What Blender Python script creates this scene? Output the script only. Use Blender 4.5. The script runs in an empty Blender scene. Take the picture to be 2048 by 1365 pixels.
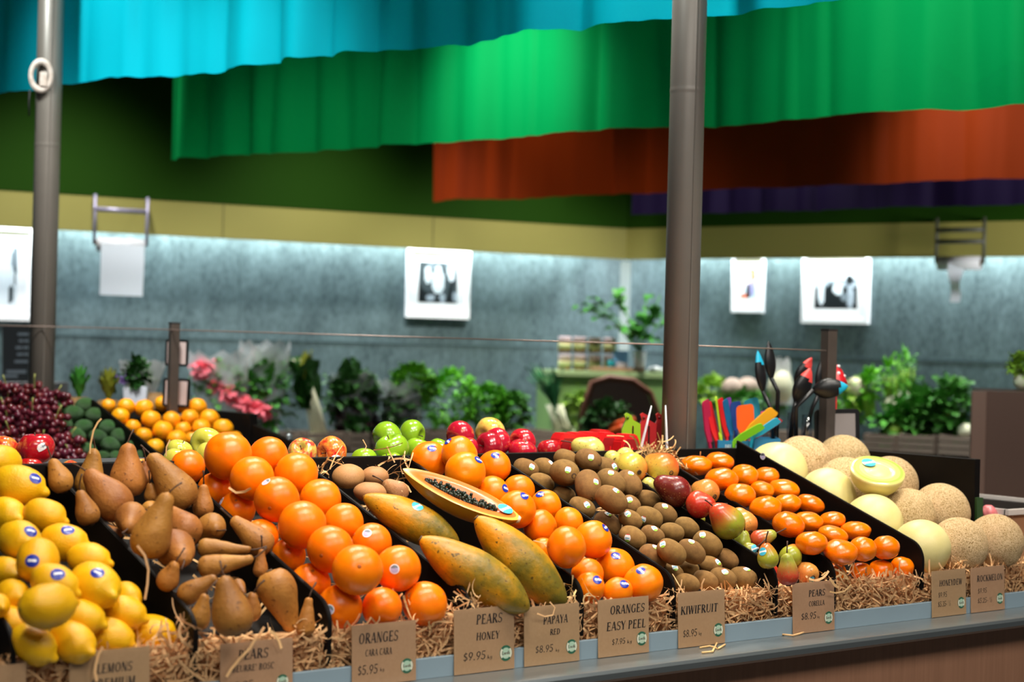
import bpy, bmesh, math, random, json
from math import sin, cos, pi, radians, atan, hypot, exp
from mathutils import Vector, Matrix, Quaternion
from mathutils.bvhtree import BVHTree
from mathutils import noise as mnoise
random.seed(7)
S = bpy.context.scene
COL = S.collection
# ------------------------------------------------------------------ camera
# metres; X runs along the fruit counter, Y goes away from the shopper into the stall, Z up, floor at 0
FPX = 3500.0
TH = atan(FPX / 4400.0); PT = atan(9.5 / FPX); AL = atan(.026)
EYE = Vector((0, 0, 1.45))
_Rt = Vector((cos(TH), -sin(TH), 0)); _Fh = Vector((sin(TH), cos(TH), 0)); _Up = Vector((0, 0, 1))
FW = _Fh * cos(PT) + _Up * sin(PT); _u = _Up * cos(PT) - _Fh * sin(PT)
EX = _Rt * cos(AL) + _u * sin(AL); EY = -_Rt * sin(AL) + _u * cos(AL)
cd = bpy.data.cameras.new('camera'); cam = bpy.data.objects.new('camera', cd); COL.objects.link(cam)
_m = Matrix((EX, EY, -FW)).transposed().to_4x4(); _m.translation = EYE
cam.matrix_world = _m
cd.sensor_width = 36; cd.lens = FPX / 2048 * 36; cd.clip_start = .05; cd.clip_end = 100
cd.dof.use_dof = True; cd.dof.focus_distance = 3.72; cd.dof.aperture_fstop = 3.3
S.camera = cam
S.view_settings.view_transform = 'Standard'; S.view_settings.look = 'None'
S.view_settings.gamma = 1; S.view_settings.use_curve_mapping = False
S.view_settings.exposure = -0.15
# ------------------------------------------------------------------ world and lamps
w = bpy.data.worlds.new('market_hall'); S.world = w; w.use_nodes = True
w.node_tree.nodes['Background'].inputs[0].default_value = (.62, .72, .8, 1)
w.node_tree.nodes['Background'].inputs[1].default_value = .18
def lamp(name, kind, loc, target, energy, color=(1, 1, 1), size=.3, size_y=None, angle=60, blend=.6):
    l = bpy.data.lights.new(name, kind); l.energy = energy; l.color = color
    if kind == 'AREA':
        l.size = size
        if size_y: l.shape = 'RECTANGLE'; l.size_y = size_y
    elif kind == 'SPOT':
        l.spot_size = radians(angle); l.spot_blend = blend; l.shadow_soft_size = size
    o = bpy.data.objects.new(name, l); COL.objects.link(o); o.location = loc
    o.rotation_euler = (Vector(target) - Vector(loc)).to_track_quat('-Z', 'Y').to_euler()
    return o
WARM = (1, .93, .82)
COVE = 14.0
for i, (x, y) in enumerate(((1.30, 2.7), (1.95, 2.7), (2.60, 2.7), (3.25, 2.75), (3.9, 2.9))):
    lamp('counter_spot_lamp', 'SPOT', (x - .15, y - .55, 2.9), (x, y + .15, 1.0), (80, 120, 115, 92, 80)[i], WARM, .10, angle=62, blend=.8)
    lamp('counter_spot_lamp', 'SPOT', (x + .45, y + .85, 2.9), (x + .1, y + .3, 1.0), (70, 90, 90, 76, 66)[i], WARM, .10, angle=60, blend=.8)
for x, y, tx in ((-.2, .0, 1.6), (1.6, .1, 2.4), (3.4, .2, 3.4)):
    lamp('added_front_fill', 'AREA', (x, y, 3.4), (tx, 2.6, .85), 42, (1, .95, .88), .9)  # imagined sources above the viewer, added as front fill for cards and counter
for x, y, tx, ty, e in ((2.2, 4.5, 2.4, 5.2, 430), (3.4, 7.4, 3.6, 7.9, 320), (4.7, 7.1, 4.9, 7.6, 320), (5.9, 6.8, 6.1, 7.3, 320), (6.4, 6.1, 6.6, 6.4, 420), (6.6, 4.9, 7.1, 5.0, 340), (3.0, 5.6, 3.6, 6.4, 120)):
    lamp('added_bench_spot', 'SPOT', (x, y, 3.5), (tx, ty, 1.0), e, (1, .97, .92), .12, angle=76, blend=.8)  # unseen spots added to brighten the bench produce, corner and rear tray
for p, t, e, a in (((1.8, 5.4, 3.2), (2.67, 5.61, 2.45), 150, 56), ((2.3, 3.2, 3.1), (3.22, 3.4, 2.4), 90, 66), ((3.35, 5.1, 3.05), (4.15, 5.25, 2.42), 170, 60), ((3.7, 3.3, 3.1), (4.55, 3.6, 2.45), 100, 80), ((5.35, 4.5, 3.0), (6.1, 4.6, 2.35), 110, 60)):
    lamp('drape_spot_lamp', 'SPOT', p, t, e, (.92, 1, .98), .1, angle=a, blend=1)
lamp('added_bulkhead_fill', 'SPOT', (6.9, 2.4, 1.95), (7.9, 5.4, 2.45), 620, (1, .97, .92), .4, angle=56, blend=1)  # made-up source out of view, added to brighten the right bulkhead

# ------------------------------------------------------------------ picture to place
def ray(x, y): return FW + EX * ((x - 1024) / FPX) + EY * ((682.5 - y) / FPX)
def at(x, y, z): return EYE + ray(x, y) * z
def onY(x, y, Y): r = ray(x, y); return EYE + r * ((Y - EYE.y) / r.y)
def onX(x, y, X): r = ray(x, y); return EYE + r * ((X - EYE.x) / r.x)
def onZ(x, y, Z): r = ray(x, y); return EYE + r * ((Z - EYE.z) / r.z)
def onP(x, y, p, n): r = ray(x, y); return EYE + r * ((p - EYE).dot(n) / r.dot(n))
def px2m(n, z): return n * z / FPX
# ------------------------------------------------------------------ objects
def tag(o, label=None, cat=None, group=None, kind=None):
    if label: o['label'] = label
    if cat: o['category'] = cat
    if group: o['group'] = group
    if kind: o['kind'] = kind
    return o
def link(o, parent=None):
    COL.objects.link(o)
    if parent: o.parent = parent
    return o
def empty(name, loc=(0, 0, 0), label=None, cat=None, group=None, rot=None):
    o = bpy.data.objects.new(name, None); o.empty_display_size = .02; COL.objects.link(o); o.location = loc
    if rot is not None: o.rotation_mode = 'QUATERNION'; o.rotation_quaternion = rot
    return tag(o, label, cat, group)
def mesh(name, vf, mats, smooth=True):
    v, f = vf[0], vf[1]
    me = bpy.data.meshes.new(name); me.from_pydata([tuple(p) for p in v], [], f); me.update()
    for m in (mats if isinstance(mats, (list, tuple)) else [mats]): me.materials.append(m)
    if len(vf) > 2: me.polygons.foreach_set('material_index', vf[2])
    if smooth: me.polygons.foreach_set('use_smooth', [True] * len(me.polygons))
    return me
def obj(name, vf, mats, parent=None, smooth=True, loc=None, rot=None):
    me = vf if isinstance(vf, bpy.types.Mesh) else mesh(name, vf, mats, smooth)
    o = link(bpy.data.objects.new(name, me), parent)
    if loc is not None: o.location = loc
    if rot is not None: o.rotation_mode = 'QUATERNION'; o.rotation_quaternion = rot
    return o
def join(*parts):
    V, Fc = [], []
    for p in parts:
        n = len(V); V += list(p[0]); Fc += [[i + n for i in f] for f in p[1]]
    return V, Fc
def xf(vf, M): return [M @ Vector(p) for p in vf[0]], vf[1]
def box(c, s, ax=None, bev=0):
    bm = bmesh.new(); bmesh.ops.create_cube(bm, size=1)
    bmesh.ops.scale(bm, vec=Vector(s), verts=bm.verts)
    if bev: bmesh.ops.bevel(bm, geom=list(bm.edges), offset=bev, segments=2, affect='EDGES', profile=.6)
    bm.verts.index_update()
    A = Matrix(ax).transposed() if ax else Matrix.Identity(3)
    r = [A @ v.co + Vector(c) for v in bm.verts], [[v.index for v in f.verts] for f in bm.faces]
    bm.free(); return r
def prism(poly, ex, origin=(0, 0, 0), u=(1, 0, 0), v=(0, 0, 1), bev=0):
    """closed outline in the (u, v) plane, pushed along the vector ex"""
    bm = bmesh.new(); o = Vector(origin); u = Vector(u); v = Vector(v); ex = Vector(ex)
    vs = [bm.verts.new(o + u * a + v * b) for a, b in poly]
    f = bm.faces.new(vs); r = bmesh.ops.extrude_face_region(bm, geom=[f])
    bmesh.ops.translate(bm, vec=ex, verts=[e for e in r['geom'] if isinstance(e, bmesh.types.BMVert)])
    bmesh.ops.recalc_face_normals(bm, faces=bm.faces)
    if bev: bmesh.ops.bevel(bm, geom=list(bm.edges), offset=bev, segments=2, affect='EDGES', clamp_overlap=True)
    bmesh.ops.triangulate(bm, faces=[f for f in bm.faces if len(f.verts) > 4])
    bm.verts.index_update()
    r = [x.co.copy() for x in bm.verts], [[x.index for x in f.verts] for f in bm.faces]
    bm.free(); return r
def lathe(prof, n=28, bend=None):
    V, Fc = [], []
    for r, z in prof:
        for k in range(n):
            a = 2 * pi * k / n; V.append(Vector((r * cos(a), r * sin(a), z)))
    for i in range(len(prof) - 1):
        for k in range(n):
            Fc.append([i * n + k, i * n + (k + 1) % n, (i + 1) * n + (k + 1) % n, (i + 1) * n + k])
    Fc.append(list(range(n))[::-1]); Fc.append([(len(prof) - 1) * n + k for k in range(n)])
    return V, Fc
def tube(pts, rad, n=8):
    pts = [Vector(p) for p in pts]; V, Fc = [], []
    N = len(pts); rad = rad if isinstance(rad, (list, tuple)) else [rad] * N
    t = (pts[1] - pts[0]).normalized(); a = t.orthogonal().normalized()
    for i, p in enumerate(pts):
        t = (pts[min(i + 1, N - 1)] - pts[max(i - 1, 0)]).normalized()
        a = (a - t * a.dot(t)); a = a.normalized() if a.length > 1e-6 else t.orthogonal().normalized(); b = t.cross(a)
        for k in range(n):
            q = 2 * pi * k / n; V.append(p + (a * cos(q) + b * sin(q)) * rad[i])
    for i in range(N - 1):
        for k in range(n): Fc.append([i * n + k, i * n + (k + 1) % n, (i + 1) * n + (k + 1) % n, (i + 1) * n + k])
    Fc.append(list(range(n))[::-1]); Fc.append([(N - 1) * n + k for k in range(n)])
    return V, Fc
def ball(r=1, n=20, m=12, sz=1):
    return lathe([(max(r * sin(pi * i / m), 1e-4), -r * cos(pi * i / m) * sz) for i in range(m + 1)], n)
def toZ(d, spin=0): return Vector(d).to_track_quat('Z', 'Y') @ Quaternion((0, 0, 1), spin)
def lump(vf, amp, sc, seed=0):
    o = Vector((seed * 7.3, seed * 3.1, seed * 1.7))
    return [p + p.normalized() * mnoise.noise(p * sc + o) * amp for p in map(Vector, vf[0])], vf[1]
# ------------------------------------------------------------------ materials
def lin(c):
    return tuple((x / 255 / 12.92) if x <= 10.3 else ((x / 255 + .055) / 1.055) ** 2.4 for x in c) + (1,)
class NT:
    def __init__(s, name):
        s.m = bpy.data.materials.new(name); s.m.use_nodes = True; s.t = s.m.node_tree; s.n = s.t.nodes; s.b = s.n['Principled BSDF']
    def add(s, ty, **k):
        x = s.n.new(ty)
        for a, b in k.items():
            if a.startswith('i_'):
                key = a[2:]; x.inputs[int(key) if key.isdigit() else key.replace('_', ' ')].default_value = b
            else: setattr(x, a, b)
        return x
    def l(s, a, b): s.t.links.new(a, b)
    def noise(s, scale, detail=3, rough=.55, vec=None, dist=0, stretch=None):
        n = s.add('ShaderNodeTexNoise'); n.inputs['Scale'].default_value = scale; n.inputs['Detail'].default_value = detail
        n.inputs['Roughness'].default_value = rough; n.inputs['Distortion'].default_value = dist
        tc = vec or s.co()
        if stretch:
            mp = s.add('ShaderNodeMapping'); mp.inputs['Scale'].default_value = stretch; s.l(tc, mp.inputs[0]); tc = mp.outputs[0]
        s.l(tc, n.inputs['Vector']); return n.outputs['Fac']
    def co(s):
        if not hasattr(s, '_co'):
            t = s.add('ShaderNodeTexCoord'); oi = s.add('ShaderNodeObjectInfo'); mu = s.add('ShaderNodeMath', operation='MULTIPLY', i_1=37.0)
            cx = s.add('ShaderNodeCombineXYZ'); ad = s.add('ShaderNodeVectorMath', operation='ADD')
            s.l(oi.outputs['Random'], mu.inputs[0])
            for i in range(3): s.l(mu.outputs[0], cx.inputs[i])
            s.l(t.outputs['Object'], ad.inputs[0]); s.l(cx.outputs[0], ad.inputs[1])
            s._co = ad.outputs[0]; s.raw = t.outputs['Object']; s.rnd = oi.outputs['Random']
        return s._co
    def ramp(s, fac, stops, interp='LINEAR'):
        r = s.add('ShaderNodeValToRGB'); e = r.color_ramp.elements; r.color_ramp.interpolation = interp
        while len(e) < len(stops): e.new(.5)
        for i, (p, c) in enumerate(stops): e[i].position = p; e[i].color = lin(c) if len(c) == 3 else c
        s.l(fac, r.inputs[0]); return r.outputs[0]
    def mix(s, fac, a, b, mode='MIX'):
        m = s.add('ShaderNodeMix', data_type='RGBA', blend_type=mode)
        for sock, val in ((m.inputs[0], fac), (m.inputs[6], a), (m.inputs[7], b)):
            if hasattr(val, 'is_output'): s.l(val, sock)
            elif isinstance(val, (int, float)): sock.default_value = val
            else: sock.default_value = lin(val)
        return m.outputs[2]
    def vary(s, col, hue=.01, val=.12):
        s.co(); h = s.add('ShaderNodeHueSaturation')
        a = s.add('ShaderNodeMapRange', i_3=.5 - hue, i_4=.5 + hue); b = s.add('ShaderNodeMapRange', i_3=1 - val, i_4=1 + val)
        f = s.add('ShaderNodeMath', operation='MULTIPLY', i_1=7.77); g = s.add('ShaderNodeMath', operation='FRACT')
        s.l(s.rnd, f.inputs[0]); s.l(f.outputs[0], g.inputs[0]); s.l(s.rnd, a.inputs[0]); s.l(g.outputs[0], b.inputs[0])
        s.l(a.outputs[0], h.inputs['Hue']); s.l(b.outputs[0], h.inputs['Value']); s.l(col, h.inputs['Color']); return h.outputs[0]
    def bump(s, fac, strength=.2, dist=.001):
        b = s.add('ShaderNodeBump'); b.inputs['Strength'].default_value = strength; b.inputs['Distance'].default_value = dist
        s.l(fac, b.inputs['Height']); s.l(b.outputs[0], s.b.inputs['Normal'])
    def fin(s, col=None, rough=.5, metal=0, spec=.5, coat=0, sss=0, trans=0, alpha=None):
        b = s.b
        if col is not None:
            if hasattr(col, 'is_output'): s.l(col, b.inputs['Base Color'])
            else: b.inputs['Base Color'].default_value = lin(col)
        b.inputs['Roughness'].default_value = rough; b.inputs['Metallic'].default_value = metal
        b.inputs['Specular IOR Level'].default_value = spec; b.inputs['Coat Weight'].default_value = coat
        b.inputs['Coat Roughness'].default_value = .12
        if sss: b.inputs['Subsurface Weight'].default_value = sss; b.inputs['Subsurface Radius'].default_value = (.01, .005, .002); b.inputs['Subsurface Scale'].default_value = 1
        if trans: b.inputs['Transmission Weight'].default_value = trans
        if alpha is not None: b.inputs['Alpha'].default_value = alpha
        return s.m
def plain(name, c, rough=.5, c2=None, scale=20, bump=0, bscale=80, val=0, stretch=None, **k):
    t = NT(name)
    if c2 is None and not bump and not val: return t.fin(c, rough, **k)
    col = t.mix(t.noise(scale, stretch=stretch), c, c2 or c)
    if val: col = t.vary(col, .008, val)
    if bump: t.bump(t.noise(bscale, 2, stretch=stretch), bump)
    return t.fin(col, rough, **k)

FR = [
{'kind': 'cara', 'c': [456, 912], 'a': 49, 'b': 49, 'ang': 0, 'st': None, 'asp': 1, 't': 3.4159},
{'kind': 'cara', 'c': [537, 913], 'a': 40, 'b': 40, 'ang': 0, 'st': None, 'asp': 1, 't': 3.4782},
{'kind': 'cara', 'c': [504, 957], 'a': 45, 'b': 45, 'ang': 0, 'st': None, 'asp': 1, 't': 3.3553},
{'kind': 'cara', 'c': [592, 950], 'a': 45, 'b': 45, 'ang': 0, 'st': None, 'asp': 1, 't': 3.4345},
{'kind': 'cara', 'c': [553, 1000], 'a': 46, 'b': 46, 'ang': 0, 'st': [532, 964], 'asp': 1, 't': 3.2867},
{'kind': 'cara', 'c': [640, 1001], 'a': 43, 'b': 43, 'ang': 0, 'st': [600, 976], 'asp': 1, 't': 3.3887},
{'kind': 'cara', 'c': [604, 1051], 'a': 49, 'b': 49, 'ang': 0, 'st': None, 'asp': 1, 't': 3.1972},
{'kind': 'cara', 'c': [687, 1047], 'a': 41, 'b': 41, 'ang': 0, 'st': None, 'asp': 1, 't': 3.3068},
{'kind': 'cara', 'c': [660, 1099], 'a': 47, 'b': 47, 'ang': 0, 'st': None, 'asp': 1, 't': 3.1251},
{'kind': 'cara', 'c': [743, 1088], 'a': 42, 'b': 42, 'ang': 0, 'st': [734, 1067], 'asp': 1, 't': 3.2692},
{'kind': 'cara', 'c': [715, 1141], 'a': 51, 'b': 51, 'ang': 0, 'st': None, 'asp': 1, 't': 3.0557},
{'kind': 'cara', 'c': [796, 1138], 'a': 47, 'b': 47, 'ang': 0, 'st': [789, 1139], 'asp': 1, 't': 3.1617},
{'kind': 'cara', 'c': [620, 1169], 'a': 42, 'b': 42, 'ang': 0, 'st': None, 'asp': 1, 't': 3.1429},
{'kind': 'cara', 'c': [577, 1112], 'a': 35, 'b': 35, 'ang': 0, 'st': None, 'asp': 1, 't': 3.2312},
{'kind': 'cara', 'c': [522, 1074], 'a': 36, 'b': 36, 'ang': 0, 'st': None, 'asp': 1, 't': 3.2691},
{'kind': 'cara', 'c': [474, 1020], 'a': 37, 'b': 37, 'ang': 0, 'st': [442, 1003], 'asp': 1, 't': 3.3831},
{'kind': 'cara', 'c': [430, 980], 'a': 35, 'b': 35, 'ang': 0, 'st': None, 'asp': 1, 't': 3.4432},
{'kind': 'cara', 'c': [375, 935], 'a': 36, 'b': 36, 'ang': 0, 'st': None, 'asp': 1, 't': 3.5156},
{'kind': 'cara', 'c': [679, 1216], 'a': 46, 'b': 46, 'ang': 0, 'st': [659, 1220], 'asp': 1, 't': 3.0834},
{'kind': 'cara', 'c': [764, 1216], 'a': 41, 'b': 41, 'ang': 0, 'st': None, 'asp': 1, 't': 3.1106},
{'kind': 'cara', 'c': [850, 1209], 'a': 46, 'b': 46, 'ang': 0, 'st': None, 'asp': 1, 't': 3.1734},
{'kind': 'easy', 'c': [859, 922], 'a': 39, 'b': 39, 'ang': 0, 'st': [864, 897], 'asp': 1, 't': 3.8443},
{'kind': 'easy', 'c': [919, 910], 'a': 38, 'b': 38, 'ang': 0, 'st': [896, 883], 'asp': 1, 't': 3.8011},
{'kind': 'easy', 'c': [930, 945], 'a': 41, 'b': 41, 'ang': 0, 'st': [957, 920], 'asp': 1, 't': 3.7076},
{'kind': 'easy', 'c': [989, 934], 'a': 34, 'b': 34, 'ang': 0, 'st': [991, 911], 'asp': 1, 't': 3.8774},
{'kind': 'easy', 'c': [984, 987], 'a': 35, 'b': 35, 'ang': 0, 'st': [1011, 977], 'asp': 1, 't': 3.7411},
{'kind': 'easy', 'c': [1037, 983], 'a': 34, 'b': 34, 'ang': 0, 'st': None, 'asp': 1, 't': 3.8217},
{'kind': 'easy', 'c': [1033, 1020], 'a': 39, 'b': 39, 'ang': 0, 'st': [1049, 992], 'asp': 1, 't': 3.573},
{'kind': 'easy', 'c': [1091, 1012], 'a': 32, 'b': 32, 'ang': 0, 'st': [1080, 989], 'asp': 1, 't': 3.7447},
{'kind': 'easy', 'c': [1080, 1056], 'a': 36, 'b': 36, 'ang': 0, 'st': [1098, 1023], 'asp': 1, 't': 3.6121},
{'kind': 'easy', 'c': [1137, 1046], 'a': 32, 'b': 32, 'ang': 0, 'st': None, 'asp': 1, 't': 3.6787},
{'kind': 'easy', 'c': [1133, 1095], 'a': 42, 'b': 42, 'ang': 0, 'st': None, 'asp': 1, 't': 3.4024},
{'kind': 'easy', 'c': [1186, 1080], 'a': 39, 'b': 39, 'ang': 0, 'st': [1211, 1056], 'asp': 1, 't': 3.5319},
{'kind': 'easy', 'c': [1230, 1134], 'a': 40, 'b': 40, 'ang': 0, 'st': [1232, 1112], 'asp': 1, 't': 3.5611},
{'kind': 'easy', 'c': [1285, 1169], 'a': 42, 'b': 42, 'ang': 0, 'st': [1282, 1142], 'asp': 1, 't': 3.5069},
{'kind': 'easy', 'c': [1175, 1150], 'a': 33, 'b': 33, 'ang': 0, 'st': None, 'asp': 1, 't': 3.4738},
{'kind': 'easy', 'c': [1179, 1176], 'a': 31, 'b': 31, 'ang': 0, 'st': [1195, 1160], 'asp': 1, 't': 3.4153},
{'kind': 'easy', 'c': [1235, 1186], 'a': 32, 'b': 32, 'ang': 0, 'st': [1249, 1168], 'asp': 1, 't': 3.4561},
{'kind': 'easy', 'c': [1085, 1102], 'a': 27, 'b': 27, 'ang': 0, 'st': None, 'asp': 1, 't': 3.5475},
{'kind': 'mandarin', 'c': [1392, 932], 'a': 33, 'b': 22, 'ang': 8, 'st': None, 'asp': 1, 't': 4.2582},
{'kind': 'mandarin', 'c': [1440, 923], 'a': 29, 'b': 18, 'ang': 8, 'st': None, 'asp': 1, 't': 4.2812},
{'kind': 'mandarin', 'c': [1443, 960], 'a': 34, 'b': 26, 'ang': 8, 'st': None, 'asp': 1, 't': 4.1489},
{'kind': 'mandarin', 'c': [1489, 951], 'a': 28, 'b': 22, 'ang': 8, 'st': None, 'asp': 1, 't': 4.2298},
{'kind': 'mandarin', 'c': [1532, 954], 'a': 27, 'b': 20, 'ang': 8, 'st': None, 'asp': 1, 't': 4.3095},
{'kind': 'mandarin', 'c': [1480, 992], 'a': 31, 'b': 27, 'ang': 8, 'st': None, 'asp': 1, 't': 4.0959},
{'kind': 'mandarin', 'c': [1524, 981], 'a': 25, 'b': 19, 'ang': 8, 'st': None, 'asp': 1, 't': 4.1991},
{'kind': 'mandarin', 'c': [1568, 979], 'a': 32, 'b': 19, 'ang': 8, 'st': None, 'asp': 1, 't': 4.2471},
{'kind': 'mandarin', 'c': [1531, 1018], 'a': 33, 'b': 27, 'ang': 8, 'st': None, 'asp': 1, 't': 4.0337},
{'kind': 'mandarin', 'c': [1574, 1008], 'a': 29, 'b': 21, 'ang': 8, 'st': None, 'asp': 1, 't': 4.1125},
{'kind': 'mandarin', 'c': [1621, 1009], 'a': 29, 'b': 20, 'ang': 8, 'st': None, 'asp': 1, 't': 4.1835},
{'kind': 'mandarin', 'c': [1577, 1050], 'a': 33, 'b': 27, 'ang': 8, 'st': None, 'asp': 1, 't': 3.9122},
{'kind': 'mandarin', 'c': [1617, 1044], 'a': 30, 'b': 21, 'ang': 8, 'st': None, 'asp': 1, 't': 4.0548},
{'kind': 'mandarin', 'c': [1664, 1041], 'a': 27, 'b': 18, 'ang': 8, 'st': None, 'asp': 1, 't': 4.1058},
{'kind': 'mandarin', 'c': [1623, 1087], 'a': 32, 'b': 26, 'ang': 8, 'st': None, 'asp': 1, 't': 3.8342},
{'kind': 'mandarin', 'c': [1666, 1071], 'a': 31, 'b': 20, 'ang': 8, 'st': None, 'asp': 1, 't': 3.9878},
{'kind': 'mandarin', 'c': [1711, 1062], 'a': 31, 'b': 20, 'ang': 8, 'st': None, 'asp': 1, 't': 4.0724},
{'kind': 'mandarin', 'c': [1681, 1105], 'a': 35, 'b': 26, 'ang': 8, 'st': None, 'asp': 1, 't': 3.8564},
{'kind': 'mandarin', 'c': [1725, 1099], 'a': 28, 'b': 27, 'ang': 8, 'st': None, 'asp': 1, 't': 3.9117},
{'kind': 'mandarin', 'c': [1771, 1096], 'a': 28, 'b': 26, 'ang': 8, 'st': None, 'asp': 1, 't': 3.9715},
{'kind': 'mandarin', 'c': [1672, 1145], 'a': 21, 'b': 20, 'ang': 8, 'st': None, 'asp': 1, 't': 3.8913},
{'kind': 'mandarin', 'c': [1722, 1143], 'a': 22, 'b': 19, 'ang': 8, 'st': None, 'asp': 1, 't': 3.9359},
{'kind': 'mandarin', 'c': [1762, 1139], 'a': 25, 'b': 20, 'ang': 8, 'st': None, 'asp': 1, 't': 3.9842},
{'kind': 'mandarin', 'c': [1804, 1135], 'a': 24, 'b': 22, 'ang': 8, 'st': None, 'asp': 1, 't': 4.0236},
{'kind': 'kiwi', 'c': [1052, 938], 'a': 29, 'b': 20, 'ang': 20, 'st': [1064, 934], 'asp': 1.32, 't': 3.9763},
{'kind': 'kiwi', 'c': [1087, 935], 'a': 22, 'b': 19, 'ang': 20, 'st': [1103, 926], 'asp': 1.32, 't': 4.015},
{'kind': 'kiwi', 'c': [1083, 967], 'a': 27, 'b': 20, 'ang': 20, 'st': None, 'asp': 1.32, 't': 3.9373},
{'kind': 'kiwi', 'c': [1133, 920], 'a': 29, 'b': 20, 'ang': 25, 'st': None, 'asp': 1.32, 't': 4.0453},
{'kind': 'kiwi', 'c': [1177, 920], 'a': 27, 'b': 22, 'ang': 20, 'st': [1182, 915], 'asp': 1.32, 't': 4.0228},
{'kind': 'kiwi', 'c': [1129, 946], 'a': 30, 'b': 27, 'ang': 20, 'st': [1136, 940], 'asp': 1.32, 't': 3.8875},
{'kind': 'kiwi', 'c': [1211, 935], 'a': 27, 'b': 20, 'ang': 15, 'st': [1229, 933], 'asp': 1.32, 't': 4.0559},
{'kind': 'kiwi', 'c': [1176, 972], 'a': 32, 'b': 27, 'ang': 80, 'st': [1192, 964], 'asp': 1.32, 't': 3.8408},
{'kind': 'kiwi', 'c': [1222, 965], 'a': 31, 'b': 25, 'ang': 35, 'st': [1222, 946], 'asp': 1.32, 't': 3.8999},
{'kind': 'kiwi', 'c': [1258, 968], 'a': 29, 'b': 24, 'ang': 50, 'st': [1262, 947], 'asp': 1.32, 't': 3.9506},
{'kind': 'kiwi', 'c': [1223, 1000], 'a': 35, 'b': 26, 'ang': 35, 'st': [1232, 981], 'asp': 1.32, 't': 3.7281},
{'kind': 'kiwi', 'c': [1128, 991], 'a': 29, 'b': 18, 'ang': 15, 'st': None, 'asp': 1.32, 't': 3.896},
{'kind': 'kiwi', 'c': [1164, 1016], 'a': 31, 'b': 21, 'ang': 25, 'st': [1174, 1010], 'asp': 1.32, 't': 3.816},
{'kind': 'kiwi', 'c': [1262, 1010], 'a': 21, 'b': 18, 'ang': 45, 'st': [1259, 1000], 'asp': 1.32, 't': 3.8487},
{'kind': 'kiwi', 'c': [1296, 1000], 'a': 28, 'b': 19, 'ang': 20, 'st': None, 'asp': 1.32, 't': 3.9691},
{'kind': 'kiwi', 'c': [1215, 1048], 'a': 33, 'b': 22, 'ang': 35, 'st': [1216, 1028], 'asp': 1.32, 't': 3.7601},
{'kind': 'kiwi', 'c': [1261, 1040], 'a': 27, 'b': 19, 'ang': 30, 'st': [1255, 1028], 'asp': 1.32, 't': 3.7513},
{'kind': 'kiwi', 'c': [1298, 1036], 'a': 31, 'b': 22, 'ang': 25, 'st': [1286, 1040], 'asp': 1.32, 't': 3.7954},
{'kind': 'kiwi', 'c': [1330, 1028], 'a': 27, 'b': 20, 'ang': 35, 'st': [1330, 1012], 'asp': 1.32, 't': 3.9053},
{'kind': 'kiwi', 'c': [1265, 1076], 'a': 33, 'b': 22, 'ang': 30, 'st': [1255, 1077], 'asp': 1.32, 't': 3.6812},
{'kind': 'kiwi', 'c': [1305, 1071], 'a': 28, 'b': 19, 'ang': 25, 'st': [1309, 1057], 'asp': 1.32, 't': 3.7068},
{'kind': 'kiwi', 'c': [1344, 1065], 'a': 25, 'b': 19, 'ang': 15, 'st': None, 'asp': 1.32, 't': 3.7419},
{'kind': 'kiwi', 'c': [1374, 1056], 'a': 29, 'b': 20, 'ang': 30, 'st': [1349, 1042], 'asp': 1.32, 't': 3.8512},
{'kind': 'kiwi', 'c': [1306, 1114], 'a': 34, 'b': 23, 'ang': 30, 'st': [1311, 1094], 'asp': 1.32, 't': 3.6178},
{'kind': 'kiwi', 'c': [1343, 1105], 'a': 34, 'b': 24, 'ang': 35, 'st': [1325, 1089], 'asp': 1.32, 't': 3.5859},
{'kind': 'kiwi', 'c': [1383, 1104], 'a': 34, 'b': 23, 'ang': 35, 'st': [1383, 1083], 'asp': 1.32, 't': 3.6419},
{'kind': 'kiwi', 'c': [1415, 1089], 'a': 34, 'b': 24, 'ang': 35, 'st': [1405, 1070], 'asp': 1.32, 't': 3.7519},
{'kind': 'kiwi', 'c': [1346, 1145], 'a': 23, 'b': 17, 'ang': 30, 'st': [1350, 1135], 'asp': 1.32, 't': 3.631},
{'kind': 'kiwi', 'c': [1378, 1138], 'a': 23, 'b': 16, 'ang': 20, 'st': None, 'asp': 1.32, 't': 3.6785},
{'kind': 'kiwi', 'c': [1421, 1131], 'a': 26, 'b': 18, 'ang': 20, 'st': [1436, 1124], 'asp': 1.32, 't': 3.7184},
{'kind': 'kiwi', 'c': [1454, 1119], 'a': 25, 'b': 19, 'ang': 35, 'st': None, 'asp': 1.32, 't': 3.7792},
{'kind': 'kiwi', 'c': [1352, 1177], 'a': 19, 'b': 15, 'ang': 20, 'st': None, 'asp': 1.32, 't': 3.6072},
{'kind': 'kiwi', 'c': [1374, 1168], 'a': 27, 'b': 20, 'ang': 20, 'st': None, 'asp': 1.32, 't': 3.5807},
{'kind': 'kiwi', 'c': [1411, 1162], 'a': 28, 'b': 20, 'ang': 25, 'st': None, 'asp': 1.32, 't': 3.6559},
{'kind': 'kiwi', 'c': [1446, 1158], 'a': 28, 'b': 22, 'ang': 20, 'st': [1450, 1144], 'asp': 1.32, 't': 3.6876},
{'kind': 'kiwi', 'c': [1486, 1157], 'a': 28, 'b': 23, 'ang': 15, 'st': [1494, 1139], 'asp': 1.32, 't': 3.7209},
{'kind': 'lemon', 'c': [38, 972], 'a': 60, 'b': 42, 'ang': 15, 'st': [71, 957], 'asp': 1.32, 't': 3.0945},
{'kind': 'lemon', 'c': [12, 1030], 'a': 42, 'b': 36, 'ang': 20, 'st': None, 'asp': 1.32, 't': 3.0407},
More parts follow.
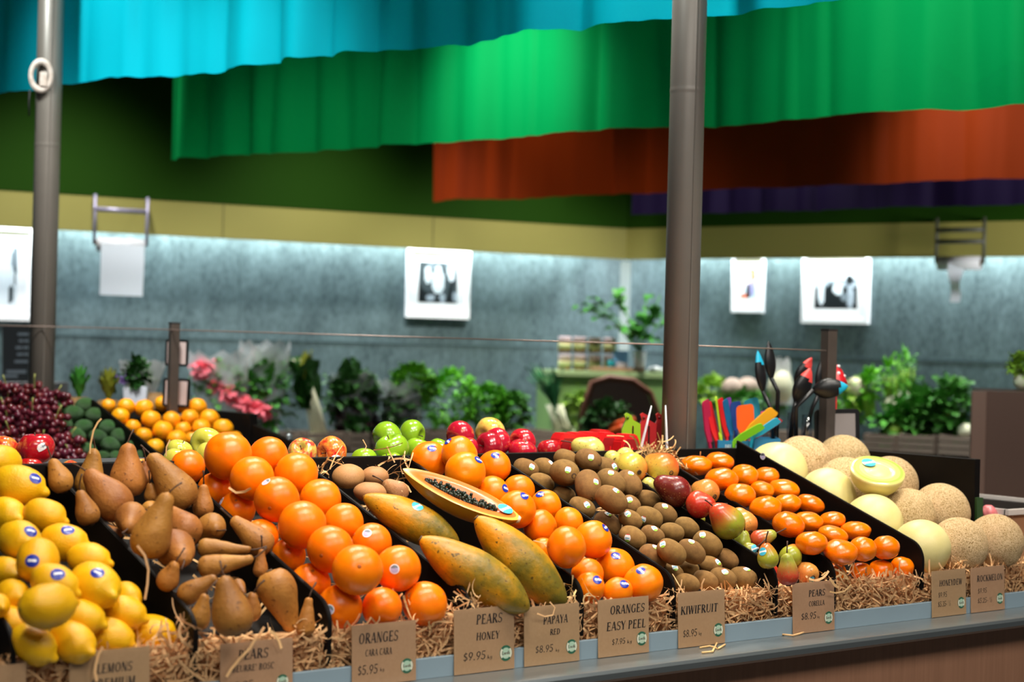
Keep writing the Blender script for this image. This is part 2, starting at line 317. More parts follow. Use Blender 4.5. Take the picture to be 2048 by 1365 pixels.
{'kind': 'lemon', 'c': [90, 1032], 'a': 50, 'b': 34, 'ang': 18, 'st': None, 'asp': 1.32, 't': 3.032},
{'kind': 'lemon', 'c': [38, 1081], 'a': 45, 'b': 40, 'ang': 20, 'st': [62, 1062], 'asp': 1.32, 't': 2.9063},
{'kind': 'lemon', 'c': [128, 1086], 'a': 53, 'b': 38, 'ang': 10, 'st': [136, 1060], 'asp': 1.32, 't': 2.9631},
{'kind': 'lemon', 'c': [76, 1122], 'a': 46, 'b': 43, 'ang': -80, 'st': [64, 1122], 'asp': 1.32, 't': 2.8044},
{'kind': 'lemon', 'c': [178, 1120], 'a': 58, 'b': 34, 'ang': 12, 'st': None, 'asp': 1.32, 't': 2.9175},
{'kind': 'lemon', 'c': [190, 1172], 'a': 54, 'b': 46, 'ang': 30, 'st': [195, 1146], 'asp': 1.32, 't': 2.8104},
{'kind': 'lemon', 'c': [110, 1168], 'a': 55, 'b': 38, 'ang': 25, 'st': [116, 1148], 'asp': 1.32, 't': 2.7575},
{'kind': 'lemon', 'c': [12, 1144], 'a': 34, 'b': 30, 'ang': 20, 'st': None, 'asp': 1.32, 't': 2.8523},
{'kind': 'lemon', 'c': [25, 1192], 'a': 36, 'b': 33, 'ang': 20, 'st': None, 'asp': 1.32, 't': 2.7622},
{'kind': 'lemon', 'c': [95, 1213], 'a': 55, 'b': 46, 'ang': -8, 'st': None, 'asp': 1.32, 't': 2.6407},
{'kind': 'lemon', 'c': [-8, 1212], 'a': 28, 'b': 26, 'ang': 20, 'st': None, 'asp': 1.32, 't': 2.6998},
{'kind': 'lemon', 'c': [165, 1236], 'a': 48, 'b': 36, 'ang': 20, 'st': None, 'asp': 1.32, 't': 2.7662},
{'kind': 'lemon', 'c': [250, 1226], 'a': 50, 'b': 34, 'ang': 20, 'st': None, 'asp': 1.32, 't': 2.8454},
{'kind': 'lemon', 'c': [25, 1246], 'a': 42, 'b': 32, 'ang': 25, 'st': None, 'asp': 1.32, 't': 2.7291},
{'kind': 'lemon', 'c': [68, 1290], 'a': 52, 'b': 38, 'ang': 35, 'st': None, 'asp': 1.32, 't': 2.6801},
{'kind': 'lemon', 'c': [145, 1285], 'a': 50, 'b': 40, 'ang': 30, 'st': None, 'asp': 1.32, 't': 2.7191},
{'kind': 'lemon', 'c': [222, 1275], 'a': 52, 'b': 38, 'ang': 25, 'st': None, 'asp': 1.32, 't': 2.8037},
{'kind': 'lemon', 'c': [305, 1268], 'a': 57, 'b': 38, 'ang': 10, 'st': None, 'asp': 1.32, 't': 2.8829},
{'kind': 'lemon', 'c': [253, 1192], 'a': 32, 'b': 27, 'ang': 30, 'st': None, 'asp': 1.32, 't': 2.894},
{'kind': 'lemon', 'c': [2, 926], 'a': 40, 'b': 36, 'ang': 10, 'st': None, 'asp': 1.32, 't': 3.1997},
{'kind': 'honeydew', 'c': [1553, 947], 'a': 62, 'b': 62, 'ang': 0, 'st': None, 'asp': 1, 't': 4.4881},
{'kind': 'honeydew', 'c': [1655, 995], 'a': 57, 'b': 57, 'ang': 0, 'st': None, 'asp': 1, 't': 4.345},
{'kind': 'honeydew', 'c': [1746, 1047], 'a': 58, 'b': 58, 'ang': 0, 'st': None, 'asp': 1, 't': 4.2292},
{'kind': 'honeydew', 'c': [1842, 1097], 'a': 57, 'b': 57, 'ang': 0, 'st': None, 'asp': 1, 't': 4.1123},
{'kind': 'halfdew', 'c': [1753, 946], 'a': 54, 'b': 54, 'ang': 0, 'st': None, 'asp': 1, 't': 4.2849},
{'kind': 'rockmelon', 'c': [1605, 930], 'a': 58, 'b': 58, 'ang': 0, 'st': None, 'asp': 1, 't': 4.5955},
{'kind': 'rockmelon', 'c': [1686, 925], 'a': 55, 'b': 55, 'ang': 0, 'st': None, 'asp': 1, 't': 4.6531},
{'kind': 'rockmelon', 'c': [1690, 970], 'a': 56, 'b': 56, 'ang': 0, 'st': None, 'asp': 1, 't': 4.4611},
{'kind': 'rockmelon', 'c': [1780, 970], 'a': 57, 'b': 57, 'ang': 0, 'st': None, 'asp': 1, 't': 4.5133},
{'kind': 'rockmelon', 'c': [1815, 1033], 'a': 56, 'b': 56, 'ang': 0, 'st': None, 'asp': 1, 't': 4.3063},
{'kind': 'rockmelon', 'c': [1880, 1027], 'a': 60, 'b': 60, 'ang': 0, 'st': None, 'asp': 1, 't': 4.3927},
{'kind': 'rockmelon', 'c': [1917, 1093], 'a': 58, 'b': 58, 'ang': 0, 'st': None, 'asp': 1, 't': 4.1858},
{'kind': 'rockmelon', 'c': [1990, 1085], 'a': 57, 'b': 57, 'ang': 0, 'st': None, 'asp': 1, 't': 4.2616},
{'kind': 'papaya', 'c': [822, 1042], 'a': 108, 'b': 39, 'ang': 27, 'st': [835, 1013], 'asp': 2.6, 't': 3.4344},
{'kind': 'papaya', 'c': [948, 1148], 'a': 132, 'b': 49, 'ang': 33, 'st': None, 'asp': 2.6, 't': 3.2597},
{'kind': 'papaya', 'c': [1040, 1124], 'a': 128, 'b': 48, 'ang': 45, 'st': None, 'asp': 2.6, 't': 3.3508},
{'kind': 'halfpapaya', 'c': [917, 996], 'a': 127, 'b': 44, 'ang': 23, 'st': None, 'asp': 2.6, 't': 3.4515},
{'kind': 'nashi', 'c': [697, 953], 'a': 33, 'b': 24, 'ang': 5, 'st': None, 'asp': 1, 't': 3.6654},
{'kind': 'nashi', 'c': [750, 953], 'a': 28, 'b': 20, 'ang': 5, 'st': None, 'asp': 1, 't': 3.7023},
{'kind': 'nashi', 'c': [740, 985], 'a': 33, 'b': 21, 'ang': 5, 'st': None, 'asp': 1, 't': 3.5499},
{'kind': 'bosc', 'B': [122, 964], 'T': [108, 922], 'w': 50, 'dz': 0, 'st': None, 't': 3.1552, 'c': [122, 964]},
{'kind': 'bosc', 'B': [178, 968], 'T': [194, 905], 'w': 58, 'dz': 0, 'st': None, 't': 3.2795, 'c': [178, 968]},
{'kind': 'bosc', 'B': [257, 962], 'T': [252, 895], 'w': 74, 'dz': 0, 'st': None, 't': 3.2855, 'c': [257, 962]},
{'kind': 'bosc', 'B': [358, 987], 'T': [306, 915], 'w': 78, 'dz': 0, 'st': None, 't': 3.2785, 'c': [358, 987]},
{'kind': 'bosc', 'B': [226, 1005], 'T': [176, 948], 'w': 82, 'dz': 0, 'st': None, 't': 3.1814, 'c': [226, 1005]},
{'kind': 'bosc', 'B': [176, 1030], 'T': [160, 985], 'w': 48, 'dz': 0, 'st': None, 't': 3.0943, 'c': [176, 1030]},
{'kind': 'bosc', 'B': [263, 1037], 'T': [258, 1054], 'w': 66, 'dz': -0.05, 'st': None, 't': 3.1239, 'c': [263, 1037]},
{'kind': 'bosc', 'B': [300, 1082], 'T': [333, 995], 'w': 80, 'dz': 0, 'st': None, 't': 2.9524, 'c': [300, 1082]},
{'kind': 'bosc', 'B': [372, 1062], 'T': [345, 1020], 'w': 68, 'dz': 0.02, 'st': None, 't': 3.1275, 'c': [372, 1062]},
{'kind': 'bosc', 'B': [423, 1055], 'T': [438, 1064], 'w': 58, 'dz': -0.05, 'st': None, 't': 3.1689, 'c': [423, 1055]},
{'kind': 'bosc', 'B': [521, 1087], 'T': [466, 1041], 'w': 58, 'dz': 0, 'st': None, 't': 3.1491, 'c': [521, 1087]},
{'kind': 'bosc', 'B': [406, 1018], 'T': [404, 972], 'w': 42, 'dz': 0, 'st': None, 't': 3.3187, 'c': [406, 1018]},
{'kind': 'bosc', 'B': [350, 1098], 'T': [370, 1122], 'w': 80, 'dz': -0.03, 'st': None, 't': 3.0068, 'c': [350, 1098]},
{'kind': 'bosc', 'B': [412, 1096], 'T': [500, 1101], 'w': 38, 'dz': 0, 'st': None, 't': 3.0777, 'c': [412, 1096]},
{'kind': 'bosc', 'B': [416, 1134], 'T': [503, 1121], 'w': 46, 'dz': 0, 'st': None, 't': 2.9804, 'c': [416, 1134]},
{'kind': 'bosc', 'B': [335, 1162], 'T': [353, 1130], 'w': 46, 'dz': 0, 'st': None, 't': 2.9281, 'c': [335, 1162]},
{'kind': 'bosc', 'B': [376, 1188], 'T': [430, 1155], 'w': 46, 'dz': 0, 'st': None, 't': 2.9181, 'c': [376, 1188]},
{'kind': 'bosc', 'B': [398, 1240], 'T': [410, 1192], 'w': 44, 'dz': 0, 'st': None, 't': 2.8846, 'c': [398, 1240]},
{'kind': 'bosc', 'B': [466, 1236], 'T': [446, 1162], 'w': 84, 'dz': 0, 'st': None, 't': 2.8277, 'c': [466, 1236]},
{'kind': 'bosc', 'B': [552, 1174], 'T': [588, 1258], 'w': 78, 'dz': 0, 'st': None, 't': 3.0155, 'c': [552, 1174]},
{'kind': 'bosc', 'B': [611, 1258], 'T': [617, 1198], 'w': 38, 'dz': 0, 'st': None, 't': 2.9953, 'c': [611, 1258]},
{'kind': 'bosc', 'B': [521, 1142], 'T': [521, 1101], 'w': 30, 'dz': 0, 'st': None, 't': 3.1118, 'c': [521, 1142]},
{'kind': 'bosc', 'B': [502, 1224], 'T': [507, 1190], 'w': 42, 'dz': 0, 'st': None, 't': 2.9687, 'c': [502, 1224]},
{'kind': 'bosc', 'B': [287, 955], 'T': [290, 925], 'w': 30, 'dz': 0, 'st': None, 't': 3.3985, 'c': [287, 955]},
{'kind': 'bosc', 'B': [305, 992], 'T': [300, 970], 'w': 34, 'dz': 0, 'st': None, 't': 3.2824, 'c': [305, 992]},
{'kind': 'bosc', 'B': [300, 1020], 'T': [318, 1010], 'w': 36, 'dz': 0.03, 'st': None, 't': 3.2301, 'c': [300, 1020]},
{'kind': 'bosc', 'B': [235, 1070], 'T': [199, 1048], 'w': 26, 'dz': 0, 'st': None, 't': 3.1535, 'c': [235, 1070]},
{'kind': 'bosc', 'B': [476, 1172], 'T': [486, 1185], 'w': 28, 'dz': -0.03, 'st': None, 't': 3.0309, 'c': [476, 1172]},
{'kind': 'corella', 'B': [1182, 903], 'T': [1150, 888], 'w': 58, 'dz': 0, 'st': None, 'tone': 'yellow', 't': 4.2541, 'c': [1182, 903]},
{'kind': 'corella', 'B': [1263, 937], 'T': [1240, 925], 'w': 64, 'dz': 0.03, 'st': None, 'tone': 'blush', 't': 4.1259, 'c': [1263, 937]},
{'kind': 'corella', 'B': [1326, 938], 'T': [1302, 926], 'w': 64, 'dz': 0.03, 'st': None, 'tone': 'blush', 't': 4.1458, 'c': [1326, 938]},
{'kind': 'corella', 'B': [1224, 917], 'T': [1215, 912], 'w': 32, 'dz': 0.02, 'st': None, 'tone': 'yellow', 't': 4.1811, 'c': [1224, 917]},
{'kind': 'corella', 'B': [1250, 913], 'T': [1262, 907], 'w': 36, 'dz': 0.03, 'st': None, 'tone': 'yellow', 't': 4.2034, 'c': [1250, 913]},
{'kind': 'corella', 'B': [1297, 970], 'T': [1304, 964], 'w': 30, 'dz': 0.03, 'st': None, 'tone': 'yellow', 't': 4.101, 'c': [1297, 970]},
{'kind': 'corella', 'B': [1352, 985], 'T': [1316, 964], 'w': 64, 'dz': 0, 'st': None, 'tone': 'dark', 't': 3.9361, 'c': [1352, 985]},
{'kind': 'corella', 'B': [1413, 986], 'T': [1390, 975], 'w': 54, 'dz': 0.03, 'st': None, 'tone': 'gold', 't': 4.0827, 'c': [1413, 986]},
{'kind': 'corella', 'B': [1398, 1010], 'T': [1424, 1004], 'w': 56, 'dz': 0, 'st': None, 'tone': 'red', 't': 3.8938, 'c': [1398, 1010]},
{'kind': 'corella', 'B': [1457, 1047], 'T': [1430, 1018], 'w': 68, 'dz': -0.01, 'st': None, 'tone': 'greenred', 't': 3.7907, 'c': [1457, 1047]},
{'kind': 'corella', 'B': [1491, 1050], 'T': [1475, 1025], 'w': 50, 'dz': 0.03, 'st': None, 'tone': 'gold', 't': 3.931, 'c': [1491, 1050]},
{'kind': 'corella', 'B': [1485, 1084], 'T': [1488, 1066], 'w': 34, 'dz': 0, 'st': None, 'tone': 'green', 't': 3.8356, 'c': [1485, 1084]},
{'kind': 'corella', 'B': [1518, 1080], 'T': [1548, 1068], 'w': 38, 'dz': 0, 'st': None, 'tone': 'redgreen', 't': 3.8563, 'c': [1518, 1080]},
{'kind': 'corella', 'B': [1536, 1118], 'T': [1532, 1092], 'w': 44, 'dz': 0, 'st': [1525, 1104], 'tone': 'greenred', 't': 3.7, 'c': [1536, 1118]},
{'kind': 'corella', 'B': [1581, 1115], 'T': [1588, 1096], 'w': 46, 'dz': 0.03, 'st': None, 'tone': 'greenred', 't': 3.8258, 'c': [1581, 1115]},
{'kind': 'corella', 'B': [1576, 1152], 'T': [1574, 1112], 'w': 44, 'dz': 0, 'st': None, 'tone': 'redgreen', 't': 3.6254, 'c': [1576, 1152]},
{'kind': 'corella', 'B': [1536, 1145], 'T': [1532, 1128], 'w': 42, 'dz': 0, 'st': None, 'tone': 'red', 't': 3.7603, 'c': [1536, 1145]},
{'kind': 'corella', 'B': [1616, 1148], 'T': [1600, 1135], 'w': 44, 'dz': 0.03, 'st': [1622, 1161], 'tone': 'gold', 't': 3.8109, 'c': [1616, 1148]},
{'kind': 'corella', 'B': [1499, 1100], 'T': [1510, 1096], 'w': 30, 'dz': 0, 'st': [1510, 1098], 'tone': 'green', 't': 3.8071, 'c': [1499, 1100]},
{'kind': 'corella', 'B': [1400, 1040], 'T': [1398, 1028], 'w': 22, 'dz': 0, 'st': None, 'tone': 'green', 't': 3.9524, 'c': [1400, 1040]},
{'kind': 'corella', 'B': [1440, 1066], 'T': [1438, 1056], 'w': 22, 'dz': 0, 'st': None, 'tone': 'green', 't': 3.9006, 'c': [1440, 1066]},
{'kind': 'corella', 'B': [1548, 1170], 'T': [1545, 1155], 'w': 34, 'dz': 0, 'st': [1546, 1172], 'tone': 'redgreen', 't': 3.7827, 'c': [1548, 1170]},
{'kind': 'nashipear', 'B': [796, 986], 'T': [772, 966], 'w': 46, 'dz': 0, 'st': None, 't': 3.6127, 'c': [796, 986]}]
MORE = {'ap': [[775, 874, 31, 3.9946, 'green'],
 [824, 869, 29, 4.1105, 'green'],
 [784, 898, 34, 3.9258, 'green'],
 [836, 900, 27, 4.0238, 'green'],
 [728, 920, 26, 3.8861, 'green'],
 [780, 932, 30, 3.8673, 'green'],
 [880, 900, 25, 4.0628, 'green'],
 [605, 905, 29, 3.7958, 'blush'],
 [664, 905, 32, 3.8429, 'half'],
 [666, 937, 28, 3.7859, 'red'],
 [728, 940, 27, 3.8339, 'half'],
 [921, 870, 29, 4.1492, 'red'],
 [933, 897, 24, 4.0789, 'red'],
 [981, 865, 31, 4.2434, 'yellow_red'],
 [993, 886, 30, 4.1789, 'red'],
 [979, 894, 30, 4.1065, 'dark'],
 [1045, 885, 28, 4.2414, 'red'],
 [1045, 904, 29, 4.1647, 'red'],
 [1098, 900, 24, 4.2417, 'red'],
 [72, 897, 37, 3.4069, 'red'],
 [5, 900, 32, 3.4063, 'half'],
 [60, 940, 27, 3.3579, 'red'],
 [145, 944, 25, 3.4121, 'half'],
 [285, 938, 22, 3.505, 'half'],
 [413, 887, 32, 3.7061, 'yellow'],
 [359, 902, 26, 3.6446, 'yellow'],
 [354, 922, 28, 3.5747, 'yellow'],
 [418, 910, 27, 3.6427, 'yellow']], 'm2': [[217, 812, 15, 5.8645],
 [252, 814, 18, 5.8363],
 [288, 817, 19, 5.8631],
 [326, 808, 17, 6.0085],
 [360, 811, 18, 5.9744],
 [395, 815, 19, 5.9965],
 [241, 833, 18, 5.7386],
 [302, 840, 20, 5.7741],
 [343, 840, 18, 5.8285],
 [380, 837, 19, 5.8749],
 [419, 838, 20, 5.9149],
 [266, 855, 16, 5.726],
 [326, 862, 21, 5.7027],
 [366, 860, 17, 5.8116],
 [403, 857, 19, 5.809],
 [446, 858, 21, 5.8526],
 [288, 872, 17, 5.6759],
 [354, 880, 20, 5.6545],
 [385, 879, 16, 5.7487],
 [468, 880, 18, 5.7771],
 [310, 895, 18, 5.5458],
 [427, 879, 18, 5.7368]], 'av': [[125, 817, 16, 5.713],
 [148, 828, 18, 5.6889],
 [170, 812, 18, 5.7834],
 [190, 832, 18, 5.7167],
 [167, 855, 17, 5.5942],
 [155, 872, 16, 5.512],
 [217, 857, 19, 5.6375],
 [196, 875, 17, 5.5408],
 [241, 876, 19, 5.5823],
 [222, 893, 19, 5.4935],
 [178, 902, 16, 5.4148],
 [267, 895, 15, 5.5301],
 [234, 917, 15, 5.4098],
 [205, 915, 14, 5.3899],
 [284, 913, 13, 5.4741],
 [130, 848, 16, 5.5856]]}
# ------------------------------------------------------------------ skins
def skin(name, a, b, sc=2, rough=.4, bump=0, bs=60, hue=.006, val=.08, spots=None, sss=0, **k):
    t = NT(name); c = t.mix(t.ramp(t.noise(sc, 4), [(.3, (0, 0, 0)), (.7, (255, 255, 255))]), a, b)
    if spots:
        c = t.mix(t.ramp(t.noise(spots[0], 2, .5), [(spots[1], (0, 0, 0)), (spots[1] + .06, (255, 255, 255))]), c, spots[2])
    c = t.vary(c, hue, val)
    if bump: t.bump(t.noise(bs, 2, .6), bump, .02)
    return t.fin(c, rough, sss=sss, **k)
MK = {}
MK['cara'] = skin('orange_peel', (255, 128, 4), (248, 112, 0), rough=.3, bump=.06, bs=34, hue=.004, val=.05, spec=.42)
MK['easy'] = skin('easy_peel_orange_skin', (255, 132, 4), (248, 116, 0), rough=.28, bump=.08, bs=28, hue=.005, val=.05, spec=.42)
MK['mandarin'] = skin('mandarin_peel', (252, 130, 2), (246, 114, 0), rough=.17, coat=.3, bump=.10, bs=14, hue=.004, val=.06, spec=.5)
MK['lemon'] = skin('lemon_peel', (240, 184, 14), (232, 168, 4), rough=.38, bump=.16, bs=16, hue=.005, val=.05, spec=.45)
MK['kiwi'] = skin('kiwifruit_skin', (146, 108, 58), (122, 88, 46), sc=3, rough=.75, bump=.35, bs=46, hue=.006, val=.10, spots=(24, .66, (98, 66, 32)), spec=.25)
MK['bosc'] = skin('russet_pear_skin', (178, 120, 52), (138, 84, 36), sc=14, rough=.5, bump=.1, bs=120, hue=.008, val=.13, spots=(120, .64, (120, 74, 32)), spec=.35)
MK['nashi'] = skin('brown_nashi_skin', (178, 128, 80), (156, 106, 64), sc=20, rough=.55, bump=.1, bs=90, spots=(150, .62, (205, 165, 115)), spec=.3)
MK['nashipear'] = MK['nashi']
MK['honeydew'] = skin('honeydew_rind', (224, 210, 146), (212, 198, 126), sc=1.4, rough=.42, bump=.04, bs=20, hue=.006, val=.03, spots=(9, .73, (204, 190, 118)), spec=.4)
def net(name):
    t = NT(name); v = t.add('ShaderNodeTexVoronoi', feature='DISTANCE_TO_EDGE'); v.inputs['Scale'].default_value = 17
    nz = t.add('ShaderNodeTexNoise'); nz.inputs['Scale'].default_value = 9; nz.inputs['Detail'].default_value = 3
    ad = t.add('ShaderNodeMix', data_type='RGBA', blend_type='LINEAR_LIGHT'); ad.inputs[0].default_value = .12
    t.l(t.co(), nz.inputs['Vector']); t.l(t.co(), ad.inputs[6]); t.l(nz.outputs['Color'], ad.inputs[7]); t.l(ad.outputs[2], v.inputs['Vector'])
    c = t.ramp(v.outputs['Distance'], [(.06, (226, 198, 152)), (.2, (180, 142, 84)), (.4, (132, 104, 54))])
    c = t.mix(t.ramp(t.noise(1.3, 3), [(.5, (0, 0, 0)), (.75, (200, 200, 200))]), c, (222, 186, 140))
    iv = t.add('ShaderNodeMath', operation='MULTIPLY', i_1=-1.0); t.l(v.outputs['Distance'], iv.inputs[0]); t.bump(iv.outputs[0], .5, .03)
    return t.fin(t.vary(c, .004, .05), .7, spec=.25)
MK['rockmelon'] = net('netted_melon_rind')
def papaya_skin():
    t = NT('papaya_skin'); t.co(); sp = t.add('ShaderNodeSeparateXYZ'); t.l(t.raw, sp.inputs[0])
    mr = t.add('ShaderNodeMapRange', i_1=-1.0, i_2=1.1, i_3=.28, i_4=.80); t.l(sp.outputs[2], mr.inputs[0])
    n = t.noise(1.7, 5, .62); ad = t.add('ShaderNodeMath', operation='ADD'); mu = t.add('ShaderNodeMath', operation='MULTIPLY_ADD', i_1=2.4, i_2=-1.2)
    t.l(n, mu.inputs[0]); t.l(mu.outputs[0], ad.inputs[0]); t.l(mr.outputs[0], ad.inputs[1])
    c = t.ramp(ad.outputs[0], [(.1, (214, 136, 8)), (.3, (190, 128, 12)), (.6, (146, 114, 22)), (.9, (106, 94, 28))])
    c = t.mix(t.ramp(t.noise(11, 2, .5), [(.66, (0, 0, 0)), (.71, (255, 255, 255))]), c, (96, 70, 14))
    c = t.mix(t.ramp(t.noise(22, 2, .5), [(.70, (0, 0, 0)), (.74, (255, 255, 255))]), c, (80, 56, 20))
    t.bump(t.noise(9, 3), .08, .03)
    return t.fin(c, .42, spec=.4)
MK['papaya'] = MK['halfpapaya'] = papaya_skin()
def pear_skin(name, base, blush, lo, hi, axis=0):
    t = NT(name); t.co(); sp = t.add('ShaderNodeSeparateXYZ'); t.l(t.raw, sp.inputs[0]); n = t.noise(30, 4, .6)
    ad = t.add('ShaderNodeMath', operation='MULTIPLY_ADD', i_1=.028, i_2=-.014); t.l(n, ad.inputs[0])
    s = t.add('ShaderNodeMath', operation='ADD'); t.l(ad.outputs[0], s.inputs[0]); t.l(sp.outputs[axis], s.inputs[1])
    mr = t.add('ShaderNodeMapRange', i_1=lo, i_2=hi); t.l(s.outputs[0], mr.inputs[0])
    c = t.mix(mr.outputs[0], base, blush); c = t.mix(t.ramp(t.noise(260, 2), [(.62, (0, 0, 0)), (.7, (255, 255, 255))]), c, (150, 110, 60))
    return t.fin(t.vary(c, .005, .06), .27, spec=.5)
G1, Y1, R1, D1, O1 = (150, 152, 44), (206, 180, 84), (198, 62, 34), (104, 26, 28), (222, 140, 62)
PT_ = dict(yellow=pear_skin('yellow_pear_skin', (214, 206, 110), (206, 190, 92), -.03, .03), blush=pear_skin('blushed_pear_skin', (206, 178, 70), (214, 92, 40), -.018, .026, 1),
  dark=pear_skin('dark_red_pear_skin', (120, 28, 28), (92, 36, 22), -.03, .03), gold=pear_skin('golden_pear_skin', (222, 152, 70), (214, 110, 52), -.02, .03, 1),
  red=pear_skin('red_pear_skin', (208, 66, 36), (176, 36, 28), -.03, .03), greenred=pear_skin('green_pear_skin_with_red_neck', G1, (206, 72, 40), .004, .04, 2),
  green=pear_skin('green_pear_skin', (142, 152, 48), (166, 160, 62), -.03, .03), redgreen=pear_skin('red_pear_skin_with_green_neck', (186, 66, 40), (160, 164, 64), .004, .034, 2))
MK['stem'] = plain('fruit_stem', (70, 44, 26), .7)
MK['calyx'] = plain('dry_calyx', (74, 52, 28), .8); MK['green_calyx'] = plain('green_calyx', (92, 104, 40), .6); MK['navel'] = plain('orange_navel', (176, 84, 12), .6)
ST = dict(blue=plain('sticker_blue', (34, 52, 160), .3), white=plain('sticker_white', (236, 236, 236), .3), red=plain('sticker_red', (206, 40, 44), .3),
  green=plain('sticker_green', (146, 186, 60), .3), cyan=plain('sticker_cyan', (70, 178, 206), .3), lilac=plain('sticker_lilac', (196, 190, 226), .3), grey=plain('sticker_grey', (120, 130, 140), .3))
def st_style(kind, u, v):
    if kind == 'easy': return 'white' if abs(v + u * .5) < .28 and u < .5 else ('red' if u < -.6 else 'blue')
    if kind == 'lemon': return 'white' if abs(v) < .16 and abs(u) < .5 else 'blue'
    if kind == 'cara': return 'white' if u * u + v * v > .55 else ('lilac' if v > -.2 else 'grey')
    if kind == 'kiwi': return 'green' if v > .45 else ('red' if v < -.72 else ('cyan' if abs(v) < .14 and abs(u) < .5 else 'white'))
    if kind == 'apple': return 'grey' if abs(v) < .3 and int((u + 2) * 9) % 2 else ('red' if u > .7 and v < -.3 else 'white')
    return 'white' if abs(v) < .22 or u * u + v * v > .8 else 'cyan'
def sticker(root, px, r, kind, M, ru=1.0, spin=0.3, flat=False):
    me = root.data; bv = BVHTree.FromPolygons([M @ v.co for v in me.vertices], [p.vertices[:] for p in me.polygons])
    d = ray(*px).normalized(); h, n, i, _ = bv.ray_cast(EYE, d)
    if h is None: return
    if n.dot(d) > 0: n = -n
    if flat:
        n = (M.to_3x3() @ Vector((0, 0, 1))).normalized(); o0 = M.translation; h = h + n * (.0015 - (h - o0).dot(n))
    a = n.cross(Vector((0, 0, 1))); a = a.normalized() if a.length > .1 else n.orthogonal().normalized(); b = n.cross(a) * 1
    a, b = a * cos(spin) + b * sin(spin), b * cos(spin) - a * sin(spin)
    V, Fc, mi = [], [], []; names = list(ST); Mi = M.inverted(); R, K = 5, 18
    def pt(u, v):
        q = h + a * (u * r * ru) + b * (v * r)
        if flat: return Mi @ (q + n * .003)
        g, m2, _, _ = bv.ray_cast(q + n * r, -n)
        return Mi @ ((g if g is not None and (g - q).length < r else q) + n * .0008)
    V.append(pt(0, 0)); uv = [(0, 0)]
    for j in range(1, R + 1):
        for k in range(K):
            t = 2 * pi * k / K; c, s = cos(t) * j / R, sin(t) * j / R
            if kind == 'apple': m = max(abs(cos(t)), abs(sin(t))); c, s = c / m, s / m
            uv.append((c, s)); V.append(pt(c, s))
    for k in range(K): Fc.append([0, 1 + k, 1 + (k + 1) % K])
    for j in range(R - 1):
        for k in range(K):
            o = 1 + j * K; Fc.append([o + k, o + K + k, o + K + (k + 1) % K, o + (k + 1) % K])
    for f in Fc: mi.append(names.index(st_style(kind, sum(uv[i][0] for i in f) / len(f), sum(uv[i][1] for i in f) / len(f))))
    o = link(bpy.data.objects.new('sticker', mesh('sticker', (V, Fc, mi), list(ST.values()))), root); return o
# ------------------------------------------------------------------ fruit shapes
def prof_round(flat=1, dimple=.1, dw=.3, n=22, bot=.05):
    P = []
    for i in range(n + 1):
        t = pi * i / n; r = sin(t); z = -cos(t) * flat
        z -= dimple * exp(-(r / dw) ** 2) * (1 if z > 0 else 0); z += bot * exp(-(r / dw) ** 2) * (1 if z < 0 else 0)
        P.append((max(r, 1e-4), z))
    return P
def apple_prof(n=24):
    P = []
    for i in range(n + 1):
        t = pi * i / n; r = sin(t) ** .85 if sin(t) > 0 else 0; z = -cos(t) * .86
        k = .42 * exp(-(r / .30) ** 2) if z > 0 else .22 * exp(-(r / .26) ** 2)
        r2 = r * (1.0 + .05 * (z + .2)); P.append((max(r2, 1e-4), z - k if z > 0 else z + k))
    return P
def lemon_prof(n=24):
    P = []
    for i in range(n + 1):
        t = pi * i / n; z = -cos(t); r = sin(t) ** .9 * .77 if sin(t) > 0 else 0
        if z > .8: r = max(r * .6, .13 * (1 - ((z - .8) / .3) ** 2)); z = z + (z - .8) * .75
        if z < -.88: r = max(r * .8, .1); z = z - .02
        P.append((max(r, 1e-4) if 0 < i < n else 1e-4, z))
    return P
def variants(name, prof, mat, amp, sc, k=3, n=28):
    return [mesh(name, lump(lathe(prof, n), amp, sc, i + 1), mat) for i in range(k)]
VR = {}
VR['cara'] = variants('orange', prof_round(.97, .03, .12), MK['cara'], .03, 1.4)
VR['easy'] = variants('orange', prof_round(.92, .05, .16), MK['easy'], .035, 1.6)
VR['mandarin'] = variants('mandarin', prof_round(.76, .10, .22, bot=.08), MK['mandarin'], .05, 2.2, 5)
VR['lemon'] = variants('lemon', lemon_prof(), MK['lemon'], .035, 2.0, 4)
VR['kiwi'] = variants('kiwifruit', [(max(.76 * sin(pi * i / 20) ** .82 if 0 < i < 20 else 0, 1e-4), -cos(pi * i / 20)) for i in range(21)], MK['kiwi'], .035, 1.8, 4)
VR['nashi'] = variants('nashi_pear', prof_round(.8, .1, .25), MK['nashi'], .03, 1.6, 2)
VR['honeydew'] = variants('honeydew_melon', prof_round(1.04, .02, .2), MK['honeydew'], .015, 1.2, 2, 36)
VR['rockmelon'] = variants('rockmelon', prof_round(1.0, .03, .2), MK['rockmelon'], .015, 1.2, 3, 36)
PAP = [(max(.39 * (sin(pi * ((z + 1) / 2) ** 1.12) ** .54 if abs(z) < .9999 else 0), 1e-4), z) for z in [-cos(pi * i / 26) for i in range(27)]]
CAL = lathe([(1e-4, .02), (.05, .025), (.085, .01), (.09, -.02)], 8)
calyx_me = {k: mesh('calyx', CAL, MK[v]) for k, v in (('cara', 'navel'), ('easy', 'navel'), ('mandarin', 'green_calyx'), ('lemon', 'green_calyx'))}
kcal = mesh('calyx', lathe([(1e-4, .0), (.06, -.005), (.12, .02), (.17, .01), (.2, -.03)], 12), MK['calyx'])
def copyo(src, parent=None):
    o = src.copy(); COL.objects.link(o); o.parent = parent; return o
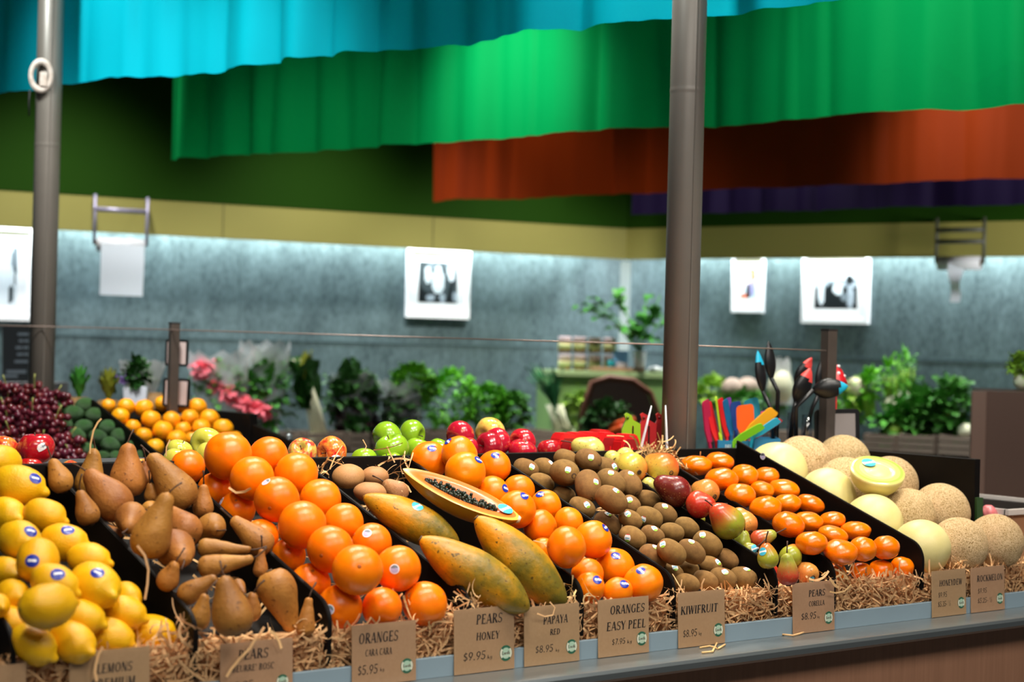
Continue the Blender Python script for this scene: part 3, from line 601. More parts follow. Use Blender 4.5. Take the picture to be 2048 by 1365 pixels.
POLE = {(715, 1141): (719, 1133), (553, 1000): (540, 1017), (474, 1020): (472, 1000), (577, 1112): (577, 1098), (620, 1169): (626, 1139), (660, 1099): (643, 1112), (640, 1001): (608, 980)}
PILES = {}
def note(bin_, o, c, d): PILES.setdefault(bin_, []).append((o, c[0], c[1], d))
def zdir(ang): t = radians(ang); return EX * cos(t) - EY * sin(t)
def place(kind, name, c, t, a, b, ang, st, asp):
    me = random.choice(VR[kind]); o = link(bpy.data.objects.new(name, me)); o.rotation_mode = 'QUATERNION'
    P = at(c[0], c[1], t); A, B = a * t / FPX, b * t / FPX; o.location = P
    toC = -ray(*c).normalized()
    if kind in ('lemon', 'kiwi'):
        d = zdir(ang); vis = A / B; ph = 0
        if vis < asp * .97:                                     # the long axis leans away from the shopper
            lo, hi = 0, 1.4
            for _ in range(30):
                m = (lo + hi) / 2; v = math.sqrt(cos(m) ** 2 + (sin(m) / asp) ** 2) * asp
                lo, hi = (m, hi) if v > vis else (lo, m)
            ph = lo
        nn = Vector((0, -.33, .944)); q = [d * cos(ph) + toC * sin(ph) * s for s in (1, -1)]
        dd = min(q, key=lambda v: abs(v.dot(nn)))
        o.rotation_quaternion = toZ(dd, random.random() * 6); R = B / .77; o.scale = (R, R, R * asp / 1.3)
    elif kind in ('mandarin', 'nashi'):
        up = (Vector((random.uniform(-.2, .2), random.uniform(-.25, .1), 1))).normalized()
        o.rotation_quaternion = toZ(up, random.random() * 6); el = b / a; o.scale = (A, A, A * min(1.25, max(.8, el / .8)))
    else:
        if c in POLE:
            h = (at(POLE[c][0], POLE[c][1], t) - P) / A; rr = min(h.length, .95); d = (h + toC * math.sqrt(1 - rr * rr)).normalized()
        else: d = Vector((random.uniform(-1, 1), random.uniform(.2, 1), random.uniform(-.6, 1))).normalized()
        o.rotation_quaternion = toZ(d, random.random() * 6); R = (A + B) / 2; o.scale = (R, R, R)
    M = Matrix.LocRotScale(P, o.rotation_quaternion, o.scale)
    if kind in calyx_me:
        k = link(bpy.data.objects.new('calyx', calyx_me[kind]), o); k.location = (0, 0, {'cara': .94, 'easy': .87, 'mandarin': .665, 'lemon': -1.0}[kind])
        if kind == 'lemon': k.rotation_euler = (pi, 0, 0)
    if kind == 'kiwi':
        k = link(bpy.data.objects.new('calyx', kcal), o); k.location = (0, 0, .975)
    if st:
        r = {'cara': .009, 'easy': .0092, 'kiwi': .0085, 'lemon': .0105}.get(kind, .012)
        sticker(o, st, r, kind, M, {'kiwi': .8, 'easy': 1.15, 'lemon': 1.1}.get(kind, 1), random.uniform(-.6, .6))
    return o
def pear_mesh(name, R, L, mat, seed, neck=.36, n=24):
    P = []; m = 26; top_ = L + R * neck * .55
    for i in range(m + 1):
        u = i / m; z = -R * .92 + (top_ + R * .92) * u
        if z < 0: r = R * math.sqrt(max(0, 1 - (z / (R * .96)) ** 2))
        else:
            q = z / top_; s = q * q * (3 - 2 * q); r = R * (1 - s) + R * neck * s
            e = (top_ - z) / (R * neck); r *= math.sqrt(max(0, 1 - (1 - min(1, e)) ** 2))
        P.append((max(r, 1e-4), z))
    P[0] = (R * .12, P[0][1] + R * .05)
    vf = lathe(P, n); bend = random.uniform(-.12, .12)
    V = []
    for p in vf[0]:
        p = p * (1 + .05 * mnoise.noise(p / R * 1.3 + Vector((seed, seed, 0)))); k = max(0, p.z) / max(top_, 1e-3)
        p.x += bend * R * k * k * 2; V.append(p)
    return mesh(name, (V, vf[1]), mat), top_, bend * R * 2
def pear(kind, name, f, mat):
    B = at(f['B'][0], f['B'][1], f['t']); T = at(f['T'][0], f['T'][1], f['t'] + f['dz']); R = f['w'] / 2 * f['t'] / FPX
    ax = T - B; L = ax.length; Lm = R * (1.75 if kind == 'bosc' else 1.15)
    if L < Lm:                                                 # the neck points partly towards or away from the shopper
        need = math.sqrt(Lm * Lm - L * L); ax = ax - ray(*f['B']).normalized() * need * (1 if f['dz'] <= 0 else -1) * (.8 if f['dz'] else .5); L = ax.length
    me, top_, bx = pear_mesh(name, R, L, mat, random.random() * 50, .40 if kind == 'bosc' else .5)
    o = link(bpy.data.objects.new(name, me)); o.rotation_mode = 'QUATERNION'; o.location = B; o.rotation_quaternion = toZ(ax, random.random() * 6)
    c = Vector((random.uniform(-.012, .012), random.uniform(-.012, .012), 0)); z0 = top_ - .006
    obj('stem', tube([Vector((bx, 0, z0)), Vector((bx, 0, z0 + .011)) + c * .2, Vector((bx, 0, z0 + .02)) + c * .6, Vector((bx, 0, z0 + .03)) + c * 1.2], [.0022, .0014, .0013, .0019], 7), MK['stem'], o)
    obj('calyx', xf(lathe([(1e-4, 0), (.003, .001), (.0055, -.0015), (.006, .002)], 9), Matrix.Translation((0, 0, -R * .885))), MK['calyx'], o)
    if f.get('st'): sticker(o, f['st'], .009, 'x', Matrix.LocRotScale(B, o.rotation_quaternion, (1, 1, 1)))
    return o
NAMES = dict(cara='orange', easy='orange', mandarin='mandarin', kiwi='kiwifruit', lemon='lemon', nashi='nashi_pear', honeydew='honeydew_melon', rockmelon='rockmelon', bosc='pear', corella='pear', nashipear='pear')
PILE_OF = dict(cara='cara cara orange bin', easy='easy peel orange bin', mandarin='front mandarin bin', kiwi='kiwifruit bin', lemon='lemon bin', bosc='brown pear bin', corella='corella pear bin', nashi='honey pear bin', nashipear='honey pear bin', honeydew='melon bin', rockmelon='melon bin')
DESC = dict(cara='large orange', easy='easy peel orange', mandarin='glossy mandarin', kiwi='brown kiwifruit', lemon='yellow lemon', nashi='round brown honey pear', nashipear='small brown honey pear with stem', honeydew='pale honeydew melon', rockmelon='netted rockmelon')
TONE = dict(yellow='yellow green pear', blush='yellow pear with red cheek', dark='dark red pear', gold='golden orange pear', red='bright red pear', greenred='green pear with red neck', green='small green pear', redgreen='red pear with green neck')
for f in FR:
    k = f['kind']; c = tuple(f['c'])
    if k in ('halfdew', 'halfpapaya', 'papaya'): continue
    if 'B' in f:
        o = pear(k, NAMES[k], f, PT_[f['tone']] if k == 'corella' else MK[k])
        dx, dy = f['T'][0] - f['B'][0], f['T'][1] - f['B'][1]
        pose = 'standing neck up' if dy < -abs(dx) * 1.2 else ('neck down' if dy > abs(dx) else ('neck pointing right' if dx > 0 else 'neck pointing left'))
        d = ('brown pear ' if k == 'bosc' else (TONE[f['tone']] + ' ' if k == 'corella' else DESC[k] + ' ')) + (pose if k == 'bosc' else '')
    else:
        o = place(k, NAMES[k], c, f['t'], f['a'], f['b'], f['ang'], f['st'], f['asp']); d = ('stickered ' if f['st'] else '') + DESC[k]
    tag(o, None, {'orange': 'orange', 'mandarin': 'mandarin', 'kiwifruit': 'kiwifruit', 'lemon': 'lemon', 'honeydew_melon': 'melon', 'rockmelon': 'melon'}.get(o.name.split('.')[0], 'pear'), None)
    note(PILE_OF[k], o, c, d)
# papayas
for f in [f for f in FR if f['kind'] == 'papaya']:
    L = f['a'] * f['t'] / FPX; ws = (f['b'] * f['t'] / FPX) / (.39 * L); d = zdir(f['ang'])
    me = mesh('papaya', lump(lathe(PAP, 32), .03, 2.2, f['a']), MK['papaya']); P = at(f['c'][0], f['c'][1], f['t'])
    o = link(bpy.data.objects.new('papaya', me)); o.rotation_mode = 'QUATERNION'; o.location = P
    o.rotation_quaternion = toZ(d, random.random() * 6); o.scale = (L * ws, L * ws, L)
    obj('stem_end', xf(lathe([(1e-4, .0), (.05, .0), (.06, -.03)], 10), Matrix.Translation((0, 0, -.985)) @ Matrix.Rotation(pi, 4, 'X')), MK['calyx'], o)
    if f['st']: sticker(o, f['st'], .012, 'x', Matrix.LocRotScale(P, o.rotation_quaternion, o.scale))
    tag(o, {108: 'whole papaya with pale blue sticker, furthest left in papaya bin', 132: 'large whole papaya in front, tip touching the straw by the papaya card', 128: 'whole papaya lying under the cut papaya half, beside the oranges'}[int(f['a'])], 'papaya', 'whole papayas')
f = [f for f in FR if f['kind'] == 'halfpapaya'][0]
L = f['a'] * f['t'] / FPX; W = .39 * L * .92; d = zdir(f['ang']); toC = -ray(*f['c']).normalized(); t = radians(f['ang'])
nimg = EX * sin(t) + EY * cos(t); nf = (nimg * .90 + toC * .43).normalized(); nf = (nf - d * nf.dot(d)).normalized(); sd = d.cross(nf)
Mh = Matrix((sd, d, nf)).transposed().to_4x4()
V, Fc = [], []; K = 14
for i, (r, z) in enumerate(PAP):
    for k in range(K + 1):
        a = pi + pi * k / K; V.append((r / .39 * W * cos(a), z * L, r / .39 * W * sin(a) * 1.05))
for i in range(len(PAP) - 1):
    for k in range(K): Fc.append([i * (K + 1) + k, i * (K + 1) + k + 1, (i + 1) * (K + 1) + k + 1, (i + 1) * (K + 1) + k])
hp = obj('halved_papaya', (V, Fc), MK['halfpapaya'], loc=at(f['c'][0] + 6, f['c'][1] - 8, f['t']), rot=Mh.to_quaternion())
tag(hp, 'halved papaya with orange flesh and black seeds facing up', 'papaya')
fl = NT('papaya_flesh'); fm = fl.fin(fl.mix(fl.noise(60), (244, 122, 44), (236, 100, 30)), .3, spec=.55, sss=0)
V, Fc, mi = [], [], []; rings = [(1.0, 0), (.93, .0015), (.52, -.001), (.42, -.010), (.2, -.016), (.02, -.017)]
for s, dz in rings:
    for i, (r, z) in enumerate(PAP): V.append((r / .39 * W * s, z * L * (s if s > .6 else s * 1.35), dz))
    for i, (r, z) in list(enumerate(PAP))[::-1]: V.append((-r / .39 * W * s, z * L * (s if s > .6 else s * 1.35), dz))
n = 2 * len(PAP)
for j in range(len(rings) - 1):
    for i in range(n): Fc.append([j * n + i, j * n + (i + 1) % n, (j + 1) * n + (i + 1) % n, (j + 1) * n + i]); mi.append(1 if j == 0 else (2 if j > 2 else 0))
obj('flesh', (V, Fc, mi), [fm, plain('papaya_rim', (238, 176, 70), .3), plain('papaya_cavity', (120, 66, 30), .5)], hp)
sv = []
for i in range(240):
    u = random.uniform(-1, 1); zz = u * L * .60; ww = W * .36 * math.sqrt(max(0, 1 - u * u)); x = random.uniform(-ww, ww)
    sv.append(xf(ball(.0036, 8, 6, 1.25), Matrix.Translation((x, zz, -.006 + random.uniform(-.004, .006)))))
tag(obj('seeds', join(*sv), plain('papaya_seed', (34, 44, 30), .3), hp), kind='stuff')
obj('stem_end', xf(lathe([(1e-4, .004), (.006, .004), (.009, -.002)], 9), Matrix.Translation((0, L * .985, -.004)) @ Matrix.Rotation(-pi / 2, 4, 'X')), plain('papaya_tip', (226, 206, 170), .7), hp)
M0 = Matrix.LocRotScale(hp.location, hp.rotation_quaternion, (1, 1, 1))
bpy.context.view_layer.update()
fo = [c for c in hp.children if c.name.startswith('flesh')][0]; so = sticker(fo, (1009, 1022), .016, 'x', M0, 1.0, .3, True)
if so: so.parent = hp
# halved honeydew
f = [f for f in FR if f['kind'] == 'halfdew'][0]
R = 55 * f['t'] / FPX; toC = -ray(*f['c']).normalized(); nf = (toC * .47 + (EX * .20 + EY * .98) * .88).normalized()
hd = obj('halved_honeydew', lathe([(1e-4, -R * .96)] + [(R * sin(pi * i / 24), -R * .96 * cos(pi * i / 24)) for i in range(1, 13)], 40), plain('cut_honeydew_rind', (226, 214, 140), .4, (214, 202, 124), 30), loc=at(1755, 941, f['t']), rot=toZ(nf))
tag(hd, 'halved honeydew showing pale green flesh, resting on the whole melons', 'melon')
prof = [(R * .995, .0), (R * .93, .002), (R * .82, .002), (R * .66, .0015), (R * .50, .001), (R * .40, -.006), (R * .26, -.014), (1e-4, -.016)]
V, Fc = lathe(prof[::-1], 40); Fc = Fc[:-2]; mi = []
cols = [(196, 196, 104), (164, 190, 82), (178, 198, 108), (192, 204, 136), (204, 204, 162), (176, 146, 96), (136, 106, 66)]
for j in range(7): mi += [6 - j] * 40
obj('flesh', (V, Fc, mi), [plain('honeydew_flesh', c, .2, spec=.6) for c in cols], hd)
tag(obj('seeds', join(*[xf(ball(random.uniform(.006, .011), 10, 6, .6), Matrix.Translation((R * .30 * sin(i * 2.4) * (i % 3 + 1) / 3, R * .30 * cos(i * 2.4) * (i % 3 + 1) / 3, -.006))) for i in range(14)]), plain('melon_seed_pulp', (212, 176, 122), .35, (190, 150, 100), 90), hd), kind='stuff')
Mh = Matrix.LocRotScale(hd.location, hd.rotation_quaternion, (1, 1, 1)); fo = [c for c in hd.children if c.name.startswith('flesh')][0]
so = sticker(fo, (1737, 929), .0175, 'x', Mh, 1.0, .3, True)
if so: so.parent = hd
# ------------------------------------------------------------------ counter
DS, TOP = 2.535, .85
def topZ(y): return 1.02 + .35 * (y - 2.625)
m_steel = plain('brushed_steel', (150, 158, 160), .3, (134, 142, 144), 6, .03, 300, stretch=(1, 60, 60), metal=.75)
m_strip = plain('blue_grey_painted_strip', (128, 146, 156), .5, (120, 138, 148), 5)
m_black = plain('black_laminate', (13, 10, 9), .5, (18, 14, 12), 30, spec=.14)
m_wood = plain('brown_woodgrain_laminate', (172, 126, 98), .45, (142, 102, 78), 9, .02, 60, stretch=(14, 14, .6), spec=.3)
def clear(name, tint, rough=.05, f=.88, milk=0):
    t = NT(name); tr = t.add('ShaderNodeBsdfTransparent'); tr.inputs[0].default_value = lin(tint); gl = t.add('ShaderNodeBsdfGlossy'); gl.inputs['Roughness'].default_value = rough
    mx = t.add('ShaderNodeMixShader'); fr = t.add('ShaderNodeLayerWeight'); pw = t.add('ShaderNodeMath', operation='POWER', i_1=4.0); mu = t.add('ShaderNodeMath', operation='MULTIPLY_ADD', i_1=.3, i_2=1 - f); ad = t.add('ShaderNodeMath', operation='MINIMUM', i_1=1.0)
    t.l(fr.outputs['Facing'], pw.inputs[0]); t.l(pw.outputs[0], mu.inputs[0]); t.l(mu.outputs[0], ad.inputs[0])
    if milk:
        df = t.add('ShaderNodeBsdfTranslucent'); d2 = t.add('ShaderNodeBsdfDiffuse'); m2 = t.add('ShaderNodeMixShader', i_0=.5); m3 = t.add('ShaderNodeMixShader', i_0=milk)
        t.l(df.outputs[0], m2.inputs[1]); t.l(d2.outputs[0], m2.inputs[2]); t.l(gl.outputs[0], m3.inputs[1]); t.l(m2.outputs[0], m3.inputs[2]); gl = m3
    t.l(ad.outputs[0], mx.inputs[0]); t.l(tr.outputs[0], mx.inputs[1]); t.l(gl.outputs[0], mx.inputs[2])
    t.l(mx.outputs[0], t.n['Material Output'].inputs[0]); return t.m
m_acr = clear('clear_acrylic', (246, 246, 246), .08, .97)
X0, X1 = .95, 4.3
ctr = empty('fruit_counter', (2.6, 2.9, 0), 'long fruit counter with brown woodgrain front and steel ledge', 'counter')
def cpart(n, vf, m, s=False): o = obj(n, vf, m, ctr, s); o.location = -Vector(ctr.location); return o
cpart('front_panel', box(((X0 + 3.66) / 2, 2.50, .415), (3.66 - X0, .03, .83), bev=.002), m_wood)
cpart('front_panel', box(((X1 + 3.665) / 2, 2.50, .415), (X1 - 3.665, .03, .83), bev=.002), m_wood)
cpart('carcass', box(((X0 + X1) / 2, 2.93, .42), (X1 - X0, .8, .82)), plain('dark_carcass', (40, 34, 30), .7))
lip = [(2.47, .825), (2.437, .826), (2.431, .832), (2.430, .843), (2.433, .849), (2.44, .850), (3.36, .850), (3.36, .838), (2.47, .838)]
cpart('steel_ledge', prism(lip, (X1 - X0, 0, 0), (X0, 0, 0), (0, 1, 0), (0, 0, 1)), m_steel)
cpart('riser_strip', box(((X0 + X1) / 2, DS + .006, TOP + .0185), (X1 - X0, .012, .037), bev=.001), m_strip)
cpart('acrylic_guard', box(((X0 + X1) / 2, DS + .0045, TOP + .037 + .034), (X1 - X0, .003, .068)), m_acr)
tray = empty('sloped_display_tray', (2.6, 2.9, .9), 'black sloped tray board with back rail under the fruit bins', 'tray')
def tpart(n, vf, m): o = obj(n, vf, m, tray, False); o.location = -Vector(tray.location); return o
yb = 3.145
EB = onX(1955, 918, 3.66).y
tpart('tray_base', prism([(2.605, topZ(2.605) - .105), (yb, topZ(yb) - .105), (yb, .852), (2.605, .852)], (3.645 - X0, 0, 0), (X0, 0, 0), (0, 1, 0), (0, 0, 1)), m_black)
tpart('tray_extension', prism([(yb, topZ(yb) - .105), (3.26, topZ(3.26) - .105), (3.26, .852), (yb, .852)], (.395, 0, 0), (3.25, 0, 0), (0, 1, 0), (0, 0, 1)), m_black)
tpart('back_rail', box(((X0 + 3.255) / 2, yb + .012, 1.03), (3.255 - X0, .02, .345), bev=.002), m_black)
tpart('back_rail', box((3.4525, 3.272, 1.02), (.405, .02, .325), bev=.002), m_black)
tpart('end_board', box((3.662, (EB + 3.28) / 2, 1.0225), (.022, 3.28 - EB, .345), bev=.002), m_black)
back = obj('back_shelf', join(prism([(3.170, 1.133), (3.375, 1.194), (3.375, 1.174), (3.170, 1.113)], (1.73, 0, 0), (1.05, 0, 0), (0, 1, 0), (0, 0, 1)), box((3.01, 3.345, 1.105), (.44, .35, .02)), box((3.44, 3.40, 1.105), (.42, .23, .02)), box(((1.05 + 2.78) / 2, 3.365, 1.014), (1.73, .02, .322)), box((3.22, 3.51, .98), (.86, .02, .23))), plain('dark_grey_shelf', (62, 62, 64), .5), smooth=False)
tag(back, 'dark grey shelf behind the fruit bins holding apples and utensils', 'shelf')
c4 = obj('shelf_cabinet', box((2.28, 3.44, .44), (2.44, .12, .88)), plain('shelf_cabinet_grey', (50, 46, 44), .6), smooth=False); tag(c4, 'dark cabinet under the apple shelf', 'cabinet')
for nm, x in (('I', 1.07), ('H', 1.38), ('G', 1.638), ('F', 1.94), ('E', 2.212), ('D', 2.457), ('C', 2.756), ('B', 2.94), ('A', 3.243)):
    P = []; n = Vector((-.35, 1)).normalized()
    y0 = 2.545; r = .05
    # front end rounded, top edge following the slope
    for k in range(9):
        q = k / 8; a = (1 - q) * pi + q * (pi / 2 + atan(.35) * 1.0)
        P.append((y0 + r + r * cos(a), topZ(y0 + r) - r * 1.02 + r * sin(a)))
    P.append((yb, topZ(yb))); P.append((yb, topZ(yb) - .10)); P.append((y0, topZ(y0) - .10))
    if nm == 'A': P = [(y, z + .021) for y, z in P]
    o = obj('bin_divider', prism(P, (.008, 0, 0), (x, 0, 0), (0, 1, 0), (0, 0, 1), .0015), m_black, smooth=False)
    tag(o, {'I': 'black sloping divider at the far left of the lemons', 'H': 'black sloping divider between lemons and brown pears', 'G': 'black sloping divider between brown pears and cara cara oranges', 'F': 'black sloping divider between cara cara oranges and papayas',
      'E': 'black sloping divider between papayas and easy peel oranges', 'D': 'black sloping divider between easy peel oranges and kiwifruit', 'C': 'black sloping divider between kiwifruit and corella pears', 'B': 'black sloping divider between corella pears and mandarins', 'A': 'black sloping divider between mandarins and melons'}[nm], 'divider', 'black bin dividers')
    if nm == 'A': sticker(o, (1526, 913), .009, 'cara', Matrix.Identity(4))
# ------------------------------------------------------------------ wood wool
m_straw = plain('wood_wool', (236, 194, 140), .7, (208, 160, 106), 30, val=.15, spec=.2)
def strands(n, fn, L=(.035, .08), W=(.0012, .0026), curl=.5, up=0.0):
    V, Fc = [], []
    for _ in range(n):
        p = Vector(fn()); d = Vector((random.gauss(0, 1), random.gauss(0, .45), random.gauss(up, .55))).normalized(); w = random.uniform(*W); l = random.uniform(*L); k = random.randint(4, 7)
        ax = Vector((random.gauss(0, 1), random.gauss(0, 1), random.gauss(0, 1))).normalized(); tw = random.gauss(0, curl); sdv = d.orthogonal().normalized(); sdv.rotate(Quaternion(d, random.random() * 6))
        p = p - d * l / 2; b = len(V)
        for i in range(k + 1):
            V.append(p + sdv * w); V.append(p - sdv * w)
            q = Quaternion(ax, tw); d = q @ d; sdv = (q @ sdv); p = p + d * l / k
        for i in range(k): Fc.append([b + 2 * i, b + 2 * i + 1, b + 2 * i + 3, b + 2 * i + 2])
    return V, Fc
def band():
    x = random.uniform(1.0, 4.25); return (x, random.uniform(DS + .012, DS + .036), random.uniform(.865, .948))
def cliptop(vf, z): return [Vector((p.x, max(p.y, DS + .0085 + (p.z - .9) * .01), max(p.z, .852))) for p in vf[0]], vf[1]
bed = obj('wood_wool_packing', join(box(((X0 + X1) / 2, DS + .050, .899), (X1 - X0, .034, .096)), cliptop(strands(5600, band, curl=.25), 0)), m_straw, smooth=False)
tag(bed, 'pale wood wool packed behind the clear guard along the counter front', 'wood wool', kind='stuff')
xs = [1.07, 1.38, 1.638, 1.94, 2.212, 2.457, 2.756, 2.94, 3.243, 3.65]
lay = []
for i in range(9):
    a, b = xs[i] + .01, xs[i + 1]
    h = .004
    def bedp():
        y = random.uniform(2.62, 3.12) if random.random() < .5 else random.uniform(3.0, 3.12); return (random.uniform(a + .02, b - .02), y, topZ(y) - .104 + h + random.uniform(0, .014))
    lay.append(strands(70 if i != 1 else 110, bedp, up=.1))
o = obj('wood_wool_bedding', join(*lay), m_straw, smooth=False); tag(o, 'thin layer of wood wool lying in the bins under the fruit', 'wood wool', kind='stuff')
def tuft(px, py, Y, n, spread, label, up=.6, L=(.03, .07), seed=0):
    c = onY(px, py, Y); s = Vector(spread)
    n = int(n * .62) if Y < 2.6 else n
    vf = strands(n, lambda: c + Vector((random.gauss(0, 1) * s.x, random.gauss(0, 1) * s.y, random.gauss(0, 1) * s.z)), L, (.001, .0022), .35, up)
    o = obj('wood_wool_tuft', cliptop(vf, 0) if Y < 2.6 else vf, m_straw, smooth=False)
    tag(o, label, 'wood wool', kind='stuff')
tuft(1305, 908, 3.13, 80, (.035, .02, .016), 'tuft of wood wool spilling over the back rail behind the corella pears', .9)
tuft(1340, 925, 3.06, 34, (.03, .02, .012), 'wood wool between the red cheeked pears and rear mandarins', .8)
tuft(655, 935, 3.12, 14, (.02, .012, .012), 'loose wood wool at the back left corner of the papaya bin', .6)
tuft(790, 937, 3.12, 22, (.02, .012, .016), 'loose wood wool behind the halved papaya by the back rail', .8)
tuft(640, 1262, 2.56, 34, (.025, .008, .012), 'wood wool tuft where brown pears meet cara cara oranges', .6)
tuft(365, 1262, 2.56, 46, (.03, .008, .014), 'wood wool tuft between the front lemon and brown pears', .6)
tuft(850, 1222, 2.56, 40, (.03, .008, .01), 'wood wool tuft in front of the right cara cara orange', .4)
tuft(940, 1205, 2.56, 60, (.035, .01, .012), 'wood wool tuft at the papaya tip above the honey pear card', .5)
tuft(1150, 1200, 2.56, 44, (.02, .01, .012), 'wood wool tuft between papaya and easy peel oranges', .5)
tuft(1345, 1205, 2.56, 50, (.02, .008, .014), 'wood wool tuft left of the kiwifruit card', .4)
tuft(1690, 1155, 2.56, 46, (.05, .008, .012), 'wood wool tuft above the corella pear card corner', .6)
tuft(1930, 1130, 2.565, 40, (.03, .008, .01), 'wood wool tuft between the honeydew and rockmelon cards', .6)
def strand(px, w, Y, name, label):
    P = [onY(x, y, yy if yy else Y) for x, y, *r in px for yy in [r[0] if r else None]]; V, Fc = [], []
    for i, p in enumerate(P):
        t = (P[min(i + 1, len(P) - 1)] - P[max(i - 1, 0)]).normalized(); s = t.cross(Vector((0, 1, 0))).normalized() * w
        e = Vector((0, .0008, 0)); V += [p + s, p - s, p - s + e, p + s + e]
    for i in range(len(P) - 1):
        for k in range(4): Fc.append([i * 4 + k, i * 4 + (k + 1) % 4, i * 4 + 4 + (k + 1) % 4, i * 4 + 4 + k])
    Fc += [[0, 1, 2, 3], [len(V) - 4, len(V) - 3, len(V) - 2, len(V) - 1]]
    o = obj(name, (V, Fc), m_straw, smooth=False); tag(o, label, 'wood wool', 'loose wood wool strands')
YF = DS - .012
strand([(206, 1295), (197, 1310), (192, 1330), (190, 1345), (194, 1364)], .0022, YF, 'wood_wool_strand', 'long curved straw strand hanging over the lemon card')
strand([(511, 1278), (500, 1298), (480, 1318), (462, 1340), (453, 1355)], .0024, YF, 'wood_wool_strand', 'straw strand crossing the brown pear card diagonally')
strand([(540, 1262), (550, 1270), (558, 1282), (563, 1298)], .0024, YF, 'wood_wool_strand', 'short curved straw strand over right top of brown pear card')
strand([(1660, 1158), (1670, 1172), (1678, 1176)], .003, YF, 'wood_wool_strand', 'short straw strand on top corner of corella pear card')
strand([(1660, 1184), (1672, 1187), (1690, 1183), (1703, 1170)], .0016, YF, 'wood_wool_strand', 'thin curled straw strand beside the word on corella card')
strand([(1075, 1228), (1090, 1234), (1106, 1231), (1110, 1216), (1100, 1205)], .0014, YF, 'wood_wool_strand', 'looped straw strand at top of the papaya card')
strand([(275, 1092, 2.6), (290, 1112, 2.6), (297, 1140, 2.6), (295, 1170, 2.6), (290, 1200, 2.6)], .002, YF, 'wood_wool_strand', 'long straw strand hanging over the lemon and pear divider')
strand([(458, 976, 2.78), (472, 986, 2.77), (490, 984, 2.76), (502, 977, 2.75)], .002, YF, 'wood_wool_strand', 'bent straw strand lying on the rear cara cara oranges')
strand([(1067, 1082, 2.69), (1085, 1086, 2.67), (1100, 1100, 2.66), (1112, 1113, 2.64), (1140, 1111, 2.62), (1172, 1097, 2.60)], .0013, YF, 'wood_wool_strand', 'thin bent straw strand draped across the front easy peel orange')
strand([(180, 908, 3.0), (181, 890, 3.0), (187, 862, 3.0), (196, 845, 3.0), (203, 838, 3.0)], .0016, YF, 'wood_wool_strand', 'thin straw strand standing up above the brown pears')
strand([(332, 913, 3.12), (333, 895, 3.12), (340, 880, 3.12)], .0014, YF, 'wood_wool_strand', 'short upright straw strand beside the yellow apples')
strand([(728, 905, 3.165), (733, 893, 3.165), (726, 880, 3.165)], .0012, YF, 'wood_wool_strand', 'short upright straw strand in front of the green apples')
strand([(1214, 872, 3.2), (1238, 872, 3.2), (1262, 876, 3.2), (1270, 884, 3.2), (1278, 896, 3.2)], .0014, YF, 'wood_wool_strand', 'pale straw strand lying over the red slicers')
for pts, lb in (([(1400, 1296), (1420, 1293), (1436, 1298), (1450, 1290)], 'straw scrap with crossing ends below kiwifruit card'), ([(1404, 1306), (1425, 1304), (1434, 1286)], 'straw scrap bent on the ledge below kiwifruit card'),
               ([(1565, 1270), (1585, 1272), (1600, 1268), (1612, 1264)], 'straw scrap lying on the ledge left of corella card')):
    P = [onZ(x, y, .853) for x, y in pts]
    o = obj('wood_wool_scrap', tube(P, [.0022] * len(P), 5), m_straw); tag(o, lb, 'wood wool', 'straw scraps on the steel ledge')
# ------------------------------------------------------------------ lettering
T_, t_ = .20, .085
def gs(x0, y0, x1, y1, w):   # stroke
    a = Vector((x0, y0)); b = Vector((x1, y1)); n = (b - a).normalized(); n = Vector((-n.y, n.x)) * w / 2
    return [[a + n, b + n, b - n, a - n]]
def gv(x, y0=0, y1=1, w=T_): return gs(x, y0, x, y1, w)
def sf(x, y, l=.16): return [[Vector((x - l, y - .025 if y > .5 else y)), Vector((x + l, y - .025 if y > .5 else y)), Vector((x + l, y if y > .5 else y + .045)), Vector((x - l, y if y > .5 else y + .045))]]
def ga(cx, cy, rx, ry, a0, a1, T=T_, t=t_, n=14):
    o = []
    for i in range(n):
        q = []
        for a, k in ((radians(a0 + (a1 - a0) * i / n), 1), (radians(a0 + (a1 - a0) * (i + 1) / n), 1), (radians(a0 + (a1 - a0) * (i + 1) / n), 0), (radians(a0 + (a1 - a0) * i / n), 0)):
            q.append(Vector((cx + (rx - (0 if k else T)) * cos(a), cy + (ry - (0 if k else t)) * sin(a))))
        o.append(q)
    return o
def stem(x): return gv(x) + sf(x, 0) + sf(x, 1)
def tick(x, y0, y1): return gs(x, y0, x, y1, .05)
E_ = stem(.16) + gs(.16, .97, .58, .97, t_) + gs(.16, .52, .46, .52, t_) + gs(.16, .03, .6, .03, t_) + tick(.57, .8, 1) + tick(.6, 0, .22) + tick(.46, .42, .62)
P_ = stem(.16) + ga(.3, .73, .34, .27, -90, 90) + gs(.16, .97, .32, .97, t_) + gs(.16, .49, .32, .49, t_)
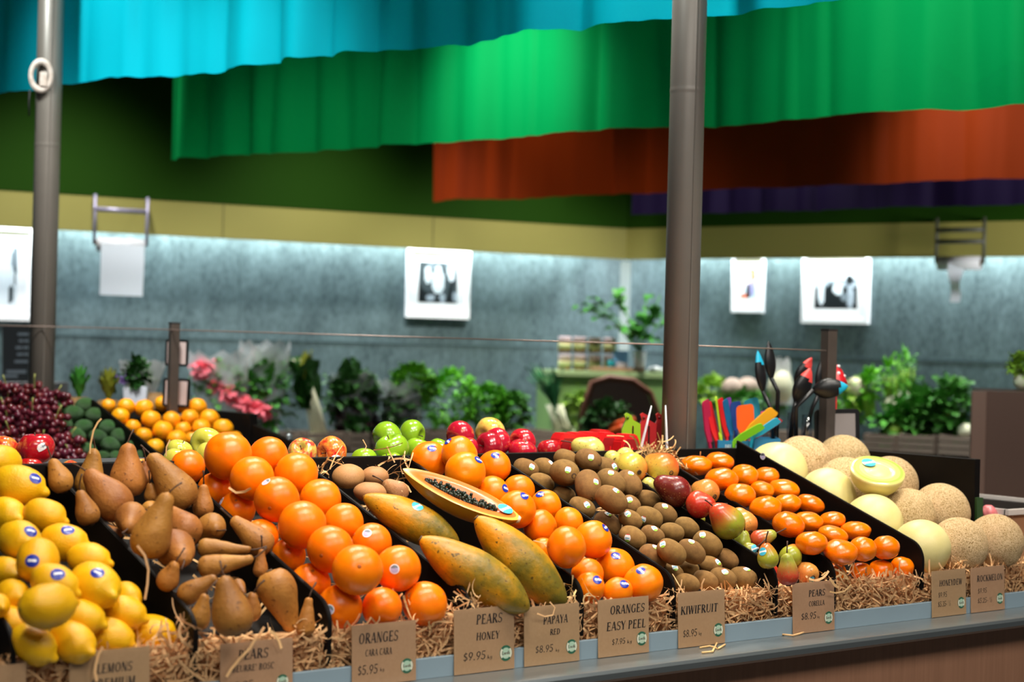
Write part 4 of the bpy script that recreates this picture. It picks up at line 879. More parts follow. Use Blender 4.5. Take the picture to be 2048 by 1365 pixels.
GL = {'E': (E_, .68), 'F': (stem(.16) + gs(.16, .97, .58, .97, t_) + gs(.16, .5, .46, .5, t_) + tick(.56, .78, 1) + tick(.46, .4, .6), .62),
 'L': (stem(.16) + gs(.16, .03, .58, .03, t_) + tick(.58, 0, .24), .64), 'I': (stem(.16), .34), 'P': (P_, .68), 'R': (P_ + gs(.34, .5, .68, .02, T_) + sf(.7, 0, .1), .76),
 'B': (P_ + ga(.32, .26, .36, .27, -90, 90) + gs(.16, .03, .34, .03, t_), .74), 'D': (stem(.16) + ga(.26, .5, .5, .5, -90, 90) + gs(.16, .97, .3, .97, t_) + gs(.16, .03, .3, .03, t_), .84),
 'O': (ga(.42, .5, .4, .51, 0, 360, n=26), .86), 'C': (ga(.42, .5, .4, .51, 50, 310, n=22) + tick(.68, .72, .98), .76), 'G': (ga(.42, .5, .4, .51, 50, 320, n=22) + tick(.68, .72, .98) + gv(.66, .05, .45) + sf(.66, .45, .13), .84),
 'A': (gs(.06, 0, .36, 1, t_) + gs(.38, 1, .68, 0, T_) + gs(.18, .33, .56, .33, t_) + sf(.07, 0, .11) + sf(.69, 0, .13), .78),
 'M': (gs(.12, 0, .15, 1, t_) + gs(.16, 1, .45, .05, T_) + gs(.45, .05, .74, 1, t_) + gv(.78) + sf(.12, 0, .11) + sf(.78, 0, .15) + sf(.14, 1, .12) + sf(.78, 1, .13), .96),
 'N': (gv(.12, 0, 1, t_) + gs(.14, 1, .64, 0, T_) + gv(.68, 0, 1, t_) + sf(.12, 0, .11) + sf(.68, 1, .11) + sf(.12, 1, .1), .80), 'S': (ga(.34, .73, .28, .28, 30, 270, .13, t_) + ga(.3, .27, .32, .28, -150, 90, .15, t_) + tick(.58, .75, .97) + tick(.03, .05, .26), .64),
 'U': (gv(.14, .28, 1) + ga(.38, .3, .32, .31, 180, 360, .12, t_) + gv(.68, .28, 1, t_) + sf(.14, 1) + sf(.68, 1, .11), .80), 'H': (stem(.15) + stem(.67) + gs(.15, .52, .67, .52, t_), .82), 'Y': (gs(.06, 1, .36, .45, T_) + gs(.36, .45, .64, 1, t_) + gv(.36, 0, .48) + sf(.36, 0) + sf(.07, 1, .13) + sf(.64, 1, .1), .70),
 'K': (stem(.15) + gs(.2, .45, .62, 1, t_) + gs(.32, .58, .68, 0, T_) + sf(.7, 0, .11) + sf(.62, 1, .11), .76), 'W': (gs(.08, 1, .3, 0, T_) + gs(.3, 0, .52, .95, t_) + gs(.5, 1, .72, 0, T_) + gs(.72, 0, .94, 1, t_) + sf(.08, 1, .13) + sf(.94, 1, .1) + sf(.5, 1, .12), 1.0),
 'T': (gv(.34) + sf(.34, 0) + gs(.03, .97, .65, .97, t_) + tick(.05, .76, 1) + tick(.63, .76, 1), .68), "'": (gv(.1, .7, 1, .1), .22), ' ': ([], .34), '.': (gs(.06, .07, .2, .07, .14), .28), '-': (gs(.04, .36, .34, .36, .09), .40),
 '$': (ga(.3, .69, .24, .24, 30, 270, .11, t_) + ga(.28, .27, .27, .24, -150, 90, .12, t_) + gv(.29, -.08, 1.06, .05), .58), '5': (gs(.12, .97, .52, .97, .1) + gv(.12, .52, .97, .07) + ga(.24, .31, .3, .32, -150, 110, .13, t_), .60),
 '8': (ga(.3, .74, .23, .26, 0, 360, .1, t_, 20) + ga(.3, .26, .27, .27, 0, 360, .12, t_, 20), .60), '9': (ga(.3, .68, .27, .32, 0, 360, .12, t_, 20) + gs(.53, .62, .2, 0, .09), .60), '7': (gs(.06, .96, .56, .96, .1) + gs(.53, .95, .2, 0, .12), .58),
 '3': (ga(.24, .75, .27, .25, -90, 150, .12, t_) + ga(.24, .26, .3, .27, -150, 90, .13, t_), .58), '2': (ga(.28, .71, .27, .29, -35, 170, .12, t_) + gs(.5, .56, .08, .06, .09) + gs(.06, .05, .56, .05, .1), .60), '1': (gv(.2, 0, 1, .11) + sf(.2, 0, .14) + gs(.08, .84, .2, .97, .06), .40),
 'k': (gv(.1, 0, 1, .13) + gs(.14, .28, .42, .62, .07) + gs(.22, .4, .48, 0, .13), .52), 'g': (ga(.26, .36, .22, .24, 0, 360, .1, t_, 14) + gv(.42, -.1, .6, .1) + ga(.24, -.1, .22, .2, 180, 360, .08, t_, 8), .56),
 'w': (gs(.05, .62, .18, 0, .12) + gs(.18, 0, .32, .6, .06) + gs(.32, .6, .46, 0, .12) + gs(.46, 0, .6, .62, .06), .66), 'e': (ga(.26, .31, .22, .31, 30, 340, .1, t_, 14) + gs(.08, .33, .44, .33, t_), .5), 'l': (gv(.1, 0, 1, .13), .22),
 '/': (gs(.02, -.05, .42, 1.05, .06), .42)}
def text_vf(s, x0, y0, h, wd=None, shear=.10):
    q, X = [], 0
    if '½' in s:
        i = s.index('½'); pre = s[:i]
    else: pre = s
    for ch in pre:
        g, a = GL[ch]
        q += [[Vector((p.x + X, p.y)) for p in f] for f in g]; X += a + .06
    if '½' in s:
        for ch, dx, dy in (('1', 0, .5), ('/', .22, 0), ('2', .5, -.05)):
            k = 1 if ch == '/' else .5; q += [[Vector((p.x * k + X + dx, p.y * k + dy)) for p in f] for f in GL[ch][0]]
        X += .85
    sx = (wd / X) if wd else h * .8
    V, Fc = [], []
    for i, f in enumerate(q):
        b = len(V); z = -.0001 - .000004 * (i % 9)
        V += [Vector((x0 + (p.x + p.y * shear) * sx, z, y0 + p.y * h)) for p in f]; Fc.append([b, b + 1, b + 2, b + 3])
    return V, Fc
m_ink = plain('dark_brown_ink', (34, 24, 18), .7); m_card = plain('brown_kraft_card', (178, 142, 108), .75, (164, 128, 94), 160, val=.03, spec=.2)
m_lg, m_lw, m_lm, m_lr = plain('badge_green', (46, 104, 76), .5), plain('badge_cream', (232, 226, 204), .5), plain('badge_mint', (176, 206, 180), .5), plain('badge_maroon', (96, 30, 26), .5)
m_slv = clear('clear_card_sleeve', (252, 252, 252), .12, .975)
def disc(rx, rz, cx, cz, y, n=28, a0=0, a1=2 * pi):
    return [Vector((cx, y, cz))] + [Vector((cx + rx * cos(a0 + (a1 - a0) * k / n), y, cz + rz * sin(a0 + (a1 - a0) * k / n))) for k in range(n + 1)], [[0, k + 1, k + 2] for k in range(n)]
def card(pl, pr, lines, badge, label, lean=.0):
    a = onY(pl[0], pl[1], DS - .01); b = onY(pr[0], pr[1], DS - .01); Wd = b.x - a.x if not isinstance(pr[1], str) else .135; H = (a.z + b.z) / 2 - .8515
    e = empty('price_card', (a.x, DS - .0035, .8512), label, 'price card', 'brown price cards along the counter front'); tl = math.atan2(b.z - a.z, Wd) * .5
    e.rotation_euler = (radians(-3), 0, 0)
    obj('card', box((Wd / 2, 0, H / 2), (Wd, .0012, H)), m_card, e, False)
    for s, x, x1, y, h in lines: obj('lettering', text_vf(s, x * Wd, y * H, h * H, (x1 - x) * Wd), m_ink, e, False).location = (0, -.0008, 0)
    if badge:
        cx, cz, r = Wd * .855, H * .255, H * .125
        bo = obj('badge', disc(r, r, cx, cz, -.0009), m_lg, e, False)
        V, Fc = [], []; mi = []
        def put(vf, k):
            n = len(V); V.extend(vf[0]); Fc.extend([[i + n for i in f] for f in vf[1]]); mi.extend([k] * len(vf[1]))
        for s in (0, pi): put(disc(r * .93, r * .93, cx, cz, -.0012, 10, s - .72, s + .72), 0)
        put(disc(r * .70, r * .70, cx, cz, -.0014), 1)
        for k in range(9): x = -.5 + k * .125; put(([Vector((cx + r * (x), -.0016, cz - r * .42)), Vector((cx + r * (x + .06), -.0016, cz - r * .42)), Vector((cx + r * (x + .06), -.0016, cz - r * .30)), Vector((cx + r * x, -.0016, cz - r * .30))], [[0, 1, 2, 3]]), 0)
        put(text_vf('Lwelk', cx - r * .62, cz - r * .16, r * .42, r * 1.25, 0), 2); n0 = len(V)
        V = [Vector((p.x, min(p.y, -.0012) if p.y < -.001 else -.0017, p.z)) for p in V]
        obj('emblem', (V, Fc, mi), [m_lw, m_lm, m_lr], bo, False)
    obj('sleeve', box((Wd / 2, -.0035, H / 2 + .002), (Wd + .003, .0008, H + .004)), m_slv, e, False)
    return e
card((-75, 1342), (58, 1328), [], 0, 'partly seen brown card at the bottom left corner, left of the lemon card')
card((145, 1312), (306, 1292), [('LEMONS', .33, .78, .66, .14), ('PREMIUM', .27, .82, .44, .14)], 1, 'brown price card reading lemons premium')
card((447, 1293), (592, 1275), [('PEARS', .24, .66, .70, .17), ("BEURRE' BOSC", .16, .74, .50, .11), ('$8.95', .1, .45, .2, .14)], 1, "brown price card reading pears beurre bosc")
card((711, 1258), (839, 1238), [('ORANGES', .10, .72, .69, .17), ('CARA CARA', .20, .62, .48, .11), ('$5.95', .08, .40, .19, .15), ('kg', .43, .5, .215, .06)], 1, 'brown price card reading oranges cara cara')
card((916, 1219), (1036, 1216), [('PEARS', .36, .80, .75, .15), ('HONEY', .36, .75, .50, .12), ('$9.95', .14, .52, .20, .13), ('kg', .54, .63, .2, .06)], 1, 'brown price card reading pears honey')
card((1056, 1217), (1166, 1207), [('PAPAYA', .34, .79, .68, .14), ('RED', .46, .65, .49, .10), ('$8.95', .19, .52, .21, .12), ('kg', .56, .63, .2, .05)], 1, 'brown price card reading papaya red')
card((1204, 1199), (1305, 1197), [('ORANGES', .23, .92, .73, .15), ('EASY PEEL', .16, .94, .45, .15), ('$7.95', .26, .53, .2, .10), ('kg', .56, .66, .2, .06)], 1, 'brown price card reading oranges easy peel')
card((1364, 1190), (1457, 1178), [('KIWIFRUIT', .05, .85, .60, .15), ('$8.95', .09, .40, .19, .13), ('kg', .43, .49, .2, .06)], 1, 'brown price card reading kiwifruit')
card((1593, 1170), (1676, 1161), [('PEARS', .38, .78, .71, .13), ('CORELLA', .38, .76, .52, .10), ('$8.95', .19, .56, .27, .13), ('kg', .58, .64, .27, .05)], 1, 'brown price card reading pears corella')
card((1871, 1146), (1939, 1137), [('HONEYDEW', .22, .89, .66, .13), ('$9.95', .18, .44, .42, .11), ('$5.35- ½', .17, .54, .22, .11)], 1, 'brown price card reading honeydew')
card((1949, 1139), (2016, 1131), [('ROCKMELON', .18, .95, .68, .14), ('$9.95', .2, .47, .42, .11), ('$5.25- ½', .19, .62, .20, .11)], 1, 'brown price card reading rockmelon')
# ------------------------------------------------------------------ apples on the back shelf
def apple_skin(name, base, blush, lo, hi):
    t = NT(name); t.co(); n = t.noise(2.0, 3, .6); st = t.noise(6, 3, .6, stretch=(1, 1, .12)); ad = t.add('ShaderNodeMath', operation='MULTIPLY_ADD', i_1=.35); t.l(st, ad.inputs[0]); t.l(n, ad.inputs[2])
    mr = t.add('ShaderNodeMapRange', i_1=lo, i_2=hi); t.l(ad.outputs[0], mr.inputs[0]); c = t.mix(mr.outputs[0], base, blush)
    c = t.mix(t.ramp(t.noise(40, 1), [(.66, (0, 0, 0)), (.7, (255, 255, 255))]), c, tuple(min(255, x + 30) for x in blush))
    return t.fin(t.vary(c, .006, .07), .2, spec=.55, coat=.25)
AM = dict(green=apple_skin('green_apple_skin', (150, 184, 40), (128, 170, 26), .3, 1), red=apple_skin('red_apple_skin', (212, 110, 60), (178, 20, 34), .42, .6), blush=apple_skin('striped_red_apple_skin', (202, 176, 80), (206, 52, 44), .58, .76),
  half=apple_skin('red_and_yellow_apple_skin', (238, 150, 60), (206, 36, 34), .58, .8), yellow_red=apple_skin('yellow_apple_skin_with_blush', (232, 196, 92), (226, 120, 56), .66, .9), dark=apple_skin('crimson_apple_skin', (190, 40, 56), (150, 16, 40), .4, .7), yellow=apple_skin('yellow_green_apple_skin', (204, 196, 84), (188, 182, 64), .3, 1))
AP = {k: mesh('apple', lump(lathe(apple_prof(), 30), .05, 1.5, i + 3), m) for i, (k, m) in enumerate(AM.items())}
APOLE = {(775, 874): (752, 888), (824, 869): (850, 872), (784, 898): (775, 866), (605, 905): (600, 892), (664, 905): (640, 908), (413, 887): (398, 893), (981, 865): (962, 874), (1045, 885): (1026, 886), (921, 870): (905, 885), (979, 894): (955, 893), (993, 886): (975, 875)}
AD = dict(green='shiny green apple', red='shiny red apple', blush='red striped green apple', half='red and yellow apple', yellow_red='yellow apple with orange blush', dark='dark crimson apple', yellow='yellow green apple')
for x, y, r, t, k in MORE['ap']:
    o = link(bpy.data.objects.new('apple', AP[k])); o.rotation_mode = 'QUATERNION'; P = at(x, y, t); R = px2m(r, t); toC = -ray(x, y).normalized(); o.location = P; o.scale = (R, R, R)
    if (x, y) in APOLE:
        h = (at(*APOLE[(x, y)], t) - P) / R; q = min(h.length, .97); d = (h.normalized() * q + toC * math.sqrt(1 - q * q)).normalized()
    else: d = Vector((random.uniform(-.5, .5), random.uniform(-.4, .6), 1)).normalized()
    o.rotation_quaternion = toZ(d, random.random() * 6)
    obj('stem', tube([(0, 0, .42), (.02, .01, .62), (.06, .03, .86)], [.03, .026, .045], 6), MK['stem'], o)
    M = Matrix.LocRotScale(P, o.rotation_quaternion, o.scale)
    if (x, y) == (72, 897): sticker(o, (83, 895), .0068, 'apple', M, 1.3, .5)
    if (x, y) == (666, 937): sticker(o, (674, 914), .009, 'apple', M, 1.3)
    tag(o, None, 'apple'); note('left end of the apple shelf' if x < 500 else ('middle of the apple shelf' if x < 715 else ('green apple heap' if x < 900 else 'red apple heap')), o, (x, y), AD[k])
# ------------------------------------------------------------------ second tray: grapes, avocados, mandarins
e2 = empty('rear_display_tray', (2.5, 5.2, 0), 'second sloped black tray further back with grapes, avocados and mandarins', 'tray')
def t2(n, vf, m=m_black): o = obj(n, vf, m, e2, False); o.location = -Vector(e2.location); return o
Q0 = at(300, 812, 5.9); SL2 = .35
def z2(y): return Q0.z + SL2 * (y - Q0.y)
xe = onZ(420, 815, 1.24).x; ax2 = onX(185, 800, 2.52)
ya, yb2 = Q0.y - .62, Q0.y + .10; xl, xr = 1.72, onZ(480, 822, z2(Q0.y)).x
t2('tray_base', prism([(ya, z2(ya) - .05), (yb2, z2(yb2) - .05), (yb2, .9), (ya, .9)], (xr - xl, 0, 0), (xl, 0, 0), (0, 1, 0), (0, 0, 1)))
t2('plinth', box(((xl + xr) / 2, (ya + yb2) / 2, .45), (xr - xl - .04, yb2 - ya - .04, .9)), plain('dark_plinth', (44, 38, 34), .6))
t2('back_rail', box(((xl + xr) / 2, yb2 + .012, z2(yb2) - .20), (xr - xl, .02, .26)))
pe = onY(505, 828, Q0.y - .22)
t2('end_board', box((pe.x, Q0.y - .02, 1.10), (.03, .42, 2 * (pe.z - 1.10)), bev=.002))
dv = [onX(x, y, 2.51) for x, y in ((185, 800), (330, 918))]
t2('bin_divider', prism([(dv[0].y, dv[0].z), (dv[1].y, dv[1].z), (dv[1].y, dv[1].z - .10), (dv[0].y, dv[0].z - .10)], (.01, 0, 0), (2.505, 0, 0), (0, 1, 0), (0, 0, 1)))
lr = [onY(505, 850, Q0.y - .25), onY(575, 891, Q0.y - .55)]
lo = obj('low_black_board', prism([(lr[0].y, lr[0].z), (lr[1].y, lr[1].z), (lr[1].y, .9), (lr[0].y, .9)], (.02, 0, 0), (lr[0].x, 0, 0), (0, 1, 0), (0, 0, 1)), m_black, smooth=False); tag(lo, 'low black sloping board right of the rear mandarins', 'board')
bo_ = onY(578, 885, Q0.y - .45)
sb = empty('pepper_shaker', (bo_.x, bo_.y, 1.05), 'tiny silver shaker left of the red apples', 'shaker'); h = bo_.z + .03 - 1.05
obj('body', lathe([(.012, 0), (.012, h - .02), (.010, h - .012)], 14), m_steel, sb); obj('cap', xf(ball(.0115, 14, 8), Matrix.Translation((0, 0, h - .012))), m_steel, sb)
obj('shaker_stand', box((bo_.x, bo_.y, .525), (.08, .08, 1.05)), m_black, smooth=False); tag(bpy.data.objects['shaker_stand'], 'dark stand holding the tiny silver shaker', 'stand')
m_rm = skin('rear_mandarin_peel', (255, 172, 8), (255, 158, 4), rough=.4, bump=.1, bs=14, val=.05)
rmm = [m.copy() for m in VR['mandarin']]
for m in rmm: m.materials[0] = m_rm
for x, y, r, t in MORE['m2']:
    o = link(bpy.data.objects.new('mandarin', rmm[int(x) % 5])); R = px2m(r, t); o.rotation_mode = 'QUATERNION'; o.location = at(x, y, t); o.scale = (R, R, R * 1.25)
    o.rotation_quaternion = toZ(Vector((random.uniform(-.4, .4), random.uniform(-.4, .3), 1)), random.random() * 6)
    k = link(bpy.data.objects.new('calyx', calyx_me['mandarin'])); k.parent = o; k.location = (0, 0, .665); tag(o, None, 'mandarin'); note('rear mandarin bin', o, (x, y), 'blurred mandarin')
m_av = skin('avocado_skin', (62, 104, 48), (40, 74, 36), sc=5, rough=.5, bump=.5, bs=26, val=.12)
avm = [mesh('avocado', lump(lathe([(max(math.sin(pi * i / 20) * (1 - .12 * -cos(pi * i / 20)), 1e-4), -cos(pi * i / 20) * 1.22) for i in range(21)], 22), .04, 2, i + 9), m_av) for i in range(3)]
for i, (x, y, r, t) in enumerate(MORE['av']):
    o = link(bpy.data.objects.new('avocado', avm[i % 3])); R = px2m(r, t) * .93; o.rotation_mode = 'QUATERNION'; o.location = at(x, y, t); o.scale = (R, R, R)
    o.rotation_quaternion = toZ(EX * random.uniform(.6, 1) - EY * random.uniform(-.5, .5) + FW * random.uniform(-.4, .4), random.random() * 6)
    obj('stem_end', xf(lathe([(.10, -.02), (.10, .03), (.06, .05)], 8), Matrix.Translation((0, 0, 1.2))), MK['calyx'], o); tag(o, None, 'avocado'); note('avocado bin', o, (x, y), 'dark green avocado')
m_gr = skin('red_grape_skin', (112, 34, 42), (70, 18, 34), sc=1, rough=.24, val=.2, hue=.015, spec=.5); m_gst = plain('grape_stalk', (138, 142, 70), .6)
berry = mesh('berry', ball(1, 14, 9, 1.1), m_gr)
gz = [(14, 800, 1.0), (66, 797, 1.0), (108, 812, .85), (10, 846, 1.0), (62, 846, 1.0), (108, 856, .9), (20, 892, .95), (84, 902, .8), (136, 896, .8), (140, 926, .7)]
for i, (x, y, s) in enumerate(gz):
    n = Vector((0, -.33, .944)); t = (Q0 - EYE).dot(n) / ray(x, y).dot(n); P = at(x, y, t + .02); g = empty('grape_bunch', P); tag(g, None, 'grapes'); note('grape bin', g, (x, y), 'bunch of dark red grapes')
    pts = []; tries = 0
    while len(pts) < 46 and tries < 6000:
        tries += 1; u = Vector((random.gauss(0, 1), random.gauss(0, 1), random.gauss(0, 1))).normalized() * random.uniform(.3, 1) ** .6
        p = Vector((u.x * .078, u.y * .055, u.z * .058)) * s
        if all((p - q).length > .0185 for q in pts): pts.append(p)
    for p in pts:
        b = bpy.data.objects.new('berry', berry); COL.objects.link(b); b.parent = g; b.location = p; r = random.uniform(.0105, .0125); b.scale = (r, r, r); b.rotation_euler = (random.random() * 3, random.random() * 3, 0)
    obj('stalk', tube([(0, 0, -.02), (.004, 0, .03 * s), (.012 * (i % 3 - 1), -.006, .062 * s), (.02 * (i % 3 - 1), -.01, .08 * s)], [.0016, .002, .002, .0026], 6), m_gst, g)
# ------------------------------------------------------------------ poles, posts, wire
m_pole = plain('grey_painted_steel_pole', (110, 104, 96), .42, (98, 92, 85), 8, .03, 40, metal=.2, spec=.5)
PR = Vector((3.092, 3.2, 0)); PL = at(82, 780, 6.1); PL.z = 0; RP = .0442
def pole(p, z0, label):
    e = empty('steel_pole', (p.x, p.y, 0), label, 'pole', 'round steel posts')
    obj('shaft', lathe([(RP, z0), (RP, 2.095), (RP, 2.1), (RP * 1.012, 2.103), (RP * 1.012, 2.109), (RP, 2.112), (RP, 2.117), (RP, 3.6)], 36), m_pole, e)
    for a in (0.35, pi * .8): obj('weld_seam', box((RP * cos(a - 2.2), RP * sin(a - 2.2), 1.9), (.004, .004, 3.2)), m_pole, e, False)
    return e
pole(PR, 0, 'tall round steel pole rising through the back rail right of centre')
pl_ = pole(PL, 0, 'tall round steel pole at the left, behind the grapes')
m_white = plain('worn_white_paint', (216, 210, 204), .5, (150, 120, 96), 60)
rc = at(82, 156, 6.1); toC = Vector((-ray(82, 156).x, -ray(82, 156).y, 0)).normalized(); rr = .058
rg = empty('cable_ring', rc + toC * (RP + .002), 'worn white oval ring bracket clamped high on the left pole', 'ring', rot=Vector(toC).to_track_quat('Z', 'Y'))
V, Fc = [], []
for k in range(28):
    a = 2 * pi * k / 28
    for r, z in ((1, 0), (1, .012), (.62, .012), (.62, 0)): V.append((r * rr * .72 * cos(a), r * rr * sin(a) * 1.05, z))
for k in range(28):
    for j in range(4): Fc.append([k * 4 + j, k * 4 + (j + 1) % 4, ((k + 1) % 28) * 4 + (j + 1) % 4, ((k + 1) % 28) * 4 + j])
obj('ring', (V, Fc), m_white, rg); obj('hook', box((.008, -.012, .010), (.026, .05, .014), bev=.003), m_white, rg, False)
obj('cord', tube([(-.036, -.05, .004), (-.038, -.09, .0), (-.036, -.14, .0)], .003, 6), plain('black_cord', (20, 20, 20), .7), rg)
m_post = plain('post_steel', (122, 108, 98), .35, (96, 86, 78), 20, .03, 60, metal=.6)
P2 = at(346, 760, 5.85); P2.z = 0
def post(p, top, w, label):
    e = empty('square_post', p, label, 'post', 'square steel screen posts'); a = math.atan2(EX.y, EX.x)
    o = obj('shaft', box((0, 0, top / 2), (w, w, top), bev=.002), m_post, e, False); o.rotation_euler = (0, 0, a + .55)
    o = obj('end_cap', box((0, 0, top + .002), (w * 1.02, w * 1.02, .006)), plain('post_cap', (40, 36, 34), .5), e, False); o.rotation_euler = (0, 0, a + .55); return e
P3 = at(1655, 800, 4.90); P3.z = 0
t2z = at(346, 648, 5.85).z; t3z = at(1656, 662, 4.90).z
post(P2, t2z, .030, 'short square steel post behind the rear mandarins'); post(P3, t3z, .033, 'short square steel post behind the rockmelons')
m_wire = plain('steel_wire', (150, 132, 122), .4, metal=.5)
W0 = at(-60, 650, 5.9); W1 = at(84, 653.5, 6.1 - RP - .006); W2 = at(345, 660, 5.85 - .022); W3 = at(1354, 690.5, (Vector((PR.x, PR.y, 1.45)) - EYE).dot(FW) - .03); W4 = at(1652, 702, 4.88)
o = obj('tension_wire', join(tube([W0, W1, W2, W3], .0022, 6), tube([W3 + Vector((.06, .03, 0)), W4], .0018, 6)), m_wire); tag(o, 'thin steel wire stretched between the poles and posts at eye height', 'wire')
m_frame = plain('black_sign_frame', (18, 17, 18), .35)
def sign(name, px, z, label, face, tilt=0, yaw=0):
    (x0, y0), (x1, y1) = px; c = at((x0 + x1) / 2, (y0 + y1) / 2, z); w_, h_ = px2m(x1 - x0, z), px2m(y1 - y0, z)
    e = empty(name, c, label, 'sign', rot=Matrix((EX, -FW, EY)).transposed().to_quaternion() @ Quaternion((0, 0, 1), yaw) @ Quaternion((0, 1, 0), tilt)); b = min(w_, h_) * .09
    P = []
    for cx, cz, a0 in ((1, 1, 0), (-1, 1, 90), (-1, -1, 180), (1, -1, 270)):
        for k in range(5): a = radians(a0 + 22.5 * k); P.append((cx * (w_ / 2 - b) + b * cos(a), cz * (h_ / 2 - b) + b * sin(a)))
    obj('frame', prism(P, (0, .012, 0), (0, -.006, 0)), m_frame, e, False)
    obj('panel', box((0, .0072 if yaw is None else .0065, 0), (w_ - b * 2.2, .003, h_ - b * 2.2)), face, e, False); obj('panel', box((0, -.0065, 0), (w_ - b * 2.2, .003, h_ - b * 2.2)), face, e, False); return e
m_face = plain('grey_sign_back', (150, 140, 136), .5); m_pink = plain('pale_pink_sign_back', (206, 186, 182), .5)
sign('framed_sign', ((1629, 819), (1719, 940)), 4.925, 'black framed grey sign standing behind the rear rockmelons', m_face, -.02)
sign('framed_sign', ((331, 680), (377, 733)), 5.90, 'small black framed sign clipped high on the short left post', m_pink, .03)
sign('framed_sign', ((326, 757), (380, 815)), 5.90, 'small black framed sign clipped low on the left post', m_pink, .05)
# ------------------------------------------------------------------ kitchen gadgets on the flat shelf
def blade(bx, tx, w, z, col, label, dz=0, tw=0.0, curl=.1):
    """a silicone spatula: broad soft blade with a thin handle going down into the caddy"""
    b = at(bx[0], bx[1], z); t = at(tx[0], tx[1], z + dz); d = (t - b); L = d.length; d.normalize(); hw = px2m(w, z) / 2
    face = (-FW * cos(tw) + EX * sin(tw)); sd = d.cross(face).normalized(); fc = sd.cross(d).normalized()
    P = []
    for k in range(5): a = pi / 2 * k / 4; P.append((hw - hw * .45 * (1 - cos(a)) , L - hw * .8 * (1 - sin(a))))
    P = [(hw * .55, 0), (hw, L * .28)] + [(hw * (1 - .35 * (k / 4) ** 2), L * (.86 + .14 * sin(pi / 2 * k / 4))) for k in range(5)] + [(-hw * (1 - .5 * (k / 4) ** 2), L * (.80 + .17 * cos(pi / 2 * (1 - k / 4)) if k else .8)) for k in range(4, -1, -1)] + [(-hw, L * .28), (-hw * .55, 0)]
    P = [(x, y) for i, (x, y) in enumerate(P) if i == 0 or (x - P[i - 1][0]) ** 2 + (y - P[i - 1][1]) ** 2 > 1e-9]
    e = empty('spatula', b, label, 'spatula', 'coloured silicone spatulas in the blue caddy')
    m = plain('silicone_' + label.split()[0] + '_' + label.split()[1], col, .45, spec=.4)
    vf = prism(P, fc * .004, Vector((0, 0, 0)), sd, d)
    obj('blade', ([p + fc * (curl * (p.dot(d) / L) ** 2 * .02) for p in vf[0]], vf[1]), m, e, False)
    zb = max(1.13, b.z - .10); bot = Vector((CAD.x + (b.x - CAD.x) * .75, CAD.y + (b.y - CAD.y) * .75, zb)) - b
    obj('handle', tube([d * L * .12, Vector((0, 0, 0)), bot], [.004, .005, .005], 8), m, e)
CAD = at(1470, 893, 4.75)
SPAT = [((1418, 885), (1408, 800), 30, (176, 24, 72), 'magenta curved spatula nearest the steel pole', 4.71, 1.0), ((1432, 882), (1413, 805), 28, (206, 28, 36), 'bright red curved spatula right of the magenta spatula', 4.73, 1.0),
  ((1441, 874), (1429, 794), 9, (170, 206, 40), 'lime thin edge on spatula between the red spatulas', 4.73, 1.3), ((1453, 874), (1437, 797), 19, (196, 28, 30), 'red upright spatula right of the lime edged spatula', 4.75, .8),
  ((1462, 872), (1447, 799), 18, (20, 92, 138), 'teal blue curved spatula right of the red upright spatula', 4.76, .8), ((1458, 840), (1456, 795), 12, (120, 60, 150), 'purple spatula tip peeking behind the teal blue one', 4.81, 0),
  ((1472, 862), (1470, 803), 22, (24, 64, 134), 'navy blue spatula behind the orange spatula', 4.81, .2), ((1492, 872), (1489, 809), 35, (240, 96, 20), 'large orange square ended spatula in the middle', 4.75, 0),
  ((1511, 862), (1500, 797), 31, (28, 128, 148), 'teal spatula behind the large orange spatula', 4.81, .1), ((1515, 866), (1526, 823), 12, (230, 80, 110), 'pink narrow spatula right of the teal spatula', 4.83, .3), ((1522, 866), (1530, 821), 14, (110, 70, 160), 'violet spatula tip behind the yellow spatula', 4.85, 0),
  ((1490, 872), (1549, 819), 24, (250, 176, 30), 'yellow orange spatula leaning far right', 4.73, .4), ((1468, 884), (1526, 850), 16, (120, 196, 30), 'lime green spatula lying lowest across the caddy', 4.68, .5), ((1505, 874), (1558, 838), 15, (34, 168, 206), 'sky blue spatula leaning right under the yellow one', 4.70, .5), ((1502, 880), (1562, 838), 10, (196, 40, 44), 'red spatula edge under the sky blue spatula', 4.72, .6)]
for b, t, wd, c, lb, z, tw in SPAT: blade(b, t, wd, z, c, lb, 0.0, tw)
m_cad = plain('blue_card_caddy', (28, 118, 160), .5); zc = 4.71
for (x0, x1, y0), lb in (((1437, 1503, 882), 'blue cardboard caddy holding the coloured spatulas'), ((1509, 1560, 878), 'blue cardboard caddy holding the black spoons')):
    a = at(x0, y0, zc); b = at(x1, y0, zc); wv = (b - a); c = (a + b) / 2; hh = c.z - 1.116
    e = empty('utensil_caddy', (c.x, c.y, 1.116), lb, 'box', 'blue utensil caddies'); u = Vector((EX.x, EX.y, 0)).normalized(); v = Vector((-u.y, u.x, 0)); W_ = wv.length
    obj('box', join(*[box(u * q[0] + v * q[1] + Vector((0, 0, hh / 2)), s, (u, v, Vector((0, 0, 1)))) for q, s in (((0, 0), (W_, .003, hh)), ((0, .09), (W_, .003, hh)), ((-W_ / 2, .045), (.003, .09, hh)), ((W_ / 2, .045), (.003, .09, hh)), ((0, .045), (W_, .09, .004)))]), m_cad, e, False)
    if x0 == 1437:
        vf = text_vf('Dreamfarm'.upper(), 0, 0, .011, W_ * .62, 0); obj('lettering', ([u * (p.x - W_ * .30) + v * -.0022 + Vector((0, 0, hh - .022 + p.z)) for p in vf[0]], vf[1]), plain('white_print', (214, 226, 232), .5), e, False)
m_spn = plain('black_nylon', (22, 22, 24), .36, spec=.5)
